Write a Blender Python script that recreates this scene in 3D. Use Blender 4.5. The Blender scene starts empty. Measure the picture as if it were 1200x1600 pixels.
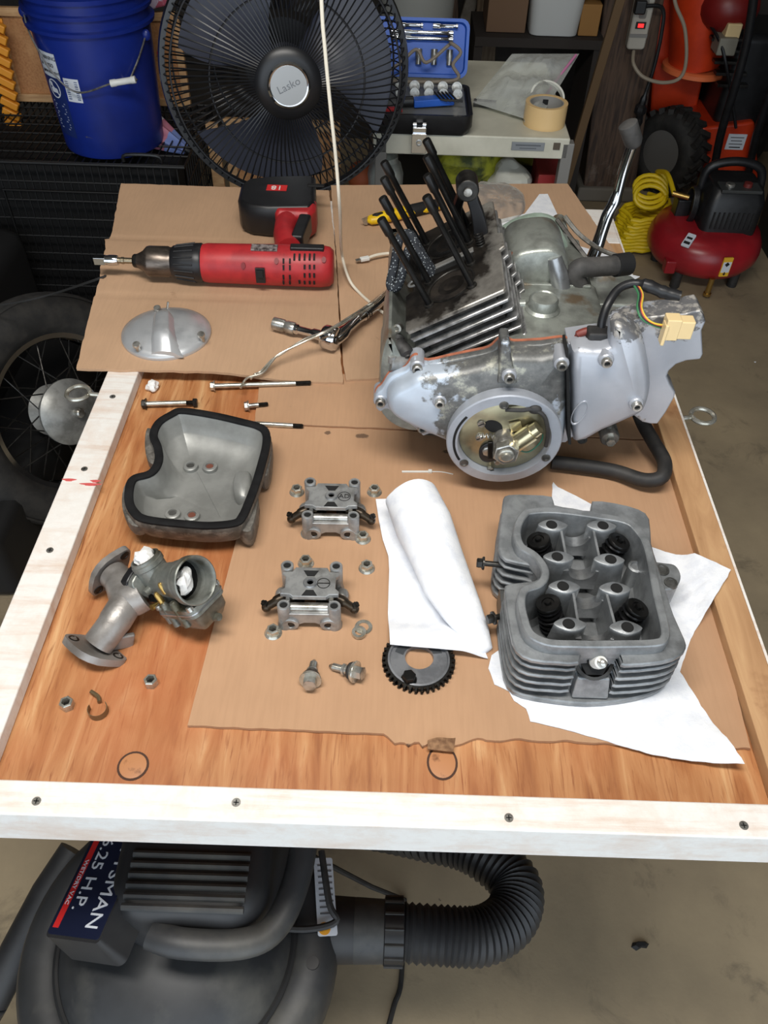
import bpy, bmesh, math, random
from math import sin, cos, pi, radians as R, hypot, atan2, exp
from mathutils import Vector as V, Matrix, noise
random.seed(7)
SC = bpy.context.scene
COL = SC.collection

# ------------------------------------------------------------------ camera
PITCH, ROLL, FPX = R(46.5), R(1.85), 1280.0
EYE = V((0, 0, 1.6))
FW = V((0, cos(PITCH), -sin(PITCH)))
_u0 = V((0, sin(PITCH), cos(PITCH)))
RT = V((1, 0, 0)) * cos(ROLL) + _u0 * sin(ROLL)
UP = RT.cross(FW)
cd = bpy.data.cameras.new('camera'); cam = bpy.data.objects.new('camera', cd); COL.objects.link(cam)
cd.sensor_fit = 'VERTICAL'; cd.sensor_height = 36.0; cd.lens = 36.0 * FPX / 1600.0
cd.clip_start = .02; cd.clip_end = 60
m3 = Matrix((RT, UP, -FW)).transposed()
cam.matrix_world = Matrix.Translation(EYE) @ m3.to_4x4()
SC.camera = cam

# ------------------------------------------------------------------ daylight, lamps, exposure
w = bpy.data.worlds.new('sky'); SC.world = w; w.use_nodes = True
wb = w.node_tree.nodes['Background']
wb.inputs[0].default_value = (.80, .90, 1.0, 1); wb.inputs[1].default_value = 1.6

def area(name, loc, aim, sx, sy, power, col, portal=False):
    l = bpy.data.lights.new(name, 'AREA'); l.shape = 'RECTANGLE'; l.size = sx; l.size_y = sy
    l.energy = power; l.color = col
    o = bpy.data.objects.new(name, l); COL.objects.link(o); o.location = loc
    o.rotation_euler = (V(aim) - V(loc)).to_track_quat('-Z', 'Y').to_euler()
    if portal: l.cycles.is_portal = True
    return o
area('door_portal', (0, -1.6, 1.3), (0, 3, 1.3), 4.6, 2.6, 1, (1, 1, 1), True)
area('ceiling_tube_lamp', (-.15, .25, 2.5), (-.1, .6, 0), 1.25, .3, 25, (1.0, .965, .91))
area('ceiling_tube_lamp_rear', (.35, 2.35, 2.5), (.35, 2.4, 0), 1.2, .25, 1.8, (1.0, .95, .87))

SC.view_settings.view_transform = 'Standard'; SC.view_settings.look = 'None'
SC.view_settings.exposure = 0.42; SC.view_settings.gamma = 1.0; SC.view_settings.use_curve_mapping = False

# ------------------------------------------------------------------ helpers
def at(px, py, z=None, y=None):
    """real point seen at a measured direction, at height z or at depth y"""
    d = RT * ((px - 600) / FPX) - UP * ((py - 800) / FPX) + FW
    t = (z - EYE.z) / d.z if z is not None else y / d.y
    return EYE + d * t
def xy(px, py, z): p = at(px, py, z); return (p.x, p.y)
def xz(px, py, y): p = at(px, py, y=y); return (p.x, p.z)
def lin(c):
    f = lambda u: u / 12.92 if u <= .04045 else ((u + .055) / 1.055) ** 2.4
    return tuple(f(v / 255) for v in c) + (1.0,)

class NT:
    def __init__(s, name):
        s.m = bpy.data.materials.new(name); s.m.use_nodes = True
        s.t = s.m.node_tree; s.b = s.t.nodes['Principled BSDF']; s.co = None
    def new(s, typ, **kw):
        n = s.t.nodes.new(typ)
        for k, v in kw.items(): setattr(n, k, v)
        return n
    def link(s, a, b): s.t.links.new(a, b)
    def coord(s, stretch=(1, 1, 1), off=(0, 0, 0), rot=(0, 0, 0)):
        if s.co is None: s.co = s.new('ShaderNodeTexCoord')
        mp = s.new('ShaderNodeMapping'); s.link(s.co.outputs['Object'], mp.inputs[0])
        mp.inputs['Scale'].default_value = stretch; mp.inputs['Location'].default_value = off
        mp.inputs['Rotation'].default_value = rot
        return mp.outputs[0]
    def noise(s, scale, detail=5, rough=.6, dist=0, **k):
        n = s.new('ShaderNodeTexNoise'); n.inputs['Scale'].default_value = scale
        n.inputs['Detail'].default_value = detail; n.inputs['Roughness'].default_value = rough
        n.inputs['Distortion'].default_value = dist
        s.link(s.coord(**k), n.inputs['Vector']); return n.outputs['Fac']
    def ramp(s, fac, stops):
        r = s.new('ShaderNodeValToRGB'); s.link(fac, r.inputs[0])
        e = r.color_ramp.elements
        while len(e) < len(stops): e.new(.5)
        for q, (p, c) in zip(e, stops):
            q.position = p; q.color = c if len(c) == 4 else lin(c)
        return r.outputs[0]
    def mask(s, fac, lo, hi): return s.ramp(fac, [(lo, (0, 0, 0, 1)), (hi, (1, 1, 1, 1))])
    def math(s, op, a, b):
        n = s.new('ShaderNodeMath', operation=op)
        for i, q in enumerate((a, b)):
            if isinstance(q, (int, float)): n.inputs[i].default_value = q
            else: s.link(q, n.inputs[i])
        return n.outputs[0]
    def mix(s, fac, a, b):
        n = s.new('ShaderNodeMix', data_type='RGBA')
        if isinstance(fac, (int, float)): n.inputs[0].default_value = fac
        else: s.link(fac, n.inputs[0])
        for i, q in ((6, a), (7, b)):
            if isinstance(q, tuple): n.inputs[i].default_value = q if len(q) == 4 else lin(q)
            else: s.link(q, n.inputs[i])
        return n.outputs[2]
    def near(s, pos, rx, ry, rz):
        """1 at pos falling to 0 at the ellipsoid's surface (object space)"""
        g = s.new('ShaderNodeTexGradient', gradient_type='SPHERICAL')
        s.link(s.coord(stretch=(1 / rx, 1 / ry, 1 / rz), off=(-pos[0] / rx, -pos[1] / ry, -pos[2] / rz)), g.inputs[0])
        return g.outputs['Fac']
    def bump(s, fac, strength, dist=.002):
        n = s.new('ShaderNodeBump'); n.inputs['Strength'].default_value = strength
        n.inputs['Distance'].default_value = dist
        s.link(fac, n.inputs['Height']); s.link(n.outputs[0], s.b.inputs['Normal'])
    def base(s, c): 
        if isinstance(c, tuple): s.b.inputs['Base Color'].default_value = lin(c)
        else: s.link(c, s.b.inputs['Base Color'])
    def rm(s, r, m=0):
        if isinstance(r, (int, float)): s.b.inputs['Roughness'].default_value = r
        else: s.link(r, s.b.inputs['Roughness'])
        s.b.inputs['Metallic'].default_value = m

def mat(name, c, r=.5, m=0., c2=None, sc=40, lo=.42, hi=.62, det=6, st=(1, 1, 1), c3=None, sc3=9, lo3=.5, hi3=.62, bump=0, bs=300, emit=0, spec=None):
    n = NT(name); col = c
    if c2:
        col = n.mix(n.mask(n.noise(sc, det, stretch=st), lo, hi), c, c2)
    if c3:
        col = n.mix(n.mask(n.noise(sc3, 6, off=(3, 1, 2)), lo3, hi3), col, c3)
    n.base(col); n.rm(r, m)
    if bump: n.bump(n.noise(bs, 3), bump)
    if spec is not None: n.b.inputs['Specular IOR Level'].default_value = spec
    if emit:
        n.b.inputs['Emission Color'].default_value = lin(c); n.b.inputs['Emission Strength'].default_value = emit
    return n.m

class MB:
    def __init__(s): s.v = []; s.f = []
    def add(s, vs, fs):
        o = len(s.v); s.v += [V(p) for p in vs]; s.f += [tuple(i + o for i in q) for q in fs]; return s
    def merge(s, o, M=None):
        return s.add([(M @ p if M else p) for p in o.v], o.f)
    def box(s, c, d, M=None):
        vs = [V((c[0] + i * d[0] / 2, c[1] + j * d[1] / 2, c[2] + k * d[2] / 2)) for i in (-1, 1) for j in (-1, 1) for k in (-1, 1)]
        if M: vs = [M @ p for p in vs]
        return s.add(vs, [(0, 1, 3, 2), (4, 6, 7, 5), (0, 4, 5, 1), (2, 3, 7, 6), (0, 2, 6, 4), (1, 5, 7, 3)])
    def bar(s, a, b, wd, ht, upv=(0, 0, 1)):
        """rectangular bar from a to b"""
        a, b = V(a), V(b); d = (b - a).normalized(); u = V(upv)
        sd = d.cross(u).normalized(); u = sd.cross(d)
        vs = [p + sd * i * wd / 2 + u * j * ht / 2 for p in (a, b) for i, j in ((-1, -1), (1, -1), (1, 1), (-1, 1))]
        return s.add(vs, [(3, 2, 1, 0), (4, 5, 6, 7), (0, 1, 5, 4), (1, 2, 6, 5), (2, 3, 7, 6), (3, 0, 4, 7)])
    def loft(s, rings, cap0=True, cap1=True, closed=True):
        n = len(rings[0]); vs = [V(p) for r in rings for p in r]; fs = []
        for k in range(len(rings) - 1):
            for i in range(n if closed else n - 1):
                j = (i + 1) % n
                fs.append((k * n + i, k * n + j, (k + 1) * n + j, (k + 1) * n + i))
        if cap0: fs.append(tuple(range(n - 1, -1, -1)))
        if cap1: fs.append(tuple((len(rings) - 1) * n + i for i in range(n)))
        return s.add(vs, fs)
    def tube(s, pts, r, n=8, caps=True):
        pts = [V(p) for p in pts]; rs = r if isinstance(r, (list, tuple)) else [r] * len(pts)
        t = (pts[1] - pts[0]).normalized()
        u = t.cross(V((0, 0, 1)) if abs(t.z) < .9 else V((1, 0, 0))).normalized(); rings = []
        for i, p in enumerate(pts):
            a = pts[max(i - 1, 0)]; b = pts[min(i + 1, len(pts) - 1)]
            t = (b - a).normalized(); u = (u - t * u.dot(t)).normalized(); q = t.cross(u)
            rings.append([p + (u * cos(2 * pi * k / n) + q * sin(2 * pi * k / n)) * rs[i] for k in range(n)])
        return s.loft(rings, caps, caps)
    def cyl(s, a, b, r, r2=None, n=20): return s.tube([a, b], [r, r if r2 is None else r2], n)
    def lathe(s, prof, M=None, n=32, caps=True, arc=1.0, sy=1.0):
        rings = [[V((r * cos(2 * pi * arc * k / n), sy * r * sin(2 * pi * arc * k / n), z)) for k in range(n + (0 if arc == 1 else 1))] for r, z in prof]
        if M: rings = [[M @ p for p in q] for q in rings]
        return s.loft(rings, caps and arc == 1, caps and arc == 1, arc == 1)
    def prism(s, loop, z0, z1, M=None, top=0, tz=0):
        """2D loop extruded along z; top = inward chamfer"""
        a = [V((x, y, z0)) for x, y in loop]; b = [V((x, y, z1 - (tz if top else 0))) for x, y in loop]
        rg = [a, b]
        if top: rg.append([V((x, y, z1)) for x, y in offset(loop, top)])
        if M: rg = [[M @ p for p in q] for q in rg]
        return s.loft(rg)
    def ell(s, c, r, n=16, m=10, M=None):
        rx, ry, rz = r if isinstance(r, (tuple, list)) else (r, r, r); rings = []
        for j in range(m + 1):
            a = -pi / 2 + pi * min(max(j / m, .02), .98)
            rings.append([V((rx * cos(a) * cos(2 * pi * k / n), ry * cos(a) * sin(2 * pi * k / n), rz * sin(a))) for k in range(n)])
        T = Matrix.Translation(c) @ (M or Matrix())
        return s.loft([[T @ p for p in q] for q in rings])
    def grid(s, fn, nu, nv, th=0, d=(0, 0, -1)):
        P = [[V(fn(i / nu, j / nv)) for i in range(nu + 1)] for j in range(nv + 1)]
        vs = [p for r in P for p in r]; w1 = nu + 1
        fs = [(j * w1 + i, j * w1 + i + 1, (j + 1) * w1 + i + 1, (j + 1) * w1 + i) for j in range(nv) for i in range(nu)]
        if th:
            N = len(vs); vs += [p + V(d) * th for p in vs]
            fs += [tuple(i + N for i in reversed(q)) for q in fs]
            rim = [i for i in range(w1)] + [j * w1 + nu for j in range(1, nv + 1)] + [nv * w1 + i for i in range(nu - 1, -1, -1)] + [j * w1 for j in range(nv - 1, 0, -1)]
            for k in range(len(rim)):
                a, b = rim[k], rim[(k + 1) % len(rim)]; fs.append((b, a, a + N, b + N))
        return s.add(vs, fs)

def frame(o, z, x=(1, 0, 0)):
    """matrix with local z along z and local x near x"""
    z = V(z).normalized(); x = V(x)
    if abs(x.normalized().dot(z)) > .999: x = V((0, 1, 0))
    x = (x - z * x.dot(z)).normalized(); y = z.cross(x)
    return Matrix.Translation(o) @ Matrix((x, y, z)).transposed().to_4x4()
def spline(pts, n=8, closed=False):
    P = [V(p) for p in pts]; N = len(P); out = []
    for i in range(N if closed else N - 1):
        if closed: a, b, c, d = (P[(i + k) % N] for k in (-1, 0, 1, 2))
        else: a, b, c, d = P[max(i - 1, 0)], P[i], P[i + 1], P[min(i + 2, N - 1)]
        for k in range(n):
            t = k / n
            out.append(.5 * (2 * b + (c - a) * t + (2 * a - 5 * b + 4 * c - d) * t * t + (3 * b - a - 3 * c + d) * t ** 3))
    if not closed: out.append(P[-1])
    return out
def area2(l): return sum(l[i][0] * l[(i + 1) % len(l)][1] - l[(i + 1) % len(l)][0] * l[i][1] for i in range(len(l))) / 2
def loop2(pts, n=4, smooth=True):
    """closed 2D outline, counter-clockwise, optionally splined"""
    l = [tuple(p) for p in pts]
    if smooth: l = [(p.x, p.y) for p in spline([(x, y, 0) for x, y in l], n, True)]
    return l if area2(l) > 0 else l[::-1]
def offset(l, d):
    out = []; N = len(l)
    for i in range(N):
        a = V(l[i - 1]); b = V(l[i]); c = V(l[(i + 1) % N])
        e1 = (b - a); e2 = (c - b)
        n1 = V((-e1.y, e1.x)); n2 = V((-e2.y, e2.x))
        n1 = n1.normalized() if n1.length > 1e-9 else n1; n2 = n2.normalized() if n2.length > 1e-9 else n2
        n_ = n1 + n2
        if n_.length < 1e-6: n_ = n1
        n_.normalize(); k = max(n_.dot(n1), .6)
        p = b + n_ * d / k; out.append((p.x, p.y))
    return out
def rrect(w_, h_, r, n=5, c=(0, 0)):
    out = []
    for sx, sy, a0 in ((1, 1, 0), (-1, 1, pi / 2), (-1, -1, pi), (1, -1, 1.5 * pi)):
        for k in range(n + 1):
            a = a0 + pi / 2 * k / n
            out.append((c[0] + sx * (w_ / 2 - r) + r * cos(a), c[1] + sy * (h_ / 2 - r) + r * sin(a)))
    return out
def circ(r, n=24, c=(0, 0), a0=0, ry=None): return [(c[0] + r * cos(a0 + 2 * pi * k / n), c[1] + (ry or r) * sin(a0 + 2 * pi * k / n)) for k in range(n)]
def nearest(p, l):
    best = None
    for i in range(len(l)):
        a = V(l[i]); b = V(l[(i + 1) % len(l)]); e = b - a
        t = max(0, min(1, (V(p) - a).dot(e) / max(e.length_squared, 1e-12))); q = a + e * t
        d = (q - V(p)).length
        if best is None or d < best[0]: best = (d, (q.x, q.y))
    return best[1]
def textmb(body, size, ext=.0002):
    cu = bpy.data.curves.new('t', 'FONT'); cu.body = body; cu.size = size; cu.extrude = ext
    cu.align_x = 'CENTER'; cu.align_y = 'CENTER'; cu.resolution_u = 2
    o = bpy.data.objects.new('t', cu); me = bpy.data.meshes.new_from_object(o)
    mb = MB().add([v.co.copy() for v in me.vertices], [tuple(p.vertices) for p in me.polygons])
    bpy.data.objects.remove(o); bpy.data.curves.remove(cu); bpy.data.meshes.remove(me)
    return mb

def link(name, mb, ma, inv=None, bev=0, flat=False, ang=38, seg=2):
    me = bpy.data.meshes.new(name)
    me.from_pydata([(inv @ p if inv else p) for p in mb.v], [], mb.f)
    bm = bmesh.new(); bm.from_mesh(me); bmesh.ops.recalc_face_normals(bm, faces=bm.faces); bm.to_mesh(me); bm.free()
    me.materials.append(ma)
    if not flat:
        me.polygons.foreach_set('use_smooth', [True] * len(me.polygons))
        if not bev: me.set_sharp_from_angle(angle=R(ang))
    o = bpy.data.objects.new(name, me); COL.objects.link(o)
    if bev:
        b = o.modifiers.new('bevel', 'BEVEL'); b.width = bev; b.segments = seg; b.limit_method = 'ANGLE'; b.angle_limit = R(40); b.harden_normals = True
    return o
class T:
    """a thing: an Empty at its base that parents its parts"""
    def __init__(s, name, label, cat, loc=(0, 0, 0), rz=0, group=None, M=None, kind=None):
        s.o = bpy.data.objects.new(name, None); COL.objects.link(s.o); s.o.empty_display_size = .05
        s.M = M or (Matrix.Translation(loc) @ Matrix.Rotation(rz, 4, 'Z')); s.I = s.M.inverted()
        s.o.location = s.M.translation; s.o.rotation_euler = s.M.to_euler()
        if kind: s.o['kind'] = kind
        else: s.o['category'] = cat
        s.o['label'] = label
        if group: s.o['group'] = group
    def part(s, name, mb, ma, parent=None, w=True, label=None, stuff=False, **k):
        o = link(name, mb, ma, s.I if w else None, **k); o.parent = parent or s.o
        if label: o['label'] = label
        if stuff: o['kind'] = 'stuff'
        return o
def single(name, label, cat, mb, ma, group=None, **k):
    lo = [min(p[i] for p in mb.v) for i in range(3)]; hi = [max(p[i] for p in mb.v) for i in range(3)]
    b = V(((lo[0] + hi[0]) / 2, (lo[1] + hi[1]) / 2, lo[2]))
    o = link(name, mb, ma, Matrix.Translation(-b), **k); o.location = b
    o['label'] = label; o['category'] = cat
    if group: o['group'] = group
    return o
def dup(root, loc, rot, label, group=None):
    r = root.copy(); COL.objects.link(r); r.location = loc; r.rotation_euler = rot if isinstance(rot, tuple) else (0, 0, rot)
    r['label'] = label
    if group: r['group'] = group
    for ch in root.children:
        c = ch.copy(); COL.objects.link(c); c.parent = r
        for g in ch.children:
            d = g.copy(); COL.objects.link(d); d.parent = c
    return r
def struct(name, mb, ma, label=None, **k):
    o = link(name, mb, ma, **k); o['kind'] = 'structure'; o['label'] = label or name.replace('_', ' '); return o
# ------------------------------------------------------------------ materials
def m_plywood():
    n = NT('plywood'); g = n.noise(7, 6, .55, 1.2, stretch=(6, .7, 1))
    c = n.ramp(g, [(.2, (138, 82, 48)), (.42, (172, 114, 70)), (.58, (192, 138, 92)), (.8, (220, 180, 132))])
    c = n.mix(n.mask(n.noise(60, 4, .6, .5, stretch=(5, .35, 1)), .55, .75), c, (142, 84, 48))
    c = n.mix(n.math('MULTIPLY', n.mask(n.noise(3, 4, off=(2, 5, 0)), .5, .7), .6), c, (176, 98, 58))
    n.base(c); n.rm(.42); n.bump(n.noise(60, 3, stretch=(8, .6, 1)), .12); return n.m
def m_whitewash():
    n = NT('worn white paint')
    k = n.mask(n.noise(16, 8, .7, .3, stretch=(1, 1, 1)), .47, .6)
    k2 = n.mask(n.noise(90, 5, .7), .45, .7)
    k3 = n.mask(n.noise(20, 7, .7, stretch=(.25, 3.5, 1), off=(1, 2, 0)), .5, .68)
    c = n.mix(n.math('MULTIPLY', k, .22), (234, 231, 226), (212, 178, 150))
    c = n.mix(n.math('MULTIPLY', k3, .48), c, (204, 168, 140)); c = n.mix(n.math('MULTIPLY', k2, .10), c, (180, 150, 125))
    n.base(c); n.rm(.6); n.bump(n.noise(120, 4), .2); return n.m
def m_barewood():
    n = NT('bare pine'); g = n.noise(9, 6, .6, .8, stretch=(5, .6, 3))
    c = n.ramp(g, [(.25, (160, 118, 80)), (.55, (190, 148, 106)), (.8, (206, 168, 124))])
    c = n.mix(n.mask(n.noise(14, 6, off=(1, 0, 4)), .58, .72), c, (150, 106, 70)); n.base(c); n.rm(.7); return n.m
def m_card(name, tone):
    n = NT(name)
    c = n.mix(n.mask(n.noise(5, 5, .6), .35, .7), tone, tuple(int(v * .93) for v in tone))
    c = n.mix(n.math('MULTIPLY', n.mask(n.noise(260, 2, .5, stretch=(1, .08, 1)), .4, .7), .22), c, tuple(int(v * .86) for v in tone))
    c = n.mix(n.math('MULTIPLY', n.mask(n.noise(11, 7, .7, off=(4, 4, 0)), .66, .74), .5), c, (120, 86, 60))
    n.base(c); n.rm(.85); n.bump(n.noise(300, 2, stretch=(1, .06, 1)), .08); return n.m
def m_concrete():
    n = NT('stained concrete')
    c = n.ramp(n.noise(1.6, 8, .65), [(.3, (124, 112, 92)), (.5, (154, 138, 112)), (.7, (174, 156, 126))])
    c = n.mix(n.math('MULTIPLY', n.mask(n.noise(7, 8, .7, .6), .56, .68), .6), c, (104, 94, 78))
    c = n.mix(n.mask(n.noise(22, 6, .7, off=(2, 2, 2)), .68, .73), c, (52, 48, 44))
    n.base(c); n.rm(.75); n.bump(n.noise(80, 5), .15); return n.m
def m_cover():
    """painted side cover: blue-grey paint, worn dark bare patch with chalky corrosion"""
    n = NT('worn silver paint'); E = (-.155, -.745 - .1 + .1, 0)
    worn = n.math('MAXIMUM', n.near((-.012, .02, .170), .135, .3, .085), n.near((-.068, .02, .105), .04, .3, .07))
    worn = n.math('ADD', worn, n.math('MULTIPLY', n.math('SUBTRACT', n.noise(45, 6, .65), .5), 1.3))
    k = n.mask(worn, .28, .40)
    bare = n.ramp(n.noise(38, 6, .7, off=(.4, 0, .3)), [(.38, (84, 85, 84)), (.55, (110, 110, 108)), (.62, (150, 150, 140)), (.7, (182, 180, 164))])
    paint = n.mix(n.mask(n.noise(20, 4), .4, .7), (186, 196, 208), (172, 182, 194))
    n.base(n.mix(k, paint, bare)); n.rm(.42, .35); n.bump(n.noise(120, 4), .1); return n.m
def m_cover2():
    n = NT('chipped silver paint')
    up = n.math('ADD', n.near((.155, .05, .262), .16, .3, .065), n.math('MULTIPLY', n.math('SUBTRACT', n.noise(40, 7, .7), .5), 2.0))
    k = n.math('MAXIMUM', n.mask(up, .42, .47), n.mask(n.noise(30, 6, .7, off=(1, 5, 2)), .66, .69))
    n.base(n.mix(k, n.mix(n.mask(n.noise(14, 4), .4, .7), (180, 183, 190), (168, 172, 180)), n.mix(n.mask(n.noise(90, 4), .5, .6), (112, 112, 114), (176, 172, 166))))
    n.rm(.4, .4); n.bump(n.noise(120, 4), .1); return n.m
def m_clear(name, tint=(245, 248, 246), dens=.25, rough=.08):
    n = NT(name); t = n.t; out = t.nodes['Material Output']
    tr = n.new('ShaderNodeBsdfTransparent'); tr.inputs[0].default_value = lin(tint)
    n.b.inputs['Base Color'].default_value = lin((242, 244, 240)); n.rm(rough)
    mx = n.new('ShaderNodeMixShader'); lw = n.new('ShaderNodeLayerWeight'); lw.inputs[0].default_value = .35
    f = n.math('ADD', n.math('MULTIPLY', lw.outputs['Fresnel'], .8), dens)
    n.link(f, mx.inputs[0]); n.link(tr.outputs[0], mx.inputs[1]); n.link(n.b.outputs[0], mx.inputs[2]); n.link(mx.outputs[0], out.inputs[0])
    n.bump(n.noise(38, 6, .65, .8), .6, .006); return n.m
def m_deck():
    n = NT('oily deck')
    k = n.math('ADD', n.near((-.105, .19, .225), .10, .17, .12), n.math('MULTIPLY', n.math('SUBTRACT', n.noise(30, 6), .5), .9))
    n.base(n.mix(n.mask(k, .18, .34), n.ramp(n.noise(30, 5), [(.35, (128, 124, 118)), (.6, (164, 160, 152)), (.75, (132, 108, 90))]), n.mix(n.mask(n.noise(30, 4, off=(3, 3, 3)), .4, .6), (34, 31, 29), (58, 53, 48))))
    n.rm(.35, .55); return n.m
PLY = m_plywood(); WHITE_WOOD = m_whitewash(); PINE = m_barewood(); CONC = m_concrete()
CARD = m_card('cardboard', (192, 156, 124)); CARD2 = m_card('cardboard front', (188, 148, 114)); CARD_EDGE = mat('torn cardboard', (150, 114, 82), .9, c2=(110, 78, 54), sc=120)
COVER = m_cover(); COVER2 = m_cover2(); DECK = m_deck()
ALU = mat('cast aluminium', (172, 173, 172), .36, .55, (146, 147, 147), 60, c3=(128, 127, 124), sc3=18, bump=.12, bs=500)
ALU_DARK = mat('dirty cast aluminium', (112, 112, 110), .42, .65, (78, 77, 74), 40, c3=(140, 136, 124), sc3=22, lo3=.56, hi3=.66, bump=.2, bs=400)
ALU_GREEN = mat('stained aluminium', (158, 162, 155), .36, .5, (128, 131, 125), 35, c3=(120, 104, 84), sc3=16, lo3=.58, hi3=.68, bump=.12, bs=400)
GREEN_PAINT = mat('pale green tarnish', (178, 198, 184), .45, .15, (150, 168, 154), 30)
ALU_FIN = mat('fin aluminium', (170, 170, 170), .35, .6, (120, 120, 118), 70)
ALU_HEAD = mat('grey head casting', (152, 155, 157), .42, .5, (126, 129, 131), 45, c3=(104, 106, 107), sc3=14, lo3=.55, hi3=.72, bump=.15, bs=500)
ALU_LIGHT = mat('bright machined aluminium', (178, 180, 182), .3, .8, (150, 152, 154), 60)
ALU_INNER = mat('clean inner casting', (154, 155, 152), .4, .35, (138, 139, 136), 25)
ALU_ROUGH = mat('weathered cover casting', (112, 108, 102), .6, .4, (84, 80, 74), 45, c3=(136, 132, 124), sc3=60, bump=.4, bs=250)
ALU_CARB = mat('carburettor zinc', (136, 138, 132), .4, .45, (108, 110, 104), 40, c3=(86, 82, 66), sc3=20, bump=.1)
ALU_MANI = mat('manifold casting', (152, 148, 144), .38, .45, (126, 120, 114), 30, bump=.12)
STEEL = mat('steel', (196, 194, 188), .28, .8, (130, 126, 118), 60)
ZINC = mat('zinc plated steel', (206, 204, 194), .27, .75, (172, 168, 154), 80)
CHROME = mat('chrome', (214, 216, 220), .09, 1.0)
DARKSTEEL = mat('dark oiled steel', (62, 60, 57), .35, .7, (38, 36, 34), 60)
OILBLACK = mat('oily black steel', (36, 35, 34), .32, .55, (22, 22, 22), 50)
SPRING = mat('black spring steel', (38, 38, 40), .3, .7)
BRASS = mat('brass', (184, 152, 88), .3, .9)
PLATE = mat('yellow chromate plate', (172, 164, 134), .28, .8, (150, 142, 118), 30)
CONDENSER = mat('condenser metal', (214, 204, 168), .22, .9)
GASKET_O = mat('orange gasket', (176, 106, 78), .8, c2=(140, 84, 62))
GASKET_B = mat('black gasket', (20, 20, 21), .8, c2=(30, 30, 31), sc=30, spec=.2)
RUBBER = mat('black rubber', (36, 35, 35), .6, c2=(52, 50, 48), sc=40)
RUBBER_GREY = mat('dusty rubber hose', (78, 76, 74), .65, c2=(56, 55, 54), sc=30)
BLACK = mat('black plastic', (24, 24, 26), .4, c2=(32, 32, 34), sc=30)
BLACK_MATT = mat('dull black', (18, 18, 19), .7)
HOLE = mat('dark hole', (10, 10, 10), .8)
FANBLACK = mat('fan black plastic', (26, 27, 30), .35)
FANBLADE = mat('fan blade smoke blue', (58, 62, 76), .35)
RED = mat('red tool plastic', (178, 42, 46), .45, c2=(156, 34, 40), sc=30, c3=(120, 30, 32), sc3=25, lo3=.66, hi3=.75)
YELLOW = mat('yellow plastic', (240, 200, 20), .4, c2=(206, 160, 20), sc=40, c3=(60, 50, 20), sc3=60, lo3=.66, hi3=.7)
YELLOW_HOSE = mat('yellow air hose', (222, 190, 20), .45)
PAPER = mat('white paper towel', (238, 240, 244), .9, c2=(226, 229, 236), sc=60, bump=.25, bs=420)
TISSUE = mat('white tissue', (236, 236, 234), .95, bump=.3, bs=200)
WHITE = mat('white plastic', (225, 225, 220), .4)
CORDWHITE = mat('cream cord', (222, 214, 196), .55)
CREAM = mat('cream connector', (226, 200, 150), .3)
BLUE = mat('blue bucket plastic', (22, 44, 132), .35, c2=(18, 36, 112), sc=5, c3=(92, 92, 80), sc3=14, lo3=.71, hi3=.74)
BLUECASE = mat('blue case plastic', (34, 92, 190), .45)
LABELW = mat('white label', (215, 220, 228), .5)
LABELDARK = mat('dark blue label', (28, 46, 104), .45)
INK = mat('black ink', (20, 20, 22), .6)
LABELRED = mat('red print', (206, 40, 40), .5)
LABELYEL = mat('yellow print', (230, 180, 50), .5)
GREYTXT = mat('grey print', (120, 122, 126), .5)
CORK = mat('cork', (190, 138, 92), .9, c2=(170, 118, 76), sc=160, c3=(204, 154, 106), sc3=6)
CORKFRAME = mat('light wood frame', (204, 164, 118), .6, c2=(186, 142, 98), sc=20, st=(1, 1, 8))
ORANGEWOOD = mat('orange plastic', (226, 148, 40), .5)
DARKWOOD = mat('weathered dark wood', (92, 72, 58), .8, c2=(58, 46, 40), sc=14, st=(6, 6, .5), c3=(140, 130, 120), sc3=4, lo3=.62, hi3=.75)
WOODGREY = mat('grey stud wood', (120, 104, 84), .8, c2=(88, 72, 58), sc=12, st=(6, 6, .5))
WALLMAT = mat('dark garage wall', (58, 54, 50), .9, c2=(40, 37, 35), sc=5)
CABWHITE = mat('off white enamel', (206, 204, 188), .4, c2=(190, 188, 172), sc=8)
ORANGE = mat('orange machine paint', (206, 62, 26), .35, c2=(186, 52, 22), sc=8)
REDTANK = mat('red tank paint', (160, 32, 40), .3, c2=(142, 28, 36), sc=10)
TYRE = mat('tyre rubber', (34, 33, 32), .75, c2=(48, 46, 43), sc=30)
GREYMETAL = mat('grey painted metal', (130, 128, 124), .45, .3)
TAPE = mat('tan tape', (222, 188, 134), .35)
CLEAR = m_clear('clear plastic bag', dens=.24, rough=.2)
CLEAR2 = m_clear('thin clear film', (250, 250, 246), .14, .2)
VACGREY = mat('scuffed grey plastic', (50, 51, 53), .5, c2=(40, 41, 42), sc=12, c3=(92, 90, 84), sc3=7, lo3=.50, hi3=.78)
VACBLACK = mat('vacuum black plastic', (34, 34, 36), .5, c2=(44, 44, 45), sc=14)
ORANGE_BRAID = mat('amber print', (232, 160, 40), .5)

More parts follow.
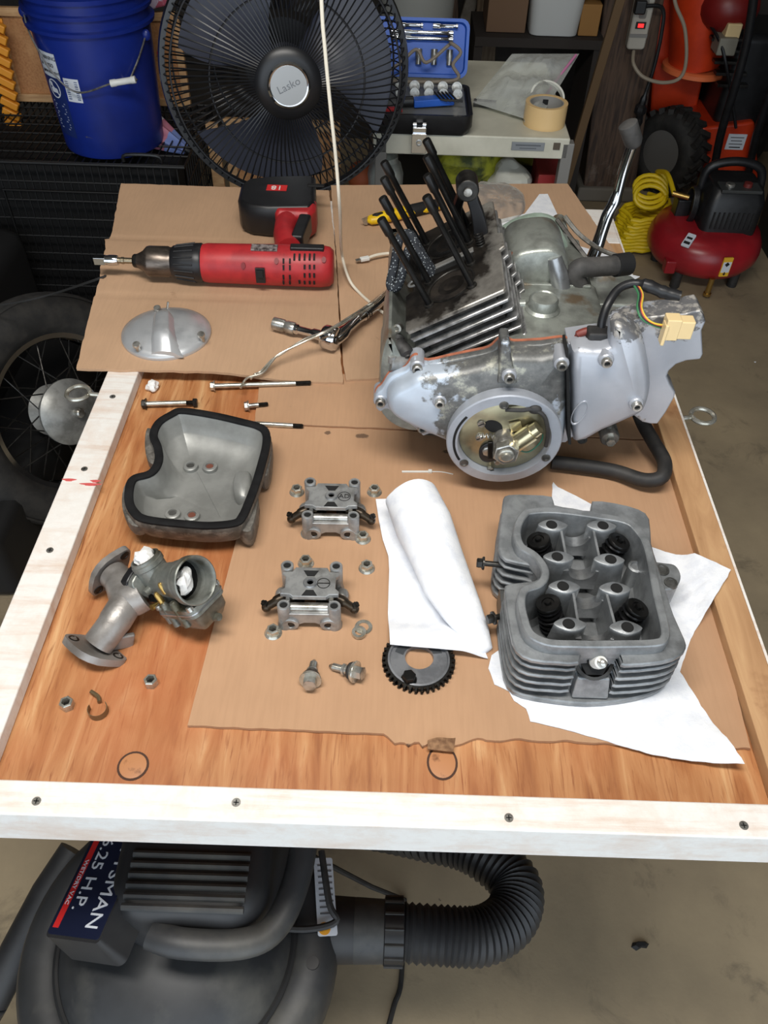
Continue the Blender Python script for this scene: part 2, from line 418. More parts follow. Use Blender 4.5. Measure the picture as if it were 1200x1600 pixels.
# ------------------------------------------------------------------ the garage
XW, Y0, Y1, ZC = 2.3, -1.6, 3.95, 2.62
struct('floor', MB().box((0, (Y0 + Y1) / 2, -.05), (2 * XW, Y1 - Y0, .1)), CONC, 'stained concrete garage floor')
struct('wall_back', MB().box((0, Y1 + .05, ZC / 2), (2 * XW, .1, ZC)), WALLMAT, 'dark rear garage wall')
struct('wall_left', MB().box((-XW - .05, (Y0 + Y1) / 2, ZC / 2), (.1, Y1 - Y0, ZC)), WALLMAT, 'dark left garage wall')
struct('wall_right', MB().box((XW + .05, (Y0 + Y1) / 2, ZC / 2), (.1, Y1 - Y0, ZC)), WALLMAT, 'dark right garage wall')
struct('ceiling', MB().box((0, (Y0 + Y1) / 2, ZC + .05), (2 * XW, Y1 - Y0, .1)), mat('ceiling board', (140, 136, 128), .9), 'garage ceiling')

# ------------------------------------------------------------------ workbench
TZ, RZ = .85, .869
XL, XR, YF, YB = -.408, .412, .303, 1.512
wbn = T('workbench', 'plywood workbench with a worn white painted rim, laden with engine parts', 'table', (0, .9, 0))
wbn.part('tabletop', MB().box(((XL + XR) / 2, (YF + .033 + YB) / 2, TZ - .008), (XR - XL, YB - YF - .033, .016)), PLY)
wbn.part('rim_board', MB().box(((XL + XR) / 2, YF + .0165, (RZ + .812) / 2), (XR - XL, .033, RZ - .812)), WHITE_WOOD, bev=.002)
wbn.part('rim_board', MB().box((XL + .0225, (YF + .034 + YB) / 2, TZ + .0095), (.045, YB - YF - .034, .019)), WHITE_WOOD, bev=.002)
rb = wbn.part('rim_board', MB().box((XR - .018, (YF + .034 + YB - .13) / 2, TZ + .0095), (.036, YB - .13 - YF - .034, .019)), PINE, bev=.0015, label='bare pine rim board')
wbn.part('rim_edge', MB().box((XR + .0015, (YF + .03 + YB) / 2, TZ), (.003, YB - YF - .03, .036)), WHITE_WOOD)
wbn.part('rim_board', MB().box(((XL + .046 + XR) / 2, YB - .064, TZ + .0095), (XR - XL - .046, .128, .019)), WHITE_WOOD, bev=.002)
for x in (XL + .09, XR - .09):
    for y in (.82, 1.42): wbn.part('leg', MB().box((x, y, .417), (.07, .07, .834)), PINE)
for px, py in ((176, 620), (132, 733), (78, 860), (57, 1252), (369, 1254), (795, 1278), (1162, 1290)):
    p = at(px, py, RZ); m = MB().cyl((p.x, p.y, RZ - .002), (p.x, p.y, RZ + .0006), .0042, n=14)
    s = wbn.part('screw', m, STEEL)
    wbn.part('screw_slot', MB().box((p.x, p.y, RZ + .0006), (.005, .001, .0004)).box((p.x, p.y, RZ + .0006), (.001, .005, .0004)), HOLE, s)
for px, py, ry in ((208, 1197, .013), (691, 1192, .016)):
    p = at(px, py, TZ); lp = circ(.013, 28, (p.x, p.y), ry=ry)
    mb = MB(); mb.loft([[V((x, y, TZ + z)) for x, y in l] for l, z in ((lp, .0), (lp, .0008), (offset(lp, .002), .0012))], False, True)
    wbn.part('patch_gap', MB().loft([[V((x, y, TZ + .0003)) for x, y in offset(lp, -.0022)], [V((x, y, TZ + .0005)) for x, y in offset(lp, -.0022)], [V((x, y, TZ + .0005)) for x, y in offset(lp, .001)]], False, True), mat('scorched gap', (70, 42, 26), .7) if 'scorched gap' not in bpy.data.materials else bpy.data.materials['scorched gap'])
    wbn.part('plywood_patch', mb, mat('plywood patch', (186, 128, 84), .5, c2=(126, 80, 48), sc=60, lo=.55, hi=.68))
for px, py, wd in ((108, 750, .008), (141, 757, .012), (149, 752, .006)):
    p = at(px, py, RZ); wbn.part('red_paint_mark', MB().loft([[V((p.x + wd * cos(a) * (1 + .4 * sin(3 * a)), p.y + .0025 * sin(a), RZ + z)) for a in [2 * pi * k / 12 for k in range(12)]] for z in (0, .0003)]), mat('red paint', (206, 90, 88), .6) if 'red paint' not in bpy.data.materials else bpy.data.materials['red paint'])
def eyebolt(root, tail, ctr, rr, wr):
    tail, ctr = V(tail), V(ctr); d = (ctr - tail).normalized(); n_ = d.cross(V((0, .35, 1))).normalized(); u = n_.cross(d)
    u = d.cross(V((0, 0, 1))).normalized()
    if True:
        pts = [tail, ctr - d * rr * 1.15]
        pts += [ctr + (-d * cos(a) + u * sin(a)) * rr for a in [k * 2 * pi * .95 / 22 for k in range(23)]]
    return MB().tube(spline(pts, 3), wr, 8)
pL = at(122, 614, .862); wbn.part('eye_bolt', eyebolt(wbn, (XL + .01, at(165, 618, .862).y, .862), pL, .016, .0032), ZINC)
pR = at(1098, 650, .85); wbn.part('eye_bolt', eyebolt(wbn, (XR - .004, at(1075, 656, .85).y, .85), pR, .0165, .0035), ZINC)

# ------------------------------------------------------------------ cardboard sheets
def sm(a, b, x):
    t = max(0, min(1, (x - a) / (b - a))); return t * t * (3 - 2 * t)
def polyat(P, v):
    """point at fraction v of a polyline given as (v, x, y)"""
    for (v0, x0, y0), (v1, x1, y1) in zip(P, P[1:]):
        if v <= v1 or (v1, x1, y1) == P[-1]:
            t = (v - v0) / (v1 - v0) if v1 > v0 else 0; return (x0 + (x1 - x0) * t, y0 + (y1 - y0) * t)
def vlist(pts):
    q = [V(p) for p in pts]; L = [0]
    for a, b in zip(q, q[1:]): L.append(L[-1] + (b - a).length)
    return [(l / L[-1], p.x, p.y) for l, p in zip(L, q)]
def sheetmb(left, right, zf, nu=40, nv=40, th=.004, rag=0, seed=0, ends=0):
    Lp, Rp = vlist(left), vlist(right)
    def fn(u, v):
        a, b = V(polyat(Lp, v)), V(polyat(Rp, v)); p = a.lerp(b, u)
        if rag and (u in (0, 1) or v in (0, 1)):
            p = p + V((noise.noise(V((p.x * 60, p.y * 60, seed))), noise.noise(V((p.x * 60, p.y * 60, seed + 9))))) * rag
        return (p.x, p.y, zf(p.x, p.y))
    return MB().grid(fn, nu, nv, th)
def zA(x, y): return .8735 - .0155 * sm(1.10, .97, y) * sm(-.27, -.12, x)
def crease(y, y0): return -.0022 * exp(-((y - y0) / .0035) ** 2)
yc1, yc2 = at(350, 381, RZ).y, at(350, 470, RZ).y
zfA = lambda x, y: zA(x, y) + crease(y, yc1 - .02 * (x + .3) * .2) + crease(y, yc2 - .012 * (x + .3))
LA = [xy(120, 580, RZ), xy(147, 470, RZ), xy(157, 440, RZ), xy(158, 420, RZ), xy(166, 392, RZ), xy(165, 377, RZ), xy(174, 374, RZ), xy(190, 290, RZ)]
RA = [xy(536, 588, RZ), xy(533, 560, RZ), xy(524.5, 400, RZ), xy(514, 301, RZ)]
single('cardboard_sheet', 'tan cardboard sheet with two creases lying under the red drill', 'cardboard', sheetmb(LA, RA, zfA, 44, 70, rag=.0016, seed=1), CARD)
yc3 = at(640, 388, RZ).y
def zB(x, y): return .8735 - .0155 * sm(1.19, 1.02, y) + crease(y, yc3 - .03)
LB = [xy(541, 584, RZ), xy(536, 560, RZ), xy(525.5, 400, RZ), xy(517, 293, RZ)]
RB = [xy(1012, 560, RZ), xy(1000, 470, RZ), xy(962, 400, RZ), xy(886, 290, RZ)]
single('cardboard_sheet', 'tan cardboard sheet under the engine and the yellow knife', 'cardboard', sheetmb(LB, RB, zB, 44, 50, rag=.001, seed=5), CARD)
LC = [xy(398, 664, TZ), xy(408, 588, TZ)]; RC = [xy(1040, 690, TZ), xy(1012, 588, TZ)]
single('cardboard_sheet', 'narrow cardboard strip between the front sheet and the rear sheets', 'cardboard', sheetmb(LC, RC, lambda x, y: .854, 40, 12, rag=.0012, seed=8), CARD2)
LD = [xy(294, 1137, TZ), xy(340, 960, TZ), xy(388, 780, TZ), xy(412, 668, TZ)]
RD = [xy(1170, 1174, TZ), xy(1112, 930, TZ), xy(1075, 775, TZ), xy(1042, 694, TZ)]
dfl = at(640, 1150, TZ)
def zD(x, y): return .8548 + crease(y, .452 + .004 * x) * .3 + .0006 * noise.noise(V((x * 9, y * 9, 2)))
TDZ = .0008
cb = T('cardboard_sheet', 'large torn cardboard sheet under the cylinder head and rocker holders', 'cardboard', (.1, .63, TZ))
def dsheet():
    Lp, Rp = vlist(LD), vlist(RD)
    def fn(u, v):
        a, b = V(polyat(Lp, v)), V(polyat(Rp, v)); p = a.lerp(b, u)
        e = noise.noise(V((p.x * 60, p.y * 60, 3))) * .0012
        if v == 0:
            e += -.010 * sm(.0, .015, p.x - .008) * sm(.125, .06, p.x) * (1 + .6 * noise.noise(V((p.x * 130, 0, 4))))
            e += .004 * noise.noise(V((p.x * 45, 7, 4))) * sm(.0, .03, p.x)
        if v in (0, 1) or u in (0, 1): p = p + V((e * .3, e))
        return (p.x, p.y, zD(p.x, p.y))
    return MB().grid(fn, 120, 40, .004)
def m_stained():
    n = NT('stained cardboard'); c = n.mix(n.mask(n.noise(5, 5, .6), .35, .7), (188, 148, 114), (176, 138, 106))
    c = n.mix(n.math('MULTIPLY', n.mask(n.noise(260, 2, .5, stretch=(1, .08, 1)), .4, .7), .22), c, (165, 127, 95))
    for px, py, rx, ry in ((512, 676, .007, .006), (566, 681, .016, .008), (700, 706, .012, .006), (640, 1170, .03, .008)):
        p = cb.I @ at(px, py, .8548); g = n.math('ADD', n.near(p, rx, ry, .05), n.math('MULTIPLY', n.math('SUBTRACT', n.noise(240, 5), .5), .8))
        c = n.mix(n.math('MULTIPLY', n.mask(g, .3, .5), .75), c, (72, 54, 42))
    n.base(c); n.rm(.85); n.bump(n.noise(300, 2, stretch=(1, .06, 1)), .08); return n.m
cb.part('sheet', dsheet(), m_stained())
fl = [xy(*q, .8555) for q in ((668, 1158), (684, 1150), (692, 1140), (712, 1152), (708, 1176), (690, 1174), (668, 1172))]
cb.part('torn_flap', MB().grid(lambda u, v: (lambda a, b: ((a.lerp(b, u)).x, (a.lerp(b, u)).y, .8575 + .003 * sin(u * 5) * v))(V(fl[6]).lerp(V(fl[0]), v), V(fl[4]).lerp(V(fl[3]), v)), 10, 6, .0015), CARD_EDGE, label='torn flap folded over the front edge')
# ------------------------------------------------------------------ engine
EYB = .745; EO = V((.155, EYB, .854))
def ez(px, py, ly): p = at(px, py, y=EYB + ly); return (p.x, p.z)
def xzring(loop, y): return [V((x, y, z)) for x, z in loop]
eng = T('motorcycle_engine', 'grimy silver twin cylinder motorcycle engine without its head, black studs standing up', 'engine', (.155, .92, .854), M=Matrix.Translation((.155, .745, .854)))
# crankcase: side profile swept across the engine
prof = loop2([ez(640, 540, .1), ez(612, 497, .1), ez(600, 520, .1), ez(596, 560, .1), ez(602, 596, .1), ez(640, 640, .06), (.075, .905), (.16, .90), (.23, .905), (.262, .94), (.268, 1.0), (.264, 1.035), (.252, 1.048), (.20, 1.051), (.155, 1.05), (.118, 1.034), (.09, 1.0)], 4)
y0, y1 = EYB + .056, EYB + .345
mb = MB()
mb.loft([xzring(offset(prof, .006), y0), xzring(prof, y0 + .004), xzring(prof, EYB + .19), xzring(offset(prof, .004), EYB + .2), xzring(offset(prof, .004), y1 - .03), xzring(offset(prof, .018), y1)])
case = eng.part('crankcase', mb, ALU_GREEN, ang=50)
sump = rrect(.20, .05, .015, 4, (.14, .8855))
eng.part('sump', MB().loft([xzring(offset(sump, .004), EYB + .10), xzring(sump, EYB + .104), xzring(sump, EYB + .30)]), ALU_DARK)
fb = [(.155 - .118 + .049 * cos(a), .854 + .108 + .052 * sin(a)) for a in [2 * pi * k / 36 for k in range(36)]]
eng.part('front_case', MB().loft([xzring(fb, EYB + .0565), xzring(fb, EYB + .19), xzring(offset(fb, .012), EYB + .20)]), ALU_GREEN, ang=50)
# dirty seam on the case top, raised rib, filler cap
c = at(845, 494, y=EYB + .125)
mb = MB().lathe([(.0215, -.012), (.0215, .003), (.018, .006), (.018, .015), (.016, .018), (.0145, .0165), (.001, .0165)], Matrix.Translation((c.x, EYB + .125, 1.049)), 28)
eng.part('filler_cap', mb, ALU_GREEN)
mb = MB().tube([(c.x - .05, EYB + .135, 1.048), (c.x - .02, EYB + .135, 1.05)], .007, 10); eng.part('filler_boss', mb, ALU_GREEN)
# rear hump (starter cover) and its cylinder
hu_ = loop2([ez(*q, .19) for q in ((786, 470), (789, 432), (796, 408), (812, 394), (840, 388), (866, 388), (882, 398), (890, 420), (890, 470))], 3)
eng.part('starter_cover', MB().loft([xzring(offset(hu_, .006), EYB + .186), xzring(offset(hu_, .0015), EYB + .189), xzring(hu_, EYB + .196), xzring(hu_, EYB + .27), xzring(offset(hu_, .004), EYB + .276)]), ALU_GREEN, ang=60)
ub = at(772, 412, y=EYB + .2); eng.part('rusty_union', MB().cyl(ub, ub + V((.03, .0, .012)), .010, .007, 14), mat('rusty brown', (104, 70, 56), .7))
eng.part('starter_cover_boss', MB().tube([at(877, 452, y=EYB + .182), at(872, 425, y=EYB + .185), at(866, 402, y=EYB + .19)], [.0125, .0115, .0095], 14), ALU_LIGHT)
eng.part('case_step', MB().box((.197, EYB + .181, 1.0505), (.11, .005, .004)), ALU_GREEN, bev=.0012)
# right-hand cover arch behind
arch = loop2([ez(*q, .31) for q in ((762, 402), (772, 380), (800, 358), (838, 346), (868, 352), (884, 372), (886, 402), (884, 460), (770, 460))], 3)
eng.part('clutch_cover', MB().loft([xzring(offset(arch, .004), EYB + .285), xzring(arch, EYB + .29), xzring(arch, EYB + .335), xzring(offset(arch, .007), EYB + .345)]), GREEN_PAINT, ang=50)
mb = MB().cyl((ez(879, 372, .31)[0], EYB + .30, ez(879, 372, .31)[1]), (ez(879, 372, .31)[0], EYB + .36, ez(879, 372, .31)[1]), .010)
eng.part('mount_lug', mb, ALU_GREEN)
# black bracket and bent rod at the rear
a = at(872, 346, y=EYB + .33); b = at(932, 425, y=EYB + .26)
eng.part('mount_bracket', MB().bar(a, b, .022, .006, (1, 0, .6)), DARKSTEEL, bev=.001)
rod = spline([at(882, 338, y=EYB + .34), at(905, 366, y=EYB + .32), at(935, 388, y=EYB + .30), at(962, 399, y=EYB + .28), at(978, 401, y=EYB + .27), at(984, 412, y=EYB + .26), at(972, 416, y=EYB + .25)], 5)
eng.part('bent_wire_clip', MB().tube(rod, .0032, 8), STEEL)
hz_ = spline([at(910, 466, y=EYB + .19), at(905, 448, y=EYB + .19), at(899, 430, y=EYB + .19), at(906, 419, y=EYB + .19), at(930, 417, y=EYB + .195), at(958, 415, y=EYB + .205), at(982, 412, y=EYB + .215)], 5)
hose = eng.part('breather_hose', MB().tube(hz_, .0125, 14, False).tube([p for p in hz_[-4:]], .0085, 12), RUBBER_GREY)
d = (hz_[-1] - hz_[-2]).normalized()
eng.part('hose_end', MB().lathe([(.0125, -.022), (.0145, -.021), (.0145, .0), (.010, .001), (.009, -.012), (.0, -.012)], frame(hz_[-1], d), 18), BLACK_MATT, hose)
eng.part('breather_stub', MB().cyl(at(914, 480, y=EYB + .19), at(909, 460, y=EYB + .19), .017, .0145), ALU_DARK)
rear = at(968, 470, y=EYB + .26)
eng.part('rear_case_lug', MB().loft([xzring(rrect(.085, .12, .02, 4, (rear.x - .015, rear.z - .035)), EYB + .21), xzring(rrect(.085, .12, .02, 4, (rear.x - .015, rear.z - .035)), EYB + .29)]), ALU_GREEN, bev=.004)
# cylinder block: local u along the bike, v across, w along the bore
LEAN = R(29.5); ba, bb = V((*[0] * 3,)), None
nl = ez(634, 521, .07); nr = ez(789, 450, .07)
BC = V(((nl[0] + nr[0]) / 2, EYB + .178, (nl[1] + nr[1]) / 2)); hu = hypot(nr[0] - nl[0], nr[1] - nl[1]) / 2
MBK = Matrix.Translation(BC) @ Matrix(((cos(LEAN), 0, -sin(LEAN)), (0, 1, 0), (sin(LEAN), 0, cos(LEAN)))).to_4x4()
fin = [(hu - .003, -.108), (hu, -.104), (hu, -.02), (hu + .006, -.016), (hu + .006, .016), (hu, .02), (hu, .104), (hu - .004, .108), (-hu + .004, .108), (-hu, .104), (-hu, .03), (-hu + .01, .024), (-hu + .01, -.024), (-hu, -.03), (-hu, -.104), (-hu + .003, -.108)]
blk = eng.part('cylinder_block', MB().prism([(x * .8, y * .93) for x, y in fin], -.085, -.004, MBK), DARKSTEEL)
eng.part('block_deck', MB().prism(loop2(fin, 1, False), -.0045, 0, MBK, .001, .001), DECK, blk)
for k in range(1, 6):
    o = eng.part('cooling_fin', MB().prism(fin, -.0132 * k - .0032, -.0132 * k, MBK, .0008, .0008), ALU_FIN, blk)
eng.part('block_base', MB().box((.01, 0, -.10), (.07, .16, .05), MBK), ALU_DARK)
ring_y = [(-.108, .105 - .178), (-.108, .155 - .178)]
for vy in (-.05, .05):
    M = MBK @ Matrix.Translation((-.002, vy, 0))
    bo = eng.part('bore_sleeve', MB().lathe([(.0315, -.002), (.0315, .0012), (.0295, .0014), (.0285, .0006), (.0282, -.002)], M, 40, False), DARKSTEEL)
    eng.part('piston', MB().lathe([(.0278, -.01), (.0278, -.0006), (.0272, .0002), (.018, .0004), (.0165, -.0004), (.0001, .0006)], M, 40), mat('sooty piston crown', (66, 60, 54), .4, .5, (44, 40, 38), 50) if vy < 0 else bpy.data.materials['oily black steel'], bo)
eng.part('chain_tunnel', MB().box((-.006, 0, .0004), (.07, .021, .0012), MBK), HOLE)
eng.part('tunnel_guide', MB().box((.0, .004, .0016), (.062, .009, .0024), MBK), GREYMETAL, bev=.0005)
eng.part('oil_hole_ring', MB().lathe([(.008, 0), (.008, .001), (.005, .0012), (.0045, 0)], MBK @ Matrix.Translation((-.052, -.008, 0)), 20, False), ALU)
ux = -.108 - BC.x + .155
for (pxb, pyb, ly) in ((671, 476, .105), (669, 438, .155), (668, 405, .205), (667, 379, .25), (738, 447, .105), (735, 408, .155), (733, 378, .205), (731, 352, .25)):
    p = at(pxb, pyb, y=EYB + ly); q = MBK.inverted() @ p
    M = MBK @ Matrix.Translation((q.x, q.y, 0))
    st = eng.part('cylinder_stud', MB().lathe([(.0040, -.01), (.0040, .100), (.0054, .103), (.0054, .121), (.0046, .1225)], M, 10), OILBLACK)
    eng.part('stud_collar', MB().lathe([(.0062, 0), (.0062, .002), (.0034, .003)], M, 10), DARKSTEEL, st)
# cam chain tensioner standing on the deck
tb = at(752, 397, y=EYB + .215); tt = at(730, 290, y=EYB + .215); tq = MBK.inverted() @ tb; tw = MBK.inverted() @ tt
rings = []
for k in range(13):
    t = k / 12; p = tb.lerp(tt, t) + V((.006 * sin(t * pi), 0, 0)); ww = .017 - .006 * t + (.004 if t > .85 else 0); hh = .0045
    rings.append([p + V((i * ww * .62, j * .008, 0)) for i, j in ((-1, -1), (1, -1), (1, 1), (-1, 1))])
ten = eng.part('chain_tensioner', MB().loft(rings), BLACK, bev=.002)
eng.part('tensioner_roller', MB().cyl(tt + V((0, -.016, 0)), tt + V((0, .016, 0)), .0135, n=24), DARKSTEEL, ten, bev=.002)
eng.part('tensioner_pin', MB().cyl(tt + V((0, -.019, 0)), tt + V((0, .019, 0)), .005, n=12), STEEL, ten)
sp0 = at(755, 396, y=EYB + .188); sp1 = at(747, 366, y=EYB + .188)
def coil(a, b, r, turns, wr, n=12, r2=None, sides=6):
    M = frame(a, V(b) - V(a)); L = (V(b) - V(a)).length; N = int(turns * n)
    return MB().tube([M @ V(((r + ((r2 or r) - r) * k / N) * cos(2 * pi * k / n), (r + ((r2 or r) - r) * k / N) * sin(2 * pi * k / n), L * k / N)) for k in range(N + 1)], wr, sides)
eng.part('tensioner_spring', coil(sp0, sp1, .0052, 8, .001), DARKSTEEL, ten)
eng.part('tensioner_arm', MB().tube(spline([at(738, 395, y=EYB + .24), at(722, 360, y=EYB + .24), at(714, 330, y=EYB + .24), at(722, 300, y=EYB + .225)], 4), .0065, 8), OILBLACK, ten)
# left (points) side cover
cpx = [(586, 617), (590, 608), (597, 602), (610, 583), (634, 573.5), (643, 561), (650, 557), (658, 561), (670, 565.5), (704, 558), (738, 551), (764, 545), (778, 533), (786, 529.5), (795, 531), (803, 535.5), (845, 533.5), (886, 531), (888, 560), (888.5, 610), (888, 655), (886, 684), (870, 690), (840, 725), (780, 735), (725, 720), (700, 683), (682, 675), (670, 673), (661, 676), (655, 668), (633, 652.5), (606, 634), (595, 638), (588, 632)]
cv = loop2([ez(*q, .05) for q in cpx], 3)
cv = [p for p in cv]
eng.part('side_cover_gasket', MB().loft([xzring(offset(cv, -.0008), EYB + .0565), xzring(offset(cv, -.0008), EYB + .0525)]), GASKET_O)
cin = offset(cv, .010)
mb = MB()
# gently domed body, pulled out to meet the round points housing
def dome(lp, y): return xzring(lp, y)
mb.loft([dome(cv, EYB + .0525), dome(cv, EYB + .0445), dome(offset(cv, .0015), EYB + .043)], False, True)
body_px = [(604, 610), (613, 594), (634, 583), (655, 572), (704, 566), (764, 552), (790, 540), (845, 541), (881, 539), (883, 610), (881, 660), (872, 690), (842, 722), (786, 732), (728, 716), (706, 682), (690, 672), (636, 648), (610, 631)]
bd = loop2([ez(*q, .043) for q in body_px], 3)
cc = V((.155 - .013, .854 + .091))
def pull(lp, k): return [((V(p).lerp(cc, k)).x, (V(p).lerp(cc, k)).y) for p in lp]
mb.loft([xzring(bd, EYB + .0435), xzring(offset(bd, .001), EYB + .030), xzring(offset(bd, .0045), EYB + .022), xzring(offset(bd, .010), EYB + .0185), xzring(pull(offset(bd, .010), .3), EYB + .0165), xzring(pull(offset(bd, .010), .6), EYB + .015)], True, True)
cover = eng.part('side_cover', mb, COVER, ang=60)
# embossed rib down the middle, bolts
ri = [ez(*q, .02) for q in ((782, 531), (797, 531), (800, 560), (810, 600), (776, 600), (780, 560))]
eng.part('cover_rib', MB().loft([xzring(ri, EYB + .045), xzring([(V(p).lerp(V(ri[0]), .06)).to_tuple() for p in ri], EYB + .0145)]), COVER, cover, bev=.003)
def capbolt(root, px, py, ly, par=None, r=.0062, depth=.02):
    p = at(px, py, y=EYB + ly); M = frame(p, (0, -1, 0))
    b = root.part('bolt_boss', MB().lathe([(r * 1.45, -depth - .01), (r * 1.4, -.003), (r * 1.2, -.0015)], M, 18), COVER2, par)
    b = root.part('cap_bolt', MB().lathe([(r, -.008), (r, .003), (r * .88, .004), (r * .55, .004), (r * .5, .0015), (.0002, .0015)], M, 18), STEEL)
    root.part('hex_socket', MB().prism(circ(r * .5, 6), .0014, .0021, M), HOLE, b)
for q in ((652, 576, .038), (594.5, 629, .040), (687, 630, .014), (660, 669, .040), (796, 591, .008), (878, 571, .010)): capbolt(eng, *q, cover)
# points housing ring
RC_ = V((.155 - .013, EYB, .854 + .0915)); MR = frame(RC_, (0, -1, 0))
ringp = [(.060, -.045), (.067, -.03), (.0695, -.006), (.0695, -.0015), (.068, 0), (.0565, 0), (.0555, -.0015), (.054, -.0125), (.0001, -.0125)]
ring = eng.part('points_housing', MB().lathe(ringp, MR, 64), ALU_HEAD if 0 else mat('grey painted housing', (176, 181, 190), .4, .35, (164, 168, 176), 20))
eng.part('points_plate', MB().lathe([(.0535, -.0125), (.0535, -.0095), (.0528, -.009), (.0001, -.009)], MR, 56), PLATE)
def rpt(px, py, o=0): p = at(px, py, y=EYB - o); return p
def onring(px, py, o): q = at(px, py, y=EYB - o); return V((q.x, EYB - o, q.z))
def disc(px, py, o, r, h, n=18, ma=STEEL, name='plate_screw', ry=None, rot=0):
    q = onring(px, py, o); M = frame(q, (0, -1, 0)) @ Matrix.Rotation(rot, 4, 'Z')
    return eng.part(name, MB().prism(circ(r, n, ry=ry), -.001, h, M, r * .12, h * .2), ma)
for q in ((771, 666, .012, .0085, -.52),): disc(q[0], q[1], -.009, q[2], .0006, 24, HOLE, 'plate_slot', ry=q[3], rot=q[4])
for q in ((752, 661), (749, 683), (766, 733)):
    o = disc(*q, -.008, .0048, .003); eng.part('screw_slot', MB().box((0, 0, .0032), (.008, .0011, .0006), frame(onring(*q, -.008), (0, -1, 0)) @ Matrix.Rotation(.5, 4, 'Z')), HOLE, o)
disc(787, 742, -.009, .0095, .0006, 24, HOLE, 'plate_slot', ry=.0055)
disc(764, 705, -.009, .0125, .004, 24, BLACK, 'contact_arm_base', ry=.016)
disc(763, 704, -.005, .0075, .003, 8, STEEL, 'contact_arm')
disc(777, 721, -.005, .0038, .003, 16, STEEL)
eng.part('contact_spring', coil(onring(747, 681, .0), onring(778, 682, .0), .003, 5, .0008), STEEL)
eng.part('contact_lever', MB().bar(onring(766, 690, .001), onring(766, 716, .001), .006, .004, (0, -1, 0)), OILBLACK, bev=.001)
# centre shaft and nut, stepping out towards the camera
q = V((RC_.x + .001, EYB, RC_.z - .002))
eng.part('point_cam', MB().lathe([(.0145, -.012), (.0145, .012), (.0135, .0135), (.0001, .0135)], frame(q, (0, -1, 0)), 28), STEEL)
eng.part('cam_nut', MB().prism(circ(.0160, 6, a0=.4), .012, .023, frame(q, (0, -1, 0)), .0012, .001), STEEL)
eng.part('cam_bolt', MB().lathe([(.0095, .02), (.0095, .0245), (.0075, .0255), (.0055, .0255), (.005, .028), (.0001, .028)], frame(q, (0, -1, 0)), 20), ZINC)
c0 = onring(806, 693, .003); c1 = onring(842, 668, .003)
cond = eng.part('condenser', MB().tube([c0, c0.lerp(c1, .75), c0.lerp(c1, .76), c1], [.0112, .0112, .0092, .0086], 22), CONDENSER)
eng.part('condenser_strap', MB().bar(onring(797, 668, -.006), onring(815, 664, -.006), .014, .002, (0, -1, 0)), CONDENSER, cond)
eng.part('green_wire', MB().tube(spline([onring(811, 704, -.004), onring(826, 706, -.003), onring(842, 694, -.003), onring(848, 680, -.004), onring(838, 668, -.003)], 4), .0009, 6), mat('green wire', (30, 110, 84), .4))
eng.part('points_lead', MB().tube(spline([onring(790, 640, -.004), onring(815, 641, .001), onring(832, 640, .002), onring(850, 650, .003), onring(856, 675, .003), onring(853, 697, .002)], 5), .0026, 8), RUBBER)
eng.part('grommet', MB().ell(onring(836, 640, .001), (.008, .004, .006)), RUBBER)
for q in ((787.5, 633, 0), (725, 723, 0), (853, 715, 0)):
    eng.part('screw_hole', MB().lathe([(.0055, .0), (.0055, .0012), (.0036, .0014), (.0032, .0002), (.0001, .0002)], frame(onring(*q), (0, -1, 0)), 18), ALU_DARK)
for sx, a0, a1 in ((.0605, 2.5, 3.7),):
    eng.part('housing_groove', MB().tube([MR @ V((sx * cos(a), sx * sin(a), -.0002)) for a in [a0 + (a1 - a0) * k / 20 for k in range(21)]], .0017, 6), HOLE)
# sprocket cover: flange plate and raised face
spx = [(887, 535), (921, 530), (949, 526), (949, 500), (955, 487), (995, 474), (1030, 470), (1062, 468), (1071, 464), (1085, 461.5), (1090, 468), (1093, 480), (1096, 515), (1098, 552), (1094, 560), (1071, 562.5), (1056, 568), (1045, 578), (1042, 586), (1046, 598), (1055, 612), (1053, 620), (1040, 643), (1027, 661), (1016, 661), (1003, 658), (986, 645), (940, 663), (892, 683), (888, 682), (888.5, 610)]
sp = loop2([ez(*q, .072 if q[1] < 505 else .045) for q in spx], 1, False)
scv = eng.part('sprocket_cover', MB().loft([xzring(sp, EYB + .075), xzring(sp, EYB + .044), xzring(offset(sp, .0015), EYB + .0425)]), COVER2, bev=.002)
fpx = [(892, 540), (925, 536), (950, 533), (953, 500), (975, 497), (998, 512), (1007, 535), (1014, 580), (1013, 606), (1005, 630), (986, 642), (940, 662), (894, 681), (892, 610)]
fp = loop2([ez(*q, .035) for q in fpx], 2)
eng.part('raised_panel', MB().loft([xzring(fp, EYB + .044), xzring(offset(fp, .0008), EYB + .028), xzring(offset(fp, .0035), EYB + .0215), xzring(offset(fp, .009), EYB + .019)]), COVER2, scv, ang=60)
for q in ((948, 566, .012), (995, 634, .014)): capbolt(eng, *q, scv, r=.0062, depth=.012)
q = [ez(*k, .019) for k in ((703, 0),)] if 0 else None
em = at(905, 645, y=EYB + .019); MEm = frame(V((em.x, EYB + .0192, em.z)), (0, -1, 0)) @ Matrix.Rotation(R(78), 4, 'Z')
eng.part('embossed_badge', MB().lathe([(.019, 0), (.0185, .0014), (.0172, .0014), (.0165, 0)], MEm, 32, False, sy=.42), COVER2, scv)
eng.part('seam_gap', MB().bar(V((ez(887, 535, .02)[0], EYB + .03, ez(887, 535, .03)[1])), V((ez(888, 682, .03)[0], EYB + .03, ez(888, 682, .03)[1])), .0030, .03, (0, 1, 0)), HOLE)
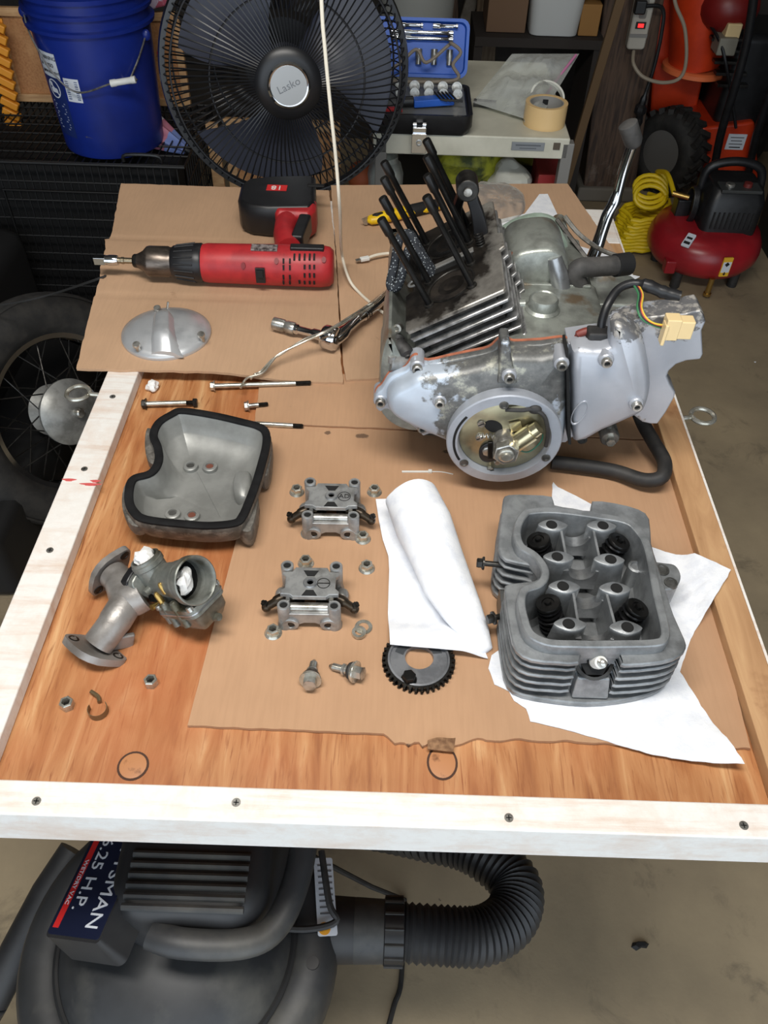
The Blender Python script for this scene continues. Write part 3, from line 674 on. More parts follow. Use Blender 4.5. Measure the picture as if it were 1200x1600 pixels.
# small fittings under the sprocket cover
p = at(953, 685, y=EYB + .07); M = frame(p, (0, -1, 0))
nu = eng.part('pivot_washer', MB().lathe([(.0125, -.03), (.0125, 0), (.011, .002), (.006, .002)], M, 24), STEEL)
eng.part('pivot_bolt', MB().prism(circ(.0068, 6), .002, .010, M, .0006, .0008), ZINC, nu)
eng.part('pivot_bracket', MB().bar(at(951, 660, y=EYB + .078), at(953, 690, y=EYB + .078), .006, .006, (0, 1, 0)), ALU_DARK)
p = at(910, 688, y=EYB + .075); eng.part('drain_bolt', MB().lathe([(.0065, -.03), (.0065, 0), (.004, .0005), (.0035, -.001), (.0001, -.001)], frame(p, (0, -1, 0)), 16), ALU_DARK)
# front of the case: oil pipe, rubber boot, clamp
eng.part('front_boot', MB().tube(spline([at(622, 527, y=EYB + .085), at(620, 540, y=EYB + .075), at(632, 546, y=EYB + .068), at(638, 558, y=EYB + .06)], 4), [.008] * 3 + [.0115] * 4 + [.0085] * 4 + [.004] * 2, 12), RUBBER)
eng.part('case_screw', MB().lathe([(.0055, -.012), (.0055, 0), (.003, .0005), (.0025, -.001), (.0001, -.001)], frame(at(620, 514, y=EYB + .088), (-.3, -1, .4)), 14), STEEL)
p = at(622, 566, y=EYB + .058); eng.part('front_lug', MB().cyl(p + V((-.01, .0, .0)), p + V((.014, .006, -.004)), .0105, .008).cyl(at(613, 556, y=EYB + .056), at(612, 566, y=EYB + .056), .0045), ALU)
# kick lever
k0 = at(905, 436, y=EYB + .365); k1 = at(926, 403, y=EYB + .37); k2 = at(948, 340, y=EYB + .385); k3 = at(962, 312, y=EYB + .39); k4 = at(974, 268, y=EYB + .395); k5 = at(990, 221, y=EYB + .395)
kick = eng.part('kick_lever', MB().tube(spline([k0, k1, k2, k3, k4, k5], 5), [.0098] * 8 + [.009] * 8 + [.0075] * 10, 16), CHROME)
kp = at(981, 194, y=EYB + .395); eng.part('pedal_rubber', MB().tube([k5 + (k5 - kp) * .25, k5, kp, kp + (kp - k5) * .06], [.009, .0125, .0130, .0105], 18), RUBBER_GREY, kick)
eng.part('kick_shaft', MB().cyl((k0.x, EYB + .33, k0.z), (k0.x, EYB + .375, k0.z), .014).cyl((k0.x, EYB + .352, k0.z), (k0.x, EYB + .378, k0.z), .02), ALU_DARK)
# wiring
hp = spline([at(924, 530, y=EYB + .05), at(937, 520, y=EYB + .055), at(941, 500, y=EYB + .06), at(950, 475, y=EYB + .07), at(966, 452, y=EYB + .085), at(988, 443, y=EYB + .09), at(1010, 446, y=EYB + .085), at(1035, 456, y=EYB + .08), at(1062, 464, y=EYB + .075)], 5)
har = eng.part('wiring_sleeve', MB().tube(hp, [.005 + (.0015 * noise.noise(V((i * .7, 0, 0))) if i > 25 else 0) + (.002 if i > 28 else 0) for i in range(len(hp))], 10), BLACK)
bt = at(934, 524, y=EYB + .05); eng.part('rubber_boot', MB().box(bt, (.026, .02, .016), None), RUBBER, har, bev=.003)
eng.part('heat_shrink', MB().tube(spline([at(893, 532, y=EYB + .055), at(903, 523, y=EYB + .056), at(916, 518, y=EYB + .056), at(926, 517, y=EYB + .055)], 4), [.002] * 4 + [.005] * 9, 10), mat('red brown sleeve', (120, 54, 46), .5), har)
wires = [((40, 38, 36), 0), ((210, 180, 60), 3.2), ((60, 120, 80), -3.2), ((190, 80, 60), 1.5), ((46, 44, 44), -1.6)]
for i, (c_, o_) in enumerate(wires):
    q = spline([at(992 + o_, 443, y=EYB + .09), at(1001 + o_, 460, y=EYB + .07), at(999 + o_, 480, y=EYB + .045), at(1006 + o_, 497 - o_ * .3, y=EYB + .034), at(1022, 507 - o_ * .5, y=EYB + .03), at(1040, 511 - o_ * .8, y=EYB + .03)], 4)
    eng.part('connector_wire', MB().tube(q, .0013, 6), mat('wire colour %d' % i, c_, .4))
p = at(1057, 511, y=EYB + .026)
con = eng.part('wire_connector', MB().box(p + V((-.006, 0, 0)), (.016, .016, .026)).box(p + V((.009, 0, .0)), (.016, .015, .022)).box(p + V((-.013, -.003, -.006)), (.004, .013, .026)), CREAM, bev=.0012)
# drain hose lying on the bench
hp = spline([at(862, 722, .868), at(905, 727, .868), (at(960, 736, .868)), at(1006, 750, .872), at(1034, 745, .879), at(1038, 722, .880), at(1022, 692, .880), at(1006, 664, .882), at(996, 640, .895)], 6)
eng.part('drain_hose', MB().tube(hp, .0095, 12), RUBBER)
# ------------------------------------------------------------------ cylinder head
HZ = .8566
head = T('cylinder_head', 'grey finned cylinder head with open valve springs resting on a white towel', 'engine part', (.215, .59, HZ))
rimpx = [(815, 799.5), (828, 794), (866, 792.5), (925, 799.5), (981, 810), (1006, 831), (1020, 859), (1034, 929), (1046, 978), (1045, 1000), (1027, 1009), (966, 1011), (904, 1011), (855, 1008), (824, 992), (812, 964), (808, 936), (815, 917), (836, 909), (845, 899), (844, 886), (831, 869), (810, 855), (802, 835), (805, 815)]
rim = loop2([xy(*q, .942) for q in rimpx], 5)
inn = offset(rim, .0085)
core = offset(rim, .004)
r3 = lambda l, z: [V((x, y, z)) for x, y in l]
inn2, inn3 = offset(rim, .0115), offset(rim, .017)
mb = MB().loft([r3(core, HZ), r3(core, .92), r3(rim, .923), r3(rim, .9405), r3(offset(rim, .001), .942), r3(offset(inn, -.001), .942), r3(inn, .941), r3(inn2, .892), r3(inn3, .886)])
hb = head.part('head_casting', mb, ALU_HEAD, ang=32)
finpx = [(784, 800), (786, 781), (795, 774), (830, 774), (862, 777), (866, 790), (895, 795), (922, 799), (925, 784), (960, 787), (998, 797), (1014, 812), (1017, 850), (1026, 880), (1040, 925), (1052, 962), (1069, 1000), (1071, 1014), (1062, 1026), (1035, 1036), (976, 1041), (970, 1034), (962, 1014), (948, 1010), (918, 1010), (908, 1014), (904, 1037), (870, 1037), (830, 1033), (806, 1018), (796, 985), (788, 925), (795, 914), (826, 910), (840, 906), (842, 891), (826, 884), (790, 876), (778, 858), (780, 830)]
fo = loop2([xy(*q, .926) for q in finpx], 2)
core_in = offset(rim, .007)
footpx = [(784, 800), (786, 781), (795, 774), (830, 774), (862, 777), (895, 790), (925, 786), (960, 787), (998, 797), (1014, 812), (1017, 850), (1026, 880), (1040, 925), (1052, 962), (1069, 1000), (1070, 1012), (1058, 1024), (1035, 1034), (990, 1043), (937, 1047), (880, 1042), (830, 1033), (806, 1018), (796, 985), (788, 925), (795, 914), (826, 910), (840, 906), (842, 891), (826, 884), (790, 876), (778, 858), (780, 830)]
foot = loop2([xy(*q, .926) for q in footpx], 2)
for k in range(6):
    fi = [nearest(p, core_in) for p in (foot if k == 5 else fo)]
    z1 = .928 - k * .0128; z0 = z1 - (.006 if k == 0 else .0042)
    a = fo if k == 0 else offset(fo, .0008 * (k == 1))
    if k == 5:
        a = foot; z0 = HZ
    rings = [r3(fi, z0), r3(offset(a, .001), z0), r3(a, z0 + .0012), r3(a, z1 - .0014), r3(offset(a, .0014), z1), r3(fi, z1)]
    head.part('cooling_fin', MB().loft(rings, False, False), ALU_HEAD, hb)
# plug recess between the front fins
pq = at(928, 1033, .906)
mb = MB().lathe([(.020, -.02), (.020, .002), (.0165, .003), (.0155, -.004), (.0001, -.004)], frame((pq.x, pq.y + .001, .906), (0, -.62, .78)), 28)
head.part('plug_recess', mb, DARKSTEEL)
Mp = frame((pq.x, pq.y + .001, .906), (0.06, -.62, .78)) @ Matrix.Diagonal((1.3, 1.3, 1.15, 1))
sp_ = head.part('spark_plug', MB().lathe([(.0125, -.004), (.0125, .003), (.0075, .004), (.0075, .008), (.0001, .008)], Mp, 6), HOLE)
head.part('insulator', MB().lathe([(.0062, .003), (.0058, .013), (.0048, .019), (.0048, .0195)], Mp, 20), WHITE, sp_)
head.part('plug_terminal', MB().lathe([(.0032, .018), (.0032, .021), (.0018, .022), (.0026, .024), (.0026, .027), (.0014, .028)], Mp, 14), STEEL, sp_)
fl_, fr_ = at(908, 1034, .922), at(968, 1036, .922)
yb_ = min(p[1] for p in foot)
head.part('front_wall', MB().loft([[V((fl_.x, yb_ + .004, .866)), V((fr_.x, yb_ + .004, .866)), V((fr_.x - .002, yb_ + .012, .892)), V((fl_.x + .002, yb_ + .012, .892))], [V((fl_.x, yb_ + .04, .866)), V((fr_.x, yb_ + .04, .866)), V((fr_.x, yb_ + .04, .892)), V((fl_.x, yb_ + .04, .892))]]), ALU_HEAD, bev=.002)
# towers, springs, cam saddles inside
FZ = .887
left = [(864, 820), (873, 870), (882, 916), (891, 975)]; right = [(940, 821), (952, 874), (961, 919), (978, 980)]
def tower(px, py, sx, top=.9395):
    p = at(px, py, top); lp = loop2([(-.0165, 0), (-.010, .0058), (0, .0088), (.010, .0058), (.0165, 0), (.010, -.0058), (0, -.0088), (-.010, -.0058)], 3)
    rg = [r3([(p.x + x * 1.15 + sx * .004, p.y + y * 1.2) for x, y in lp], FZ - .002), r3([(p.x + x, p.y + y) for x, y in lp], top - .004), r3([(p.x + x, p.y + y) for x, y in lp], top - .0006), r3([(p.x + x * .95, p.y + y * .93) for x, y in lp], top)]
    t = head.part('rocker_tower', MB().loft(rg), ALU_HEAD, ang=50)
    head.part('stud_hole', MB().lathe([(.0062, -.001), (.0062, .0004), (.0058, .0005), (.0056, .0001), (.0001, .0001)], Matrix.Translation((p.x + sx * .0015, p.y, top)), 20), HOLE, t)
    return p
LP = [tower(*q, -1) for q in left]; RP = [tower(*q, 1) for q in right]
for ps in (LP, RP):
    for a, b in ((0, 1), (2, 3)):
        s = -1 if ps is LP else 1
        head.part('tower_web', MB().bar((ps[a].x - s * .009, ps[a].y, .912), (ps[b].x - s * .009, ps[b].y, .912), .003, .05), ALU_HEAD, bev=.0008)
for a, b in ((LP[0], RP[0]), (LP[1], RP[1]), (LP[2], RP[2]), (LP[3], RP[3])):
    c = (V(a) + V(b)) / 2; M = frame((c.x, c.y - .011, .928), (0, 1, 0), (1, 0, 0))
    # half-round cam bearing cradle, open upwards
    wv = []
    for k in range(17):
        t = pi + pi * k / 16
        wv.append((cos(t) * .0145, sin(t) * .0145))
    out = [(.0205, 0), (.0205, -.03), (-.0205, -.03), (-.0205, 0)]
    lp = [(c.x + x, .926 + z) for x, z in wv] + [(c.x + x, .926 + z) for x, z in out]
    head.part('cam_cradle', MB().loft([xzring(lp, c.y - .007), xzring(lp, c.y + .007)]), ALU_LIGHT if a is not LP[1] else ALU_LIGHT, ang=30)
def vspring(px, py, dirv):
    top = at(px, py, .931); d = V(dirv).normalized(); b = top - d * .04
    s = head.part('valve_spring', coil(b, top - d * .003, .0125, 5.2, .0019, 16, .0112), SPRING)
    head.part('spring_retainer', MB().lathe([(.0128, -.003), (.0128, -.001), (.0118, .0003), (.0065, .0008), (.006, -.0008), (.0035, -.0008), (.0033, .003), (.0001, .0032)], frame(top, d), 26), OILBLACK, s)
    head.part('spring_inner', MB().cyl(b, top - d * .004, .0082, n=16), HOLE, s)
vspring(841, 843, (-.30, 0.05, 1)); vspring(856, 942, (-.30, .05, 1)); vspring(969, 845, (.34, .05, 1)); vspring(997, 949, (.34, .05, 1))
t = at(993, 887, .915); head.part('oil_post', MB().lathe([(.010, -.03), (.0085, .002), (.006, .003), (.005, .001), (.0001, .001)], Matrix.Translation(t), 18), ALU_HEAD)
head.part('oil_gallery', MB().tube([at(1000, 895, .905), at(1008, 935, .905)], .004, 10), ALU_HEAD)
# side bolts and mounting lug
for (px, py, qx, qy, z) in ((754, 880, 800, 884, .905), (770, 966, 800, 958, .885)):
    a = at(px, py, z); b = at(qx, qy, z); d = (a - b).normalized()
    bo = head.part('flange_bolt', MB().cyl(b - d * .02, a, .0032, n=12), DARKSTEEL)
    head.part('bolt_head', MB().lathe([(.0075, -.002), (.0075, 0), (.006, .0008)], frame(a, d), 18).prism(circ(.0056, 6), 0, .0065, frame(a, d), .0006, .0008), DARKSTEEL, bo)
a = at(783, 862, .90); head.part('inlet_stub', MB().cyl(a + V((.02, 0, 0)), a + V((-.004, 0, 0)), .006), DARKSTEEL)
lug = loop2([xy(*q, .90) for q in ((1015, 880), (1040, 879), (1056, 883), (1064, 899), (1058, 916), (1044, 921), (1025, 918))], 4)
lg = head.part('mount_lug', MB().prism(lug, .868, .90, None, .0015, .0015), ALU_HEAD)
for px, py, rr in ((1034, 891, .0058), (1048, 911, .0052)):
    p = at(px, py, .90); head.part('lug_hole', MB().lathe([(rr * 1.5, -.002), (rr * 1.4, .0012), (rr, .0014), (rr * .9, .0004), (.0001, .0004)], Matrix.Translation(p), 20), ALU_DARK, lg)
p = at(786, 945, .875); head.part('side_plate', MB().loft([[V((p.x + .012, p.y + y, .87 + z)) for y, z in rrect(.034, .03, .006)], [V((p.x - .004, p.y + y, .87 + z)) for y, z in rrect(.034, .03, .006)]]), ALU_DARK, bev=.001)

# ------------------------------------------------------------------ paper towels
def towel(label, outline, zf, n=36, grp=None, ma=PAPER, rag=0.0):
    lp = outline; c = V((sum(p[0] for p in lp) / len(lp), sum(p[1] for p in lp) / len(lp)))
    dense = []
    for i in range(len(lp)):
        a, b = V(lp[i]), V(lp[(i + 1) % len(lp)]); k = max(2, int((b - a).length / .006))
        for j in range(k):
            p = a.lerp(b, j / k)
            if rag: p = p + V((noise.noise(V((p.x * 120, p.y * 120, 1))), noise.noise(V((p.x * 120, p.y * 120, 5))))) * rag
            dense.append(p)
    rings = []
    for s in (1, .97, .9, .8, .68, .55, .42, .3, .18, .08, .01):
        rings.append([V(((c.lerp(p, s)).x, (c.lerp(p, s)).y, zf(*(c.lerp(p, s))))) for p in dense])
    mb = MB().loft(rings, False, True); N = len(mb.v); 
    mb.add([p - V((0, 0, .0005)) for p in mb.v], [tuple(reversed(f)) for f in mb.f])
    return single('paper_towel', label, 'paper towel', mb, ma, grp, ang=60)
flat = lambda x, y: .8547 + .0003 * sin(x * 90) * sin(y * 70)
fz = lambda x, y: .8548 + .004 * sm(.33, .38, x) * (1 + .4 * sin(y * 60)) + .0006 * (1 + sin(x * 60 + y * 40)) * sm(.30, .34, x)
T1 = [xy(*q, .8548) for q in ((864, 754), (872, 762), (900, 776), (945, 800), (1015, 855), (1055, 868), (1135, 905), (1105, 955), (1078, 1000), (1062, 1050), (1090, 1095), (1125, 1150), (1157, 1202), (1100, 1194), (1020, 1180), (950, 1160), (880, 1140), (828, 1128), (822, 1108), (803, 1096), (796, 1082), (772, 1070), (763, 1045), (768, 1025), (800, 1002), (820, 960), (845, 900), (860, 800))]
towel('white torn paper towel spread under the grey cylinder head', T1, lambda x, y: .8561 + .0006 * noise.noise(V((x * 40, y * 40, 0))) * sm(.43, .38, y) + (.0165 * sm(.352, .372, x) * sm(.44, .47, y)) + .012 * sm(.43, .398, y) * sm(.30, .37, x) , rag=.0012)
# rolled towel: a tapering tube lying on its own loose sheet
rt = T('paper_towel', 'white paper towel rolled into a cone beside the toothed sprocket', 'paper towel', (.06, .6, .854))
rl = []
ax = [(645, 778, .030), (662, 820, .030), (684, 872, .027), (700, 910, .025), (722, 950, .021), (745, 988, .014), (762, 1015, .006)]
for i, (px, py, rr) in enumerate(ax):
    c = at(px, py, .8555 + rr); rl.append((c, rr))
def fold(i, k, n):
    c, rr = rl[i]; a = 2 * pi * k / n; d = (rl[min(i + 1, len(rl) - 1)][0] - rl[max(i - 1, 0)][0]); d.z = 0; d.normalize(); s = V((-d.y, d.x, 0))
    wob = 1 + .10 * noise.noise(V((cos(a) * 1.6 + i * .8, sin(a) * 1.6, i * .55)))
    w2 = 1.12; fl_ = 1 - .30 * sm(0, 5, i)
    return c + (s * cos(a) * rr * 1.12 + V((0, 0, 1)) * sin(a) * rr * fl_) * wob + V((0, 0, -.3 * rr * sm(0, 5, i)))
N_ = 40; rings = []
dense = []
for i in range(len(ax) - 1):
    for j in range(5):
        t = j / 5; dense.append([fold(i, k, N_).lerp(fold(i + 1, k, N_), t) for k in range(N_)])
dense.append([fold(len(ax) - 1, k, N_) for k in range(N_)])
inner = [[p.lerp(sum(r, V((0, 0, 0))) / N_, .05) for p in r] for r in reversed(dense[:22])]
rt.part('roll', MB().loft([*dense[::-1], *inner[::-1]], True, True), PAPER, ang=70)
spiral = []
c0, r0_ = rl[0]
LFT = [xy(609, 1017, .8552), xy(606, 960, .8552), (xy(608, 895, .8552)), xy(607, 872, .8552), xy(598, 845, .8552), xy(592, 815, .8552), xy(587, 783, .8552)]
RGT = [xy(762, 1031, .8552), xy(742, 985, .8552), xy(722, 950, .8552), xy(700, 910, .8552), xy(684, 872, .8552), xy(662, 820, .8552), xy(645, 781, .8552)]
zt = lambda x, y: .8560 + .0098 * sm(.545, .515, y) * sm(.12, .085, x) + .0018 * (1 + noise.noise(V((x * 28, y * 28, 3)))) + .0022 * exp(-((x * .5 + y - .612) / .006) ** 2)
rt.part('loose_sheet', sheetmb(LFT, RGT, zt, 30, 60, .0005), PAPER)
towel('white paper sheet corner sticking out behind the engine', [xy(*q, .876) for q in ((775, 345), (820, 333), (843, 302), (856, 302), (876, 345), (885, 420), (780, 420))], lambda x, y: .8755 + .001 * sin(x * 40), ma=PAPER)
towel('white paper sheet under the chrome kick lever', [xy(*q, .876) for q in ((905, 385), (930, 392), (960, 400), (976, 425), (1000, 432), (975, 445), (940, 452), (905, 440))], lambda x, y: .8757 + .001 * sin(x * 60), ma=PAPER)

# ------------------------------------------------------------------ upturned valve cover
VZ = .902
vc = T('valve_cover', 'upturned grey valve cover with a black gasket around its rim', 'engine part', (-.235, .735, TZ))
vpx = [(234, 679), (243, 658), (264, 644), (284, 637), (334, 644), (378, 654), (407, 662), (420, 673), (421, 695), (413, 728), (404, 758), (395, 782), (385, 805), (371, 819), (330, 824), (290, 822), (224, 814), (203, 800), (195, 780), (198, 754), (209, 742), (232, 735), (242, 719), (241, 700)]
vr = loop2([xy(*q, VZ) for q in vpx], 5)
def sh(l, dx, dy): return [(x + dx, y + dy) for x, y in l]
v_in = offset(vr, .009); v_in2 = offset(vr, .013); v_in3 = offset(vr, .034)
ctr = V((sum(p[0] for p in vr) / len(vr), sum(p[1] for p in vr) / len(vr)))
def shrink(l, k): return [tuple(ctr + (V(p) - ctr) * k) for p in l]
mb = MB().loft([r3(shrink(vr, .62), TZ + .0002), r3(shrink(vr, .80), TZ + .005), r3(shrink(vr, .93), TZ + .018), r3(offset(vr, .0015), TZ + .032), r3(offset(vr, -.0015), VZ - .008), r3(offset(vr, -.0005), VZ - .003), r3(v_in, VZ - .003)], True, False)
vb = vc.part('cover_shell', mb, ALU_ROUGH, ang=60)
mb = MB().loft([r3(offset(vr, .0088), VZ - .0028), r3(offset(vr, .0128), VZ - .016), r3(shrink(v_in2, .955), TZ + .0255), r3(shrink(v_in2, .93), TZ + .0235), r3(shrink(v_in2, .80), TZ + .0138), r3(shrink(v_in2, .55), TZ + .009)], False, True)
vc.part('inner_skin', mb, ALU_INNER, vb, ang=40)
vc.part('gasket', MB().loft([r3(offset(vr, -.0008), VZ - .003), r3(offset(vr, -.0008), VZ - .0004), r3(offset(vr, .0002), VZ + .0004), r3(offset(vr, .0085), VZ + .0004), r3(offset(vr, .0095), VZ - .0006), r3(offset(vr, .0095), VZ - .003)], False, False), GASKET_B, ang=50)
for (pp, hh) in (([(230, 668), (226, 690), (229, 714), (238, 724), (247, 718), (247, 695), (243, 676)], .022), ([(199, 752), (191, 770), (192, 798), (206, 820), (226, 818), (214, 800), (206, 778)], .024), ([(414, 684), (425, 690), (423, 722), (416, 742), (404, 740), (408, 715)], .03), ([(396, 772), (404, 780), (396, 820), (386, 830), (372, 822), (382, 800)], .032)):
    l = loop2([xy(*q, .89) for q in pp], 3); c2 = V((sum(p[0] for p in l) / len(l), sum(p[1] for p in l) / len(l)))
    vc.part('side_lug', MB().loft([r3([tuple(c2.lerp(V(p), .8)) for p in l], .89 - hh), r3(l, .892 - hh * .7), r3(l, .889), r3([tuple(c2.lerp(V(p), .9)) for p in l], .8905)]), ALU_ROUGH)
for px, py, ho in ((298, 729, 0), (328, 730, 1), (270, 803, 0), (300, 806, 1)):
    p = at(px, py, TZ + .012)
    rg = vc.part('inner_boss', MB().lathe([(.0095, -.008), (.0095, .002), (.008, .003), (.0055, .003), (.005, .001), (.0001, .001)], Matrix.Translation(p), 24), ALU_INNER)
    vc.part('boss_hole', MB().lathe([(.0046, .0009), (.0046, .0016), (.0001, .0016)], Matrix.Translation(p), 18), mat('rusty hole', (110, 62, 48), .7) if ho else ALU_DARK, rg)
l = loop2([xy(*q, .875) for q in ((368, 742), (378, 738), (392, 742), (388, 778), (370, 778), (364, 760))], 3)
vc.part('inner_bulge', MB().loft([r3(l, .862), r3(l, .876), r3(offset(l, .003), .880)]), ALU_INNER, ang=70)

# ------------------------------------------------------------------ carburettor on its manifold
cr = T('carburettor', 'grey carburettor on a forked intake manifold stuffed with white tissue', 'engine part', (-.265, .53, TZ))
def flange(px, wdt, zc, yaw, tilt, th=.008):
    pass
A = V((-.300, .572, .882)); Bm = V((-.298, .488, .868)); Cj = V((-.262, .545, .889))
tubes = MB().tube(spline([A, A + V((.012, -.012, .0)), V((-.274, .536, .884)), Cj + V((.004, -.004, 0))], 5), [.0165] * 5 + [.018] * 5 + [.019] * 6, 20)
tubes.tube(spline([V((-.272, .545, .882)), V((-.276, .528, .884)), V((-.285, .505, .879)), Bm], 5), [.018] * 5 + [.0175] * 5 + [.0165] * 6, 20)
mani = cr.part('intake_manifold', tubes, ALU_MANI, ang=70)
def lozenge(c, nrm, xdir, L, Wd, th, root, par, ma, nm='flange'):
    lp = loop2([(-L, 0), (-L * .86, Wd * .36), (-.3 * L, Wd), (.3 * L, Wd), (L * .86, Wd * .36), (L, 0), (L * .86, -Wd * .36), (.3 * L, -Wd), (-.3 * L, -Wd), (-L * .86, -Wd * .36)], 2)
    M = frame(c, nrm, xdir); f = root.part(nm, MB().prism(lp, -th / 2, th / 2, M, .001, .001), ma, par)
    return f, M
f1, M1 = lozenge(A + V((-.006, .006, -.001)), (-.75, .65, .12), (.55, .62, .6), .033, .02, .008, cr, mani, ALU_MANI)
f2, M2 = lozenge(Bm + V((-.004, -.004, -.006)), (-.35, -.45, -.62), (.93, .06, -.1), .034, .021, .009, cr, mani, ALU_MANI)
for MF_ in (M1, M2):
    for sx in (-.0245, .0245):
        for sz in (-1, 1): cr.part('bolt_hole', MB().lathe([(.0058, 0), (.0058, .0006), (.0040, .0008), (.0036, .0002), (.0001, .0002)], MF_ @ Matrix.Translation((sx, 0, sz * .0042)) @ (Matrix() if sz > 0 else Matrix.Rotation(pi, 4, 'X')), 18), DARKSTEEL, mani)
cr.part('manifold_web', MB().bar(Bm + V((.01, .004, -.004)), Bm + V((.032, .016, -.012)), .006, .02), ALU_MANI, mani, bev=.002)
# rubber/black insulator and carb flange
BX = V((.75, -.41, .52)).normalized()                # bore axis pointing to the mouth
mouth = at(306, 907, .935); S = mouth - BX * .088
lozenge(S, BX, (.1, .75, -.66), .030, .021, .012, cr, None, BLACK, 'insulator_block')
lozenge(S + BX * .013, BX, (.1, .75, -.66), .030, .020, .008, cr, None, ALU_CARB, 'carb_flange')
BX2 = BX
bl = (mouth - S).length
bm_ = cr.part('carb_body', MB().lathe([(.0155, .012), (.0165, .02), (.019, bl * .5), (.0195, bl - .030), (.0215, bl - .027), (.0215, bl - .014), (.0262, bl - .009), (.0262, bl), (.0250, bl + .0008), (.0238, bl), (.0222, bl - .004), (.0212, bl - .026), (.0001, bl - .026)], frame(S, BX2), 36), ALU_CARB, ang=45)
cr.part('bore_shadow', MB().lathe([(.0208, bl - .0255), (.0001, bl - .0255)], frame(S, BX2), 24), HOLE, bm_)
for k, (dx, dy, dz) in enumerate(((-.004, .0, .006), (.0, -.004, -.002), (-.006, -.001, -.004))):
    pass
def crumple(c, r, seed, n=14):
    mb = MB().ell(c, r, n, 10)
    for i, p in enumerate(mb.v):
        d = p - V(c); mb.v[i] = V(c) + d * (1 + .55 * noise.noise(V((d.x * 160, d.y * 160, d.z * 160)) + V((seed, 0, 0))))
    return mb
single('tissue_wad', 'white tissue wad stuffed in the carburettor mouth', 'tissue', crumple(mouth - BX2 * .012 + V((-.004, -.002, 0)), (.008, .014, .013), 3), TISSUE, ang=20)
# slide barrel
bdir = V((-.43, .28, .83)).normalized(); bb_ = S + BX2 * bl * .25 - bdir * .022; bt = bb_ + bdir * .052
Ms = frame(bb_, bt - bb_); bL = (bt - bb_).length
brl = cr.part('slide_barrel', MB().lathe([(.0165, 0), (.0165, bL - .010), (.0178, bL - .009), (.0178, bL - .004), (.0165, bL - .003), (.0165, bL), (.0145, bL + .0004), (.0138, bL - .006), (.0001, bL - .006)], Ms, 32), ALU_CARB)
single('tissue_wad', 'white tissue wad plugging the top of the carburettor barrel', 'tissue', crumple(Ms @ V((.0, 0, bL - .0005)), (.0115, .0115, .008), 8), TISSUE, ang=20)
# float bowl: joint plate plus rounded bowl, tilted with the barrel
Mb = frame(S + BX2 * bl * .46 - bdir * .028 + BX * .014, -bdir, BX)
jl = rrect(.066, .050, .010)
bp = cr.part('float_joint', MB().prism(jl, -.006, .006, Mb, .001, .001), ALU_CARB)
cr.part('joint_line', MB().prism(offset(jl, -.0008), -.0007, .0007, Mb), ALU_LIGHT, bp)
cr.part('float_bowl', MB().loft([[Mb @ V((x, y, .006)) for x, y in offset(jl, .003)], [Mb @ V((x, y, .018)) for x, y in offset(jl, .0045)], [Mb @ V((x * .8, y * .8, .027)) for x, y in offset(jl, .006)], [Mb @ V((x * .6, y * .6, .0285)) for x, y in offset(jl, .006)]]), mat('stained bowl', (128, 122, 110), .45, .5, (96, 90, 78), 40), ang=50)
for sx in (-1, 1):
    for sy in (-1, 1): cr.part('bowl_screw', MB().lathe([(.0042, -.008), (.0042, -.0045), (.0038, -.0095), (.0001, -.0097)], Mb @ Matrix.Translation((sx * .028, sy * .0205, 0)), 12), STEEL, bp)
sd = BX.cross(bdir)                                   # sideways, towards the camera
for (u, v_, w_, l, ma, rr) in ((.036, .019, -.016, .022, BRASS, .0035), (.060, .021, -.030, .030, ALU_CARB, .0050), (.040, .021, -.032, .028, ALU_CARB, .0044), (.052, .017, .002, .010, BRASS, .0034), (.030, .020, -.034, .018, ALU_CARB, .004)):
    a = S + BX * u + sd * v_ + bdir * (w_ + l * .5); b = a - bdir * l
    cr.part('brass_jet' if ma is BRASS else 'screw_pillar', MB().tube([b, a, a + bdir * .003], [rr, rr, rr * .6], 12), ma)
cr.part('fuel_stub', MB().cyl(S + BX * .024 + sd * .014, S + BX * .024 + sd * .024, .0045, .004), ALU_CARB)
cr.part('flange_nut', MB().prism(circ(.0055, 6), 0, .005, frame(S + BX * .018 + sd * .016 - bdir * .012, BX)), DARKSTEEL)
bq_ = S + BX2 * bl * .46 - bdir * .050; cr.part('bowl_drain', MB().cyl(bq_ + BX * .034, bq_ + BX * .046, .0052, .0042), ALU_CARB)
cr.part('idle_screw', MB().cyl(bb_ - bdir * .0 + sd * .012, bb_ + bdir * .004 + sd * .026, .0035), BRASS)

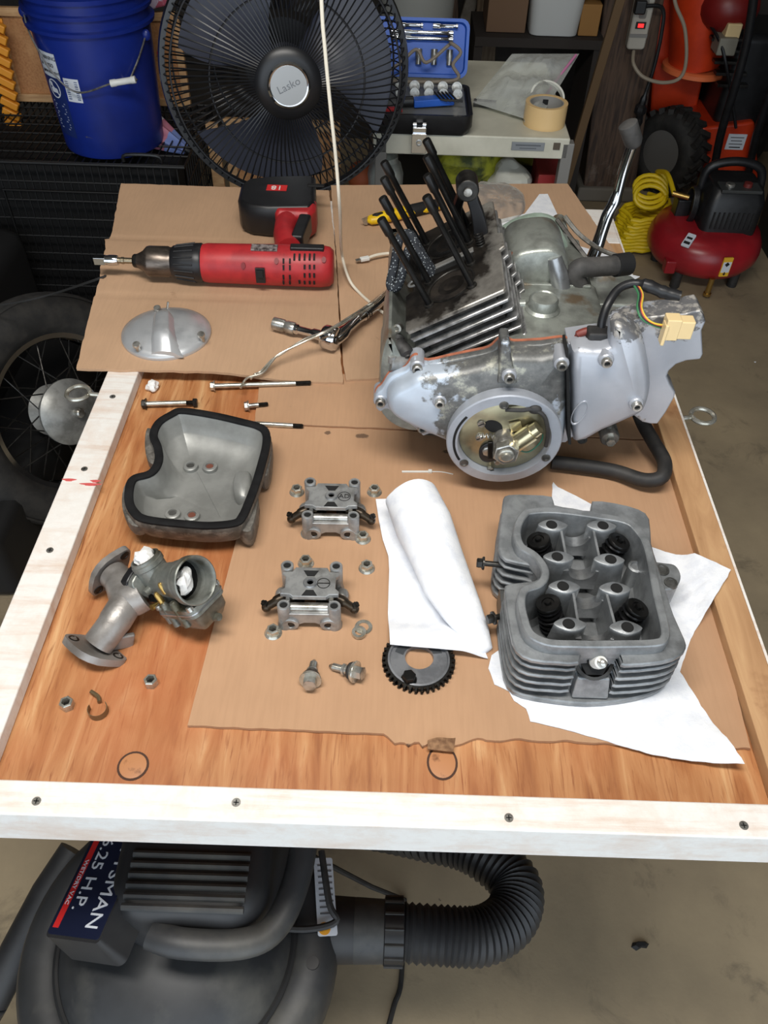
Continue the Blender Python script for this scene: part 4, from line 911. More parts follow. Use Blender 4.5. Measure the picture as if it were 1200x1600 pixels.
# ------------------------------------------------------------------ rocker holders
def rocker(label, loc, rz, mark):
    t = T('rocker_holder', label, 'engine part', loc, rz, 'rocker arm holders on the cardboard'); P_ = t.part
    pl = [(-.0315, -.0150), (-.0215, -.0155), (-.018, -.0185), (.018, -.0185), (.0215, -.0155), (.0315, -.0150), (.0315, -.0105), (.0275, -.0065), (.0275, .0085), (.0315, .0120), (.0315, .0155), (.0205, .0165), (.0175, .0225), (-.0175, .0225), (-.0205, .0165), (-.0315, .0155), (-.0315, .0120), (-.0275, .0085), (-.0275, -.0065), (-.0315, -.0105)]
    top = P_('top_plate', MB().prism(loop2(pl, 1, False), .036, .0415, None, .0008, .0008), ALU, w=False)
    for tr in ([(-.0085, .0175), (.0085, .0175), (.004, .0095), (-.004, .0095)], [(-.0085, -.0175), (.0085, -.0175), (.004, -.0095), (-.004, -.0095)]):
        P_('plate_pocket', MB().prism(loop2(tr, 1, False), .0400, .0418), BLACK_MATT, top, w=False)
    P_('centre_boss', MB().lathe([(.0078, .041), (.0078, .0428), (.0068, .0438), (.0036, .0438), (.0032, .0415), (.0001, .0415)], None, 24), ALU_LIGHT, top, w=False)
    for sx in (-1, 1):
        for sy, zt in ((1, .043), (-1, .037)):
            x, y = sx * .0272, sy * .0238 if sy > 0 else -.0265
            p = P_('corner_post', MB().lathe([(.0085, 0.0), (.0085, .004), (.0072, .008), (.0072, zt - .001), (.0066, zt), (.0044, zt), (.0040, zt - .002), (.0001, zt - .002)], Matrix.Translation((x, y, 0)), 22), ALU, w=False)
            P_('post_hole', MB().lathe([(.0040, zt - .0021), (.0040, zt - .0012), (.0001, zt - .0012)], Matrix.Translation((x, y, 0)), 16), HOLE, p, w=False)
        P_('side_wall', MB().box((sx * .0235, 0, .022), (.005, .042, .028)), ALU_DARK, w=False, bev=.001)
        P_('foot', MB().ell((sx * .034, .010, .007), (.008, .010, .007)), ALU, w=False)
    fr = loop2([(-.024, .0), (-.024, .026), (.024, .026), (.024, .0), (.017, .0), (.013, .006), (.006, .010), (-.006, .010), (-.013, .006), (-.017, .0)], 1, False)
    for y0_, y1_ in ((-.031, -.024), (.018, .025)):
        P_('cross_beam', MB().loft([[V((x, y0_, z)) for x, z in fr], [V((x, y1_, z)) for x, z in fr]]), ALU, w=False, bev=.001)
    for sx in (-1, 1):
        b = P_('shaft_boss', MB().lathe([(.0095, .0), (.0095, .004), (.0085, .005), (.0052, .005), (.0048, .003), (.0001, .003)], frame((sx * .021, -.029, .0095), (0, -1, 0)), 22), ALU, w=False)
        P_('shaft_end', MB().lathe([(.0047, .0029), (.0047, .0036), (.0001, .0036)], frame((sx * .021, -.029, .0095), (0, -1, 0)), 16), DARKSTEEL, b, w=False)
        P_('rocker_shaft', MB().cyl((sx * .012, -.024, .024), (sx * .012, .02, .024), .006), DARKSTEEL, w=False)
        arm = spline([(sx * .018, -.006, .022), (sx * .031, -.008, .024), (sx * .040, -.012, .021), (sx * .048, -.014, .016)], 4)
        a = P_('rocker_arm', MB().tube(arm, [.0075] * 4 + [.006] * 4 + [.0048] * 5, 12).ell((sx * .0485, -.0145, .0155), (.0055, .0055, .006)), mat('dark bronze arm', (70, 60, 48), .35, .7, (46, 40, 34), 60) if 'dark bronze arm' not in bpy.data.materials else bpy.data.materials['dark bronze arm'], w=False)
        P_('adjuster', MB().cyl((sx * .0485, -.0145, .018), (sx * .0515, -.0145, .026), .0022).prism(circ(.0042, 6), .0, .003, frame((sx * .0495, -.0145, .0205), (sx * .3, 0, 1))), DARKSTEEL, a, w=False)
    P_('cross_shaft', MB().cyl((-.022, -.0215, .0255), (.022, -.0215, .0255), .0058), STEEL, w=False)
    if mark:
        P_('stamped_mark', textmb('AD', .0098, .0002), INK, top, w=False).location = (.0155, .0, .0417)
        P_('stamped_ring', MB().lathe([(.0078, .0414), (.0078, .0418), (.0070, .0418), (.0070, .0414)], Matrix.Translation((.0155, 0, 0)), 28, False), INK, top, w=False)
    else:
        P_('stamped_ring', MB().lathe([(.0072, .0414), (.0072, .0418), (.0064, .0418), (.0064, .0414)], Matrix.Translation((.0145, 0, 0)), 28, False).box((.0145, 0, .0416), (.013, .0012, .0004)), DARKSTEEL, top, w=False)
    return t
rocker('rocker holder stamped AD, the rear one nearest the upturned valve cover', (-.064, .692, .854), R(1), True)
rocker('rocker holder with a slotted round mark, nearer the bench front', (-.078, .558, .854), R(1), False)

# ------------------------------------------------------------------ nuts, bolts and other small hardware
def nut(loc, label, tilt=0, rz=0, fl=True, src=None):
    if src: return dup(src, loc, (tilt, 0, rz), label)
    t = T('flange_nut' if fl else 'hex_nut', label, 'nut', loc, rz)
    k = 1
    if fl: t.part('flange', MB().lathe([(.0098, 0), (.0098, .0012), (.0078, .0034), (.0045, .0034), (.0045, 0)], None, 24, False), ZINC, w=False)
    b = t.part('nut_body', MB().loft([[V((x, y, .0026 if fl else 0)) for x, y in circ(.0072, 6)], [V((x, y, .009)) for x, y in circ(.0072, 6)], [V((x, y, .0098)) for x, y in circ(.0062, 6)], [V((x, y, .0098)) for x, y in circ(.0045, 6)], [V((x, y, .004)) for x, y in circ(.004, 6)]], False, True), ZINC, w=False)
    t.part('thread_hole', MB().lathe([(.0041, .0045), (.0001, .0045)], None, 14), DARKSTEEL, b, w=False)
    t.o.rotation_euler = (tilt, 0, rz); return t.o
GN = 'flange nuts around the rocker holders'
n0 = nut((*xy(585, 769, .855), .8541), 'zinc flange nut right of the rear rocker holder'); n0['group'] = GN
for px, py, lb in ((464, 769, 'zinc nut at the left rear corner of the rear rocker holder'), (567, 842, 'zinc flange nut at the front right corner of the rear rocker holder'), (573, 888, 'zinc flange nut between the two rocker holders, beside the white towel'), (478, 880, 'zinc nut behind the front rocker holder'), (427, 989, 'zinc flange nut at the front left corner of the front rocker holder')):
    nut((*xy(px, py, .855), .8541), lb, 0, random.random(), True, n0)
hn = nut((*xy(237, 1068, .851), .8501), 'plain hex nut on the plywood near the cardboard edge', fl=False); hn['group'] = 'hex nuts on bare plywood'
nut((*xy(106, 1103, .851), .8501), 'plain hex nut on the plywood left of the small clip', 0, .5, src=hn)
def washer(px, py, z, r, label, tilt=0, h=.0018):
    p = at(px, py, z); M = Matrix.Translation((p.x, p.y, z)) @ Matrix.Rotation(tilt, 4, 'X')
    single('washer', label, 'washer', MB().lathe([(r * .58, 0), (r, 0), (r, h), (r * .58, h), (r * .58, 0)], M, 26, False), ZINC, 'loose steel washers')
washer(482, 835, .8541, .0095, 'flat washer under the front left foot of the rear rocker holder')
washer(568, 981, .8541, .0098, 'larger flat washer under a smaller one in front of the towel')
washer(561, 990, .8561, .0078, 'small thick washer lying on a larger flat washer', 0, .004)
def rodbolt(label, a, b, z, r, head, hz, tl=.25, end_nut=False, name='long_bolt', ma=ZINC):
    A_ = V((*xy(*a, z), z)); B_ = V((*xy(*b, z), z)); d = (B_ - A_).normalized()
    t = T(name, label, 'bolt', (A_.x, A_.y, hz)); L = (B_ - A_).length
    s = t.part('shank', MB().tube([A_, A_ + d * L * (1 - tl)], r, 12), ma)
    n = int(L * tl / .0011); pr = []
    for k in range(n): pr += [(r * .98, L * (1 - tl) + k * .0011), (r * .82, L * (1 - tl) + k * .0011 + .0005)]
    t.part('thread', MB().lathe(pr + [(r * .6, L)], frame(A_, d), 12), DARKSTEEL)
    if head:
        t.part('bolt_head', MB().lathe([(head * 1.3, 0), (head * 1.3, .0012), (head, .0022)], frame(A_, -d), 20).prism(circ(head, 6, a0=.3), .001, .0068, frame(A_, -d), .0006, .0006), ma if not end_nut else DARKSTEEL)
    if end_nut:
        t.part('end_nut', MB().prism(circ(head, 6, a0=.2), 0, .006, frame(B_ - d * .003, d), .0005, .0005), DARKSTEEL)
    return t
rodbolt('long bolt crossing the plywood and cardboard behind the valve cover', (336, 603), (486, 598), TZ + .0082, .0036, .0062, TZ, .16)
rodbolt('bolt with a nut on its far end lying left behind the valve cover', (229, 631), (305, 629), TZ + .0072, .0036, .0062, TZ, .18, True)
rodbolt('short dark flange bolt behind the valve cover', (389, 634), (419, 631), TZ + .0082, .0032, .0062, TZ, .5, False, 'short_bolt', STEEL)
rodbolt('long stud half hidden behind the valve cover', (360, 660), (474, 666), .8582, .0036, 0, .854, .14, False, 'long_stud')
def sealbolt(label, a, b, z):
    A_ = V((*xy(*a, z), z)); B_ = V((*xy(*b, z - .007), z - .0075)); d = (B_ - A_).normalized()
    t = T('cover_bolt', label, 'bolt', (A_.x, A_.y, .854)); M = frame(A_, d)
    t.part('bolt_head', MB().prism(circ(.0072, 6, a0=.4), -.008, -.0005, M, 0).lathe([(.0072, -.0085), (.0001, -.0092)], M, 6), STEEL)
    t.part('dished_washer', MB().lathe([(.0115, -.0005), (.0118, .0008), (.0108, .003), (.006, .0032)], M, 28), ZINC)
    t.part('rubber_seal', MB().lathe([(.0095, .003), (.010, .005), (.0085, .008), (.0055, .0085)], M, 24), RUBBER)
    L = (B_ - A_).length; pr = [(.0048, .008), (.0048, .012), (.0062, .0125), (.0062, .015), (.0042, .0155)]
    k = .016
    while k < L - .004: pr += [(.0042, k), (.0035, k + .0006)]; k += .0012
    t.part('thread', MB().lathe(pr + [(.0016, L)], M, 14), STEEL)
sealbolt('cover bolt with a dished washer pointing away, the left of a pair', (485, 1063), (491, 1031), .8655)
sealbolt('cover bolt with rubber seal lying sideways, the right of a pair', (556, 1050), (515, 1040), .8655)
# clip on the plywood
cp = at(153, 1106, .856)
pts = [(cos(a) * .0095, sin(a) * .0095) for a in [R(-200) + k * R(250) / 16 for k in range(17)]]
mb = MB().grid(lambda u, v: (cp.x + pts[int(round(u * 16))][0], cp.y + pts[int(round(u * 16))][1] - .002, TZ + .0004 + v * .009), 16, 1, .0012, (0.4, .3, 0))
mb.tube(spline([(cp.x - .001, cp.y + .008, TZ + .004), (cp.x - .004, cp.y + .014, TZ + .004), (cp.x - .013, cp.y + .020, TZ + .0035)], 4), .0022, 8)
single('spring_clip', 'small curled bronze clip on the bare plywood', 'clip', mb, mat('aged bronze', (128, 112, 84), .4, .7))
# cam sprocket
sc_ = at(651, 1040, .857); sr = .0355
spk = T('cam_sprocket', 'dark toothed sprocket half covered by the paper towel', 'sprocket', (sc_.x + .002, sc_.y + .005, .8541))
NTH = 38; tooth = []
for k in range(NTH):
    a = 2 * pi * k / NTH
    for da, rr in ((-.045, sr), (-.028, sr + .0035), (.028, sr + .0035), (.045, sr)): tooth.append((rr * cos(a + da), rr * sin(a + da)))
hl = [(.0145 * cos(2 * pi * k / len(tooth)) + (.003 if 0 else 0), .0145 * sin(2 * pi * k / len(tooth)) + .003) for k in range(len(tooth))]
hl = [(x * (1.1 if x > 0 else 1), y) for x, y in hl]
r2c = [(sr * .93 * cos(2 * pi * k / len(tooth)), sr * .93 * sin(2 * pi * k / len(tooth))) for k in range(len(tooth))]
z3 = lambda l, z: [V((x, y, z)) for x, y in l]
spk.part('toothed_ring', MB().loft([z3(r2c, .001), z3(tooth, .001), z3(tooth, .0035), z3(r2c, .0035), z3(r2c, .0055), z3(tooth, .0055), z3(tooth, .008), z3(r2c, .008)], False, False), DARKSTEEL, w=False, ang=30)
rs = [(r * .87 / .93, s * .87 / .93) for r, s in r2c]
SPKM = mat('grey sprocket steel', (140, 142, 146), .38, .5, (112, 114, 118), 40)
spk.part('sprocket_plate', MB().loft([z3(hl, .001), z3(r2c, .001), z3(r2c, .0085), z3(rs, .0088), z3([(x * .985, y * .985) for x, y in rs], .0065), z3(hl, .0065), z3(hl, .001)], False, False), SPKM, w=False, ang=30)
for a0, a1 in ((20, 78), (112, 165)):
    lp = loop2([(.027 * cos(R(a)), .027 * sin(R(a))) for a in range(a0, a1, 6)] + [(.017 * cos(R(a)), .017 * sin(R(a)) + .001) for a in range(a1, a0, -6)], 1, False)
    spk.part('pocket', MB().prism(lp, .0064, .0067), mat('pocket', (84, 88, 92), .4, .6) if 'pocket' not in bpy.data.materials else bpy.data.materials['pocket'], w=False)
bq = at(639, 1058, .866); M = Matrix.Translation((bq.x, bq.y, .8607))
t = T('sprocket_bolt', 'black hex bolt standing on the toothed sprocket', 'bolt', (bq.x, bq.y, .8607))
t.part('bolt_head', MB().prism(circ(.0072, 6, a0=.2), .001, .010, None, .0006, .0008), OILBLACK, w=False); t.part('collar', MB().lathe([(.0085, 0), (.0085, .0012), (.0001, .0012)], None, 20), OILBLACK, w=False)
# bits: tissue pinch, zip tie, crumbs
p = at(238, 603, .857); single('tissue_scrap', 'small crumpled white scrap on the plywood by the left rim', 'tissue', crumple((p.x, p.y, .858), (.008, .010, .007), 5), TISSUE, ang=20)
p0, p1, p2 = at(628, 737, .8556), at(672, 737, .8556), at(708, 741, .8556)
t = T('cable_tie', 'thin clear cable tie lying between towel and engine', 'cable tie', (p1.x, p1.y, .854))
t.part('strap', MB().bar(p0, p1, .0028, .0012).tube(spline([p1, p1.lerp(p2, .5) + V((0, .002, 0)), p2], 4), .0007, 6), WHITE); t.part('tie_head', MB().box(p1 + V((0, 0, .0008)), (.005, .005, .0035)), WHITE, bev=.0006)
# ------------------------------------------------------------------ drill lying on its side
DZ = .8735
dy = at(420, 448, DZ).y + .036
ax0 = at(318, 411, .9065); ax1 = at(521, 417, .9065)
dr = T('cordless_drill', 'red cordless drill with black battery lying on the cardboard', 'drill', (-.18, 1.24, DZ))
axd = (ax1 - ax0); axd.z = 0; LB_ = axd.length; axd.normalize(); AX = V((ax0.x, ax0.y, .9068))
MD = frame(AX, axd, (0, 0, 1)) @ Matrix.Diagonal((.86, .86, 1, 1))        # local z along the barrel towards the rear, local x up
body = [(.030, -.001), (.034, .0), (.036, .008), (.0365, .05), (.038, LB_ * .6), (.0385, LB_ - .02), (.036, LB_ - .006), (.030, LB_), (.0001, LB_ + .001)]
dbody = dr.part('housing', MB().lathe(body, MD, 40, sy=1.0), RED, ang=50)
dr.part('torque_collar', MB().lathe([(.027, -.050), (.030, -.047), (.0325, -.028), (.0355, -.012), (.036, -.002), (.034, .0005)], MD, 40), BLACK)
for k in range(16):
    a = 2 * pi * k / 16; p0_ = MD @ V((.0308 * cos(a), .0308 * sin(a), -.043)); p1_ = MD @ V((.0358 * cos(a), .0358 * sin(a), -.012))
    dr.part('collar_rib', MB().tube([p0_, p1_], .0014, 5), BLACK, None)
chuck = dr.part('chuck', MB().lathe([(.006, -.108), (.013, -.107), (.019, -.097), (.0275, -.090), (.0285, -.086), (.0285, -.056), (.027, -.054), (.027, -.049)], MD, 36), mat('worn chuck steel', (116, 106, 98), .35, .85, (84, 76, 70), 30, st=(1, 1, 4)))
dr.part('chuck_sleeve', MB().lathe([(.0105, -.114), (.0125, -.112), (.0135, -.105)], MD, 24), DARKSTEEL, chuck)
dr.part('bit_shank', MB().lathe([(.0055, -.110), (.0055, -.128), (.0065, -.129), (.0065, -.133), (.0055, -.134), (.006, -.15)], MD, 12), mat('brassy shank', (150, 138, 116), .3, .9))
dr.part('socket_adapter', MB().lathe([(.0085, -.138), (.0098, -.142), (.0098, -.152), (.0088, -.156), (.0088, -.160)], MD, 20).box((0, 0, -.168), (.0145, .0145, .018), MD), CHROME, bev=.0008)
def onbody(px, py, lift=.0005):
    """point and outward normal on the barrel seen at a measured direction"""
    d = (at(px, py, y=2.0) - EYE).normalized(); o = EYE - AX; best = None; near_ = 9
    for k in range(3000):
        s = .9 + k * .0005; q = EYE + d * s - AX; al = q.dot(axd); r = (q - axd * al).length
        if r < near_: near_, best = r, (q, al)
        if r < .0331: break
    q, al = best; n = (q - axd * al).normalized(); return AX + axd * al + n * (.0331 + lift), n
def patch(px, py, w_, h_, z0, z1, ma, name, bev=.0005, par=None, lab=None):
    p, n = onbody(px, py); M = frame(p, n, axd)
    return dr.part(name, MB().box((0, 0, (z0 + z1) / 2), (w_, h_, z1 - z0), M), ma, par, bev=bev, label=lab), M
pl_, Mpl = patch(413, 387, .042, .015, -.002, .0008, mat('worn silver plate', (150, 140, 138), .4, .3, (60, 50, 50), 160), 'rating_label')
sw, M = patch(407, 430, .015, .026, -.002, .0016, BLACK, 'gear_switch'); dr.part('switch_slider', MB().box((0, .004, .003), (.010, .012, .003), M), BLACK_MATT, sw, bev=.0005)
patch(480, 388, .054, .013, -.006, .004, BLACK, 'bit_clip', .002)
for px in (443, 453):
    for py in (408, 418, 433, 441): patch(px, py, .0026, .0078, -.002, .0012, HOLE, 'vent_slot', 0, dbody)
for px, ys in ((460, (402,)), (468, (402, 440)), (476, (402, 417, 430, 441)), (484, (402, 417, 430, 441)), (491, (402, 417, 430, 441))):
    for py in ys: patch(px, py, .003, .011 if py < 406 else .007, -.002, .0012, HOLE, 'vent_slot', 0, dbody)
for px, py in ((380, 415), (432, 408), (506, 406)):
    p, n = onbody(px, py); dr.part('screw_recess', MB().prism(circ(.0035, 14, ry=.005), -.002, .0006, frame(p, n, axd)), mat('recess red', (120, 26, 30), .5) if 'recess red' not in bpy.data.materials else bpy.data.materials['recess red'], dbody)
for px, py, tx in ((362, 414, '2'), (361, 397, '4'), (361, 431, '1')):
    p, n = onbody(px, py, -.0015); dr.part('number', textmb(tx, .008, .0003).merge(MB()), LABELW, w=True).data.transform(dr.I @ frame(p, n, (0, 0, 1)))
# grip running back to the battery
gp = [(at(452, 392, .904), .022, .023), (at(444, 368, .907), .0185, .021), (at(446, 352, .907), .0185, .020), (at(458, 338, .905), .028, .022)]
rg = []
for i, (c, rw, rh) in enumerate(gp):
    d = (gp[min(i + 1, 3)][0] - gp[max(i - 1, 0)][0]).normalized(); s = d.cross(V((0, 0, 1))).normalized()
    rg.append([c + s * rw * cos(2 * pi * k / 20) * (1 if abs(cos(2 * pi * k / 20)) < 2 else 1) + V((0, 0, 1)) * rh * sin(2 * pi * k / 20) for k in range(20)])
dr.part('grip', MB().loft(rg), RED, ang=60)
g2 = at(474, 358, .906); dr.part('trigger', MB().bar(at(464, 384, .909), at(478, 348, .909), .022, .036), BLACK, bev=.005)
bz0, bz1 = DZ + .002, DZ + .058
BPX = [(374, 334), (379, 312), (390, 303), (428, 299), (494, 298), (494, 340), (486, 350), (420, 351), (392, 348), (378, 342)]
bl2 = loop2([xy(*q, .90) for q in BPX], 1, False)
bat = dr.part('battery', MB().loft([r3(offset(bl2, .005), bz0), r3(bl2, bz0 + .006), r3(bl2, bz1 - .008), r3(offset(bl2, .006), bz1)]), BLACK, bev=.003)
hl2 = loop2([xy(*q, .90) for q in ((424, 334), (431, 327), (490, 327), (496, 336), (494, 350), (484, 357), (434, 354), (425, 345))], 1, False)
dr.part('battery_foot', MB().loft([r3(offset(hl2, .004), bz0 + .004), r3(hl2, bz0 + .010), r3(hl2, bz1 - .010), r3(offset(hl2, .006), bz1 - .003)]), RED, bev=.003)
pb = at(430, 291, .925); yb = max(p[1] for p in bl2)
Ml = frame(at(433, 292, bz1 + .0006), (0, 0, 1), (-1, 0, 0))
bl3 = dr.part('battery_label', MB().box((0, .003, -.0002), (.036, .021, .0010), Ml), LABELRED, bat)
t_ = textmb('18', .021, .0004); dr.part('battery_text', MB().merge(t_, Ml @ Matrix.Translation((0, .004, .0006))), WHITE, bl3)
dr.part('battery_latch', MB().box((.036, .003, 0), (.03, .01, .003), Matrix.Translation(at(462, 290, bz1))), BLACK_MATT, bat, bev=.001)

# ------------------------------------------------------------------ round cover with three screws
dm = T('points_cover', 'round domed aluminium cover with three screws, left on the cardboard', 'engine part', (-.339, 1.046, .8737))
DOME = mat('dull polished aluminium', (190, 192, 194), .36, .45, (166, 169, 172), 16, c3=(196, 198, 200), sc3=8)
dm.part('dome', MB().lathe([(.0665, 0), (.067, .003), (.0665, .006), (.058, .011), (.050, .014), (.047, .016), (.030, .019), (.0001, .021)], None, 64), DOME, w=False, ang=60)
rg = []
for k in range(15):
    t = k / 14; y = .036 - .098 * t; wd = .020 * min(1, (t + .04) * 5) ** .5 + .005 * t; h = (.030 if t < .75 else .030 - (t - .75) * .075) * min(1, (t + .05) * 4) ** .5
    rg.append([V((-.006 + .020 * t + wd * c_, y, max(.003, .003 + h * s_))) for c_, s_ in ((-1, .2), (-.86, .62), (-.6, .9), (-.2, 1), (.22, .97), (.34, .92), (.95, .1))])
dm.part('raised_ridge', MB().loft(rg, True, True, True), DOME, w=False, ang=40)
for px, py in ((248, 484), (316, 525), (216, 541)):
    p = dm.I @ at(px, py + 6, .884); s = dm.part('cover_screw', MB().lathe([(.0035, -.008), (.0035, .004), (.0056, .0045), (.0056, .008), (.005, .009), (.0001, .0092)], Matrix.Translation((p.x, p.y, .0145)) @ Matrix.Rotation(.3, 4, 'X'), 16), STEEL, w=False)
dm.part('cast_pin', MB().tube([(-.008, .052, .012), (-.006, .056, .022)], .0018, 8), STEEL, w=False)

# ------------------------------------------------------------------ ratchet with extension and socket
zr = .8735 + .010
hc = at(522, 531, zr + .004)
rt_ = T('ratchet', 'chrome ratchet with extension and deep socket beside the engine', 'wrench', (hc.x, hc.y, zA(hc.x, hc.y)))
def zrat(px, py, dz): p = at(px, py, .8735); return at(px, py, max(zA(p.x, p.y), zB(p.x, p.y)) + dz)
e0, e1 = zrat(520, 531, .016), zrat(606, 461, .012)
hd = (e1 - e0).normalized()
Lr = (e1 - e0).length
def stadium(M, L, profile, n=18):
    return MB().loft([[M @ V((rx * cos(2 * pi * k / n), ry * sin(2 * pi * k / n), z)) for k in range(n)] for z, rx, ry in profile])
Mh = frame(e0, hd, (0, 0, 1))
rt_.part('handle', stadium(Mh, Lr, [(0, .008, .014), (.02, .007, .014), (.035, .006, .009), (Lr * .42, .006, .007), (Lr * .5, .0075, .0078), (Lr * .52, .0095, .0095), (Lr * .56, .0095, .0095), (Lr * .58, .0088, .0088), (Lr * .62, .0094, .0094), (Lr * .92, .0092, .0092), (Lr * .94, .0078, .0078), (Lr * .97, .009, .009), (Lr, .006, .006)]), CHROME, ang=60)
for f in (.53, .57, .61): rt_.part('grip_ring', MB().lathe([(.0094, -.0012), (.0101, 0), (.0094, .0012)], Mh @ Matrix.Translation((0, 0, Lr * f)), 18), DARKSTEEL)
x0, x1 = zrat(516, 528, .015), zrat(428, 505, .011); xd = (x1 - x0).normalized(); Lx = (x1 - x0).length
Mx = frame(e0 + (x0 - e0), xd, (0, 0, 1))
hb_ = rt_.part('ratchet_head', MB().lathe([(.010, -.013), (.0165, -.012), (.0185, -.008), (.0185, .008), (.016, .012), (.010, .013)], Mx, 30), CHROME, bev=.0008)
for q in ((.0, .005, -.0131), (.004, -.007, -.0131)):
    rt_.part('head_dial', MB().lathe([(.006, 0), (.0058, -.002), (.003, -.003), (.0001, -.003)], Mx @ Matrix.Translation(q), 16), DARKSTEEL, hb_)
rt_.part('extension', MB().lathe([(.008, .012), (.008, .028), (.006, .031), (.006, Lx * .55), (.0078, Lx * .57), (.0078, Lx * .66)], Mx, 18), CHROME)
rt_.part('deep_socket', MB().lathe([(.0088, Lx * .62), (.0095, Lx * .64), (.0095, Lx * .76), (.0085, Lx * .78), (.0085, Lx * .8), (.0098, Lx * .82), (.0098, Lx), (.0075, Lx + .0005), (.007, Lx - .01), (.0001, Lx - .01)], Mx, 22), STEEL)

# ------------------------------------------------------------------ utility knife behind the studs
k0, k1 = at(574, 345, .884), at(690, 318, .884); kd = (k1 - k0).normalized(); Mk = frame(k0, kd, (0, 0, 1)); Lk = (k1 - k0).length
kn = T('utility_knife', 'yellow and black utility knife behind the engine studs', 'knife', (k0.x, k0.y, .8737))
rg = [(0, .003, .004, 0), (.006, .008, .010, .0), (.03, .0095, .014, .001), (.07, .0095, .015, .0), (Lk * .55, .0098, .013, .0), (Lk * .85, .0098, .014, 0), (Lk, .008, .011, 0)]
kn.part('handle', stadium(Mk, Lk, [(z, a, b) for z, a, b, c in rg]), YELLOW, ang=60)
kn.part('rubber_grip', stadium(Mk, Lk, [(.075, .0085, .008), (.085, .0104, .0125), (Lk * .62, .0104, .0135), (Lk * .9, .0102, .0135), (Lk * .96, .0085, .01)]), BLACK_MATT)
kn.part('nose_clip', stadium(Mk, Lk, [(.010, .0087, .006), (.016, .0103, .0085), (.030, .0102, .0085), (.036, .008, .006)]), BLACK)
kn.part('blade', MB().prism([(-.008, 0), (.008, 0), (.006, .012), (-.006, .006)], -.0006, .0006, Mk @ Matrix.Rotation(-pi / 2, 4, 'X') @ Matrix.Translation((0, 0, 0))), STEEL)

# ------------------------------------------------------------------ cords
top = at(502, -4, y=1.10)
wc = spline([(top.x - .01, 1.10, 2.62), (top.x - .006, 1.10, 2.2), (top.x - .003, 1.10, 1.8), (top.x - .001, 1.10, 1.5), (top.x, 1.10, top.z), at(508, 80, y=1.10), at(516, 165, y=1.10), at(525, 250, y=1.10), at(531, 330, y=1.11), at(534, 395, .905), at(545, 435, .886), at(562, 458, .8755), at(590, 482, .874), at(625, 508, .873)], 8)
single('charging_cable', 'thin cream cord hanging from above past the fan', 'cord', MB().tube(wc, .0024, 8), CORDWHITE)
cc0, cc1 = at(556, 407, .881), at(612, 396, .884)
t = T('charging_cable', 'short cream cable end with a white plug beside the braided cord', 'cable', (cc0.x, cc0.y, .8737))
cd_ = (cc1 - cc0).normalized()
t.part('plug', MB().bar(cc0 + cd_ * .008, cc0 + cd_ * .024, .0085, .006), WHITE, bev=.0012); t.part('plug_tip', MB().bar(cc0, cc0 + cd_ * .008, .0065, .002), STEEL)
t.part('cable', MB().tube(spline([cc0 + cd_ * .022, cc0.lerp(cc1, .6) + V((0, .003, .001)), cc1, at(622, 402, .90)], 5), .0026, 8), CORDWHITE)
def m_braid():
    n = NT('black and white braid'); vr_ = n.new('ShaderNodeTexVoronoi'); vr_.inputs['Scale'].default_value = 330
    n.link(n.coord(), vr_.inputs['Vector']); n.base(n.mix(n.mask(vr_.outputs['Distance'], .22, .30), (150, 156, 158), (30, 34, 40))); n.rm(.8); return n.m
BRAID = m_braid()
bc = T('braided_cord', 'speckled braided cord and twisted wire looped at the cylinder block', 'cord', (-.03, 1.05, .874))
def by(px, py, ly): return at(px, py, y=EYB + ly)
loop_a = spline([by(678, 425, .18), by(664, 405, .18), by(652, 385, .19), by(640, 366, .20), by(626, 370, .20), by(620, 392, .19), by(616, 415, .18), by(610, 440, .17), by(612, 449, .165), by(622, 446, .165), by(630, 420, .17), by(636, 396, .185), by(644, 384, .19), by(655, 396, .18), by(668, 418, .175), by(676, 430, .172)], 6)
bc.part('braided_loop', MB().tube(loop_a, .0058, 10), BRAID)
bc.part('braided_loop', MB().tube(spline([by(652, 366, .215), by(642, 374, .21), by(650, 392, .20), by(664, 410, .195), by(676, 424, .19)], 6), .006, 10), BRAID)
w0 = by(612, 447, .165)
for i, o_ in enumerate((0, 1)):
    q = [w0 + V((.002 * i, .004 * i, .004 * i)), at(585 + 4 * i, 470 + 2 * i, .905), at(548, 494 + 4 * i, .905), at(510 + 3 * i, 517, .910), at(476, 530 + 4 * i, .897), at(440 - 3 * i, 553, .884), at(425, 562 + 3 * i, .878), at(408 + 2 * i, 580 + 3 * i, .872), at(398 - 12 * i, 585 + 6 * i, .868), at(392 - 16 * i, 592 + 14 * i, .868)]
    bc.part('twisted_wire', MB().tube(spline(q, 6), .0017, 7), ZINC)
pb0 = [xy(*q, .876) for q in ((742, 292), (770, 286), (805, 292), (820, 312), (815, 335), (780, 350), (745, 345))]
pmb = MB()
cx_ = sum(p[0] for p in pb0) / 7; cy_ = sum(p[1] for p in pb0) / 7
lpb = loop2(pb0, 6)
rings = [[V((cx_ + (x - cx_) * s, cy_ + (y - cy_) * s, .8755 + (.014 * (1 - s * s) + .007 * (1 - s) * 0 + .006 * (noise.noise(V((x * 40, y * 40, s * 3))) + .5) * (1 if .1 < s < 1 else 0)))) for x, y in lpb] for s in (1, .96, .88, .78, .66, .52, .38, .24, .1, .01)]
single('plastic_bag', 'small crumpled clear plastic bag on the cardboard behind the engine', 'bag', pmb.loft(rings, False, True), CLEAR2, ang=15)
# thin black lead drooping at the left
q = [at(-10, 478, y=1.55), at(40, 470, y=1.5), at(90, 457, y=1.45), at(150, 437, .862), at(168, 430, .866)]
single('black_lead', 'thin dark cable drooping from the cardboard edge past the wire crate', 'cable', MB().tube(spline(q, 6), .0022, 7), mat('grey black cable', (60, 60, 60), .4))
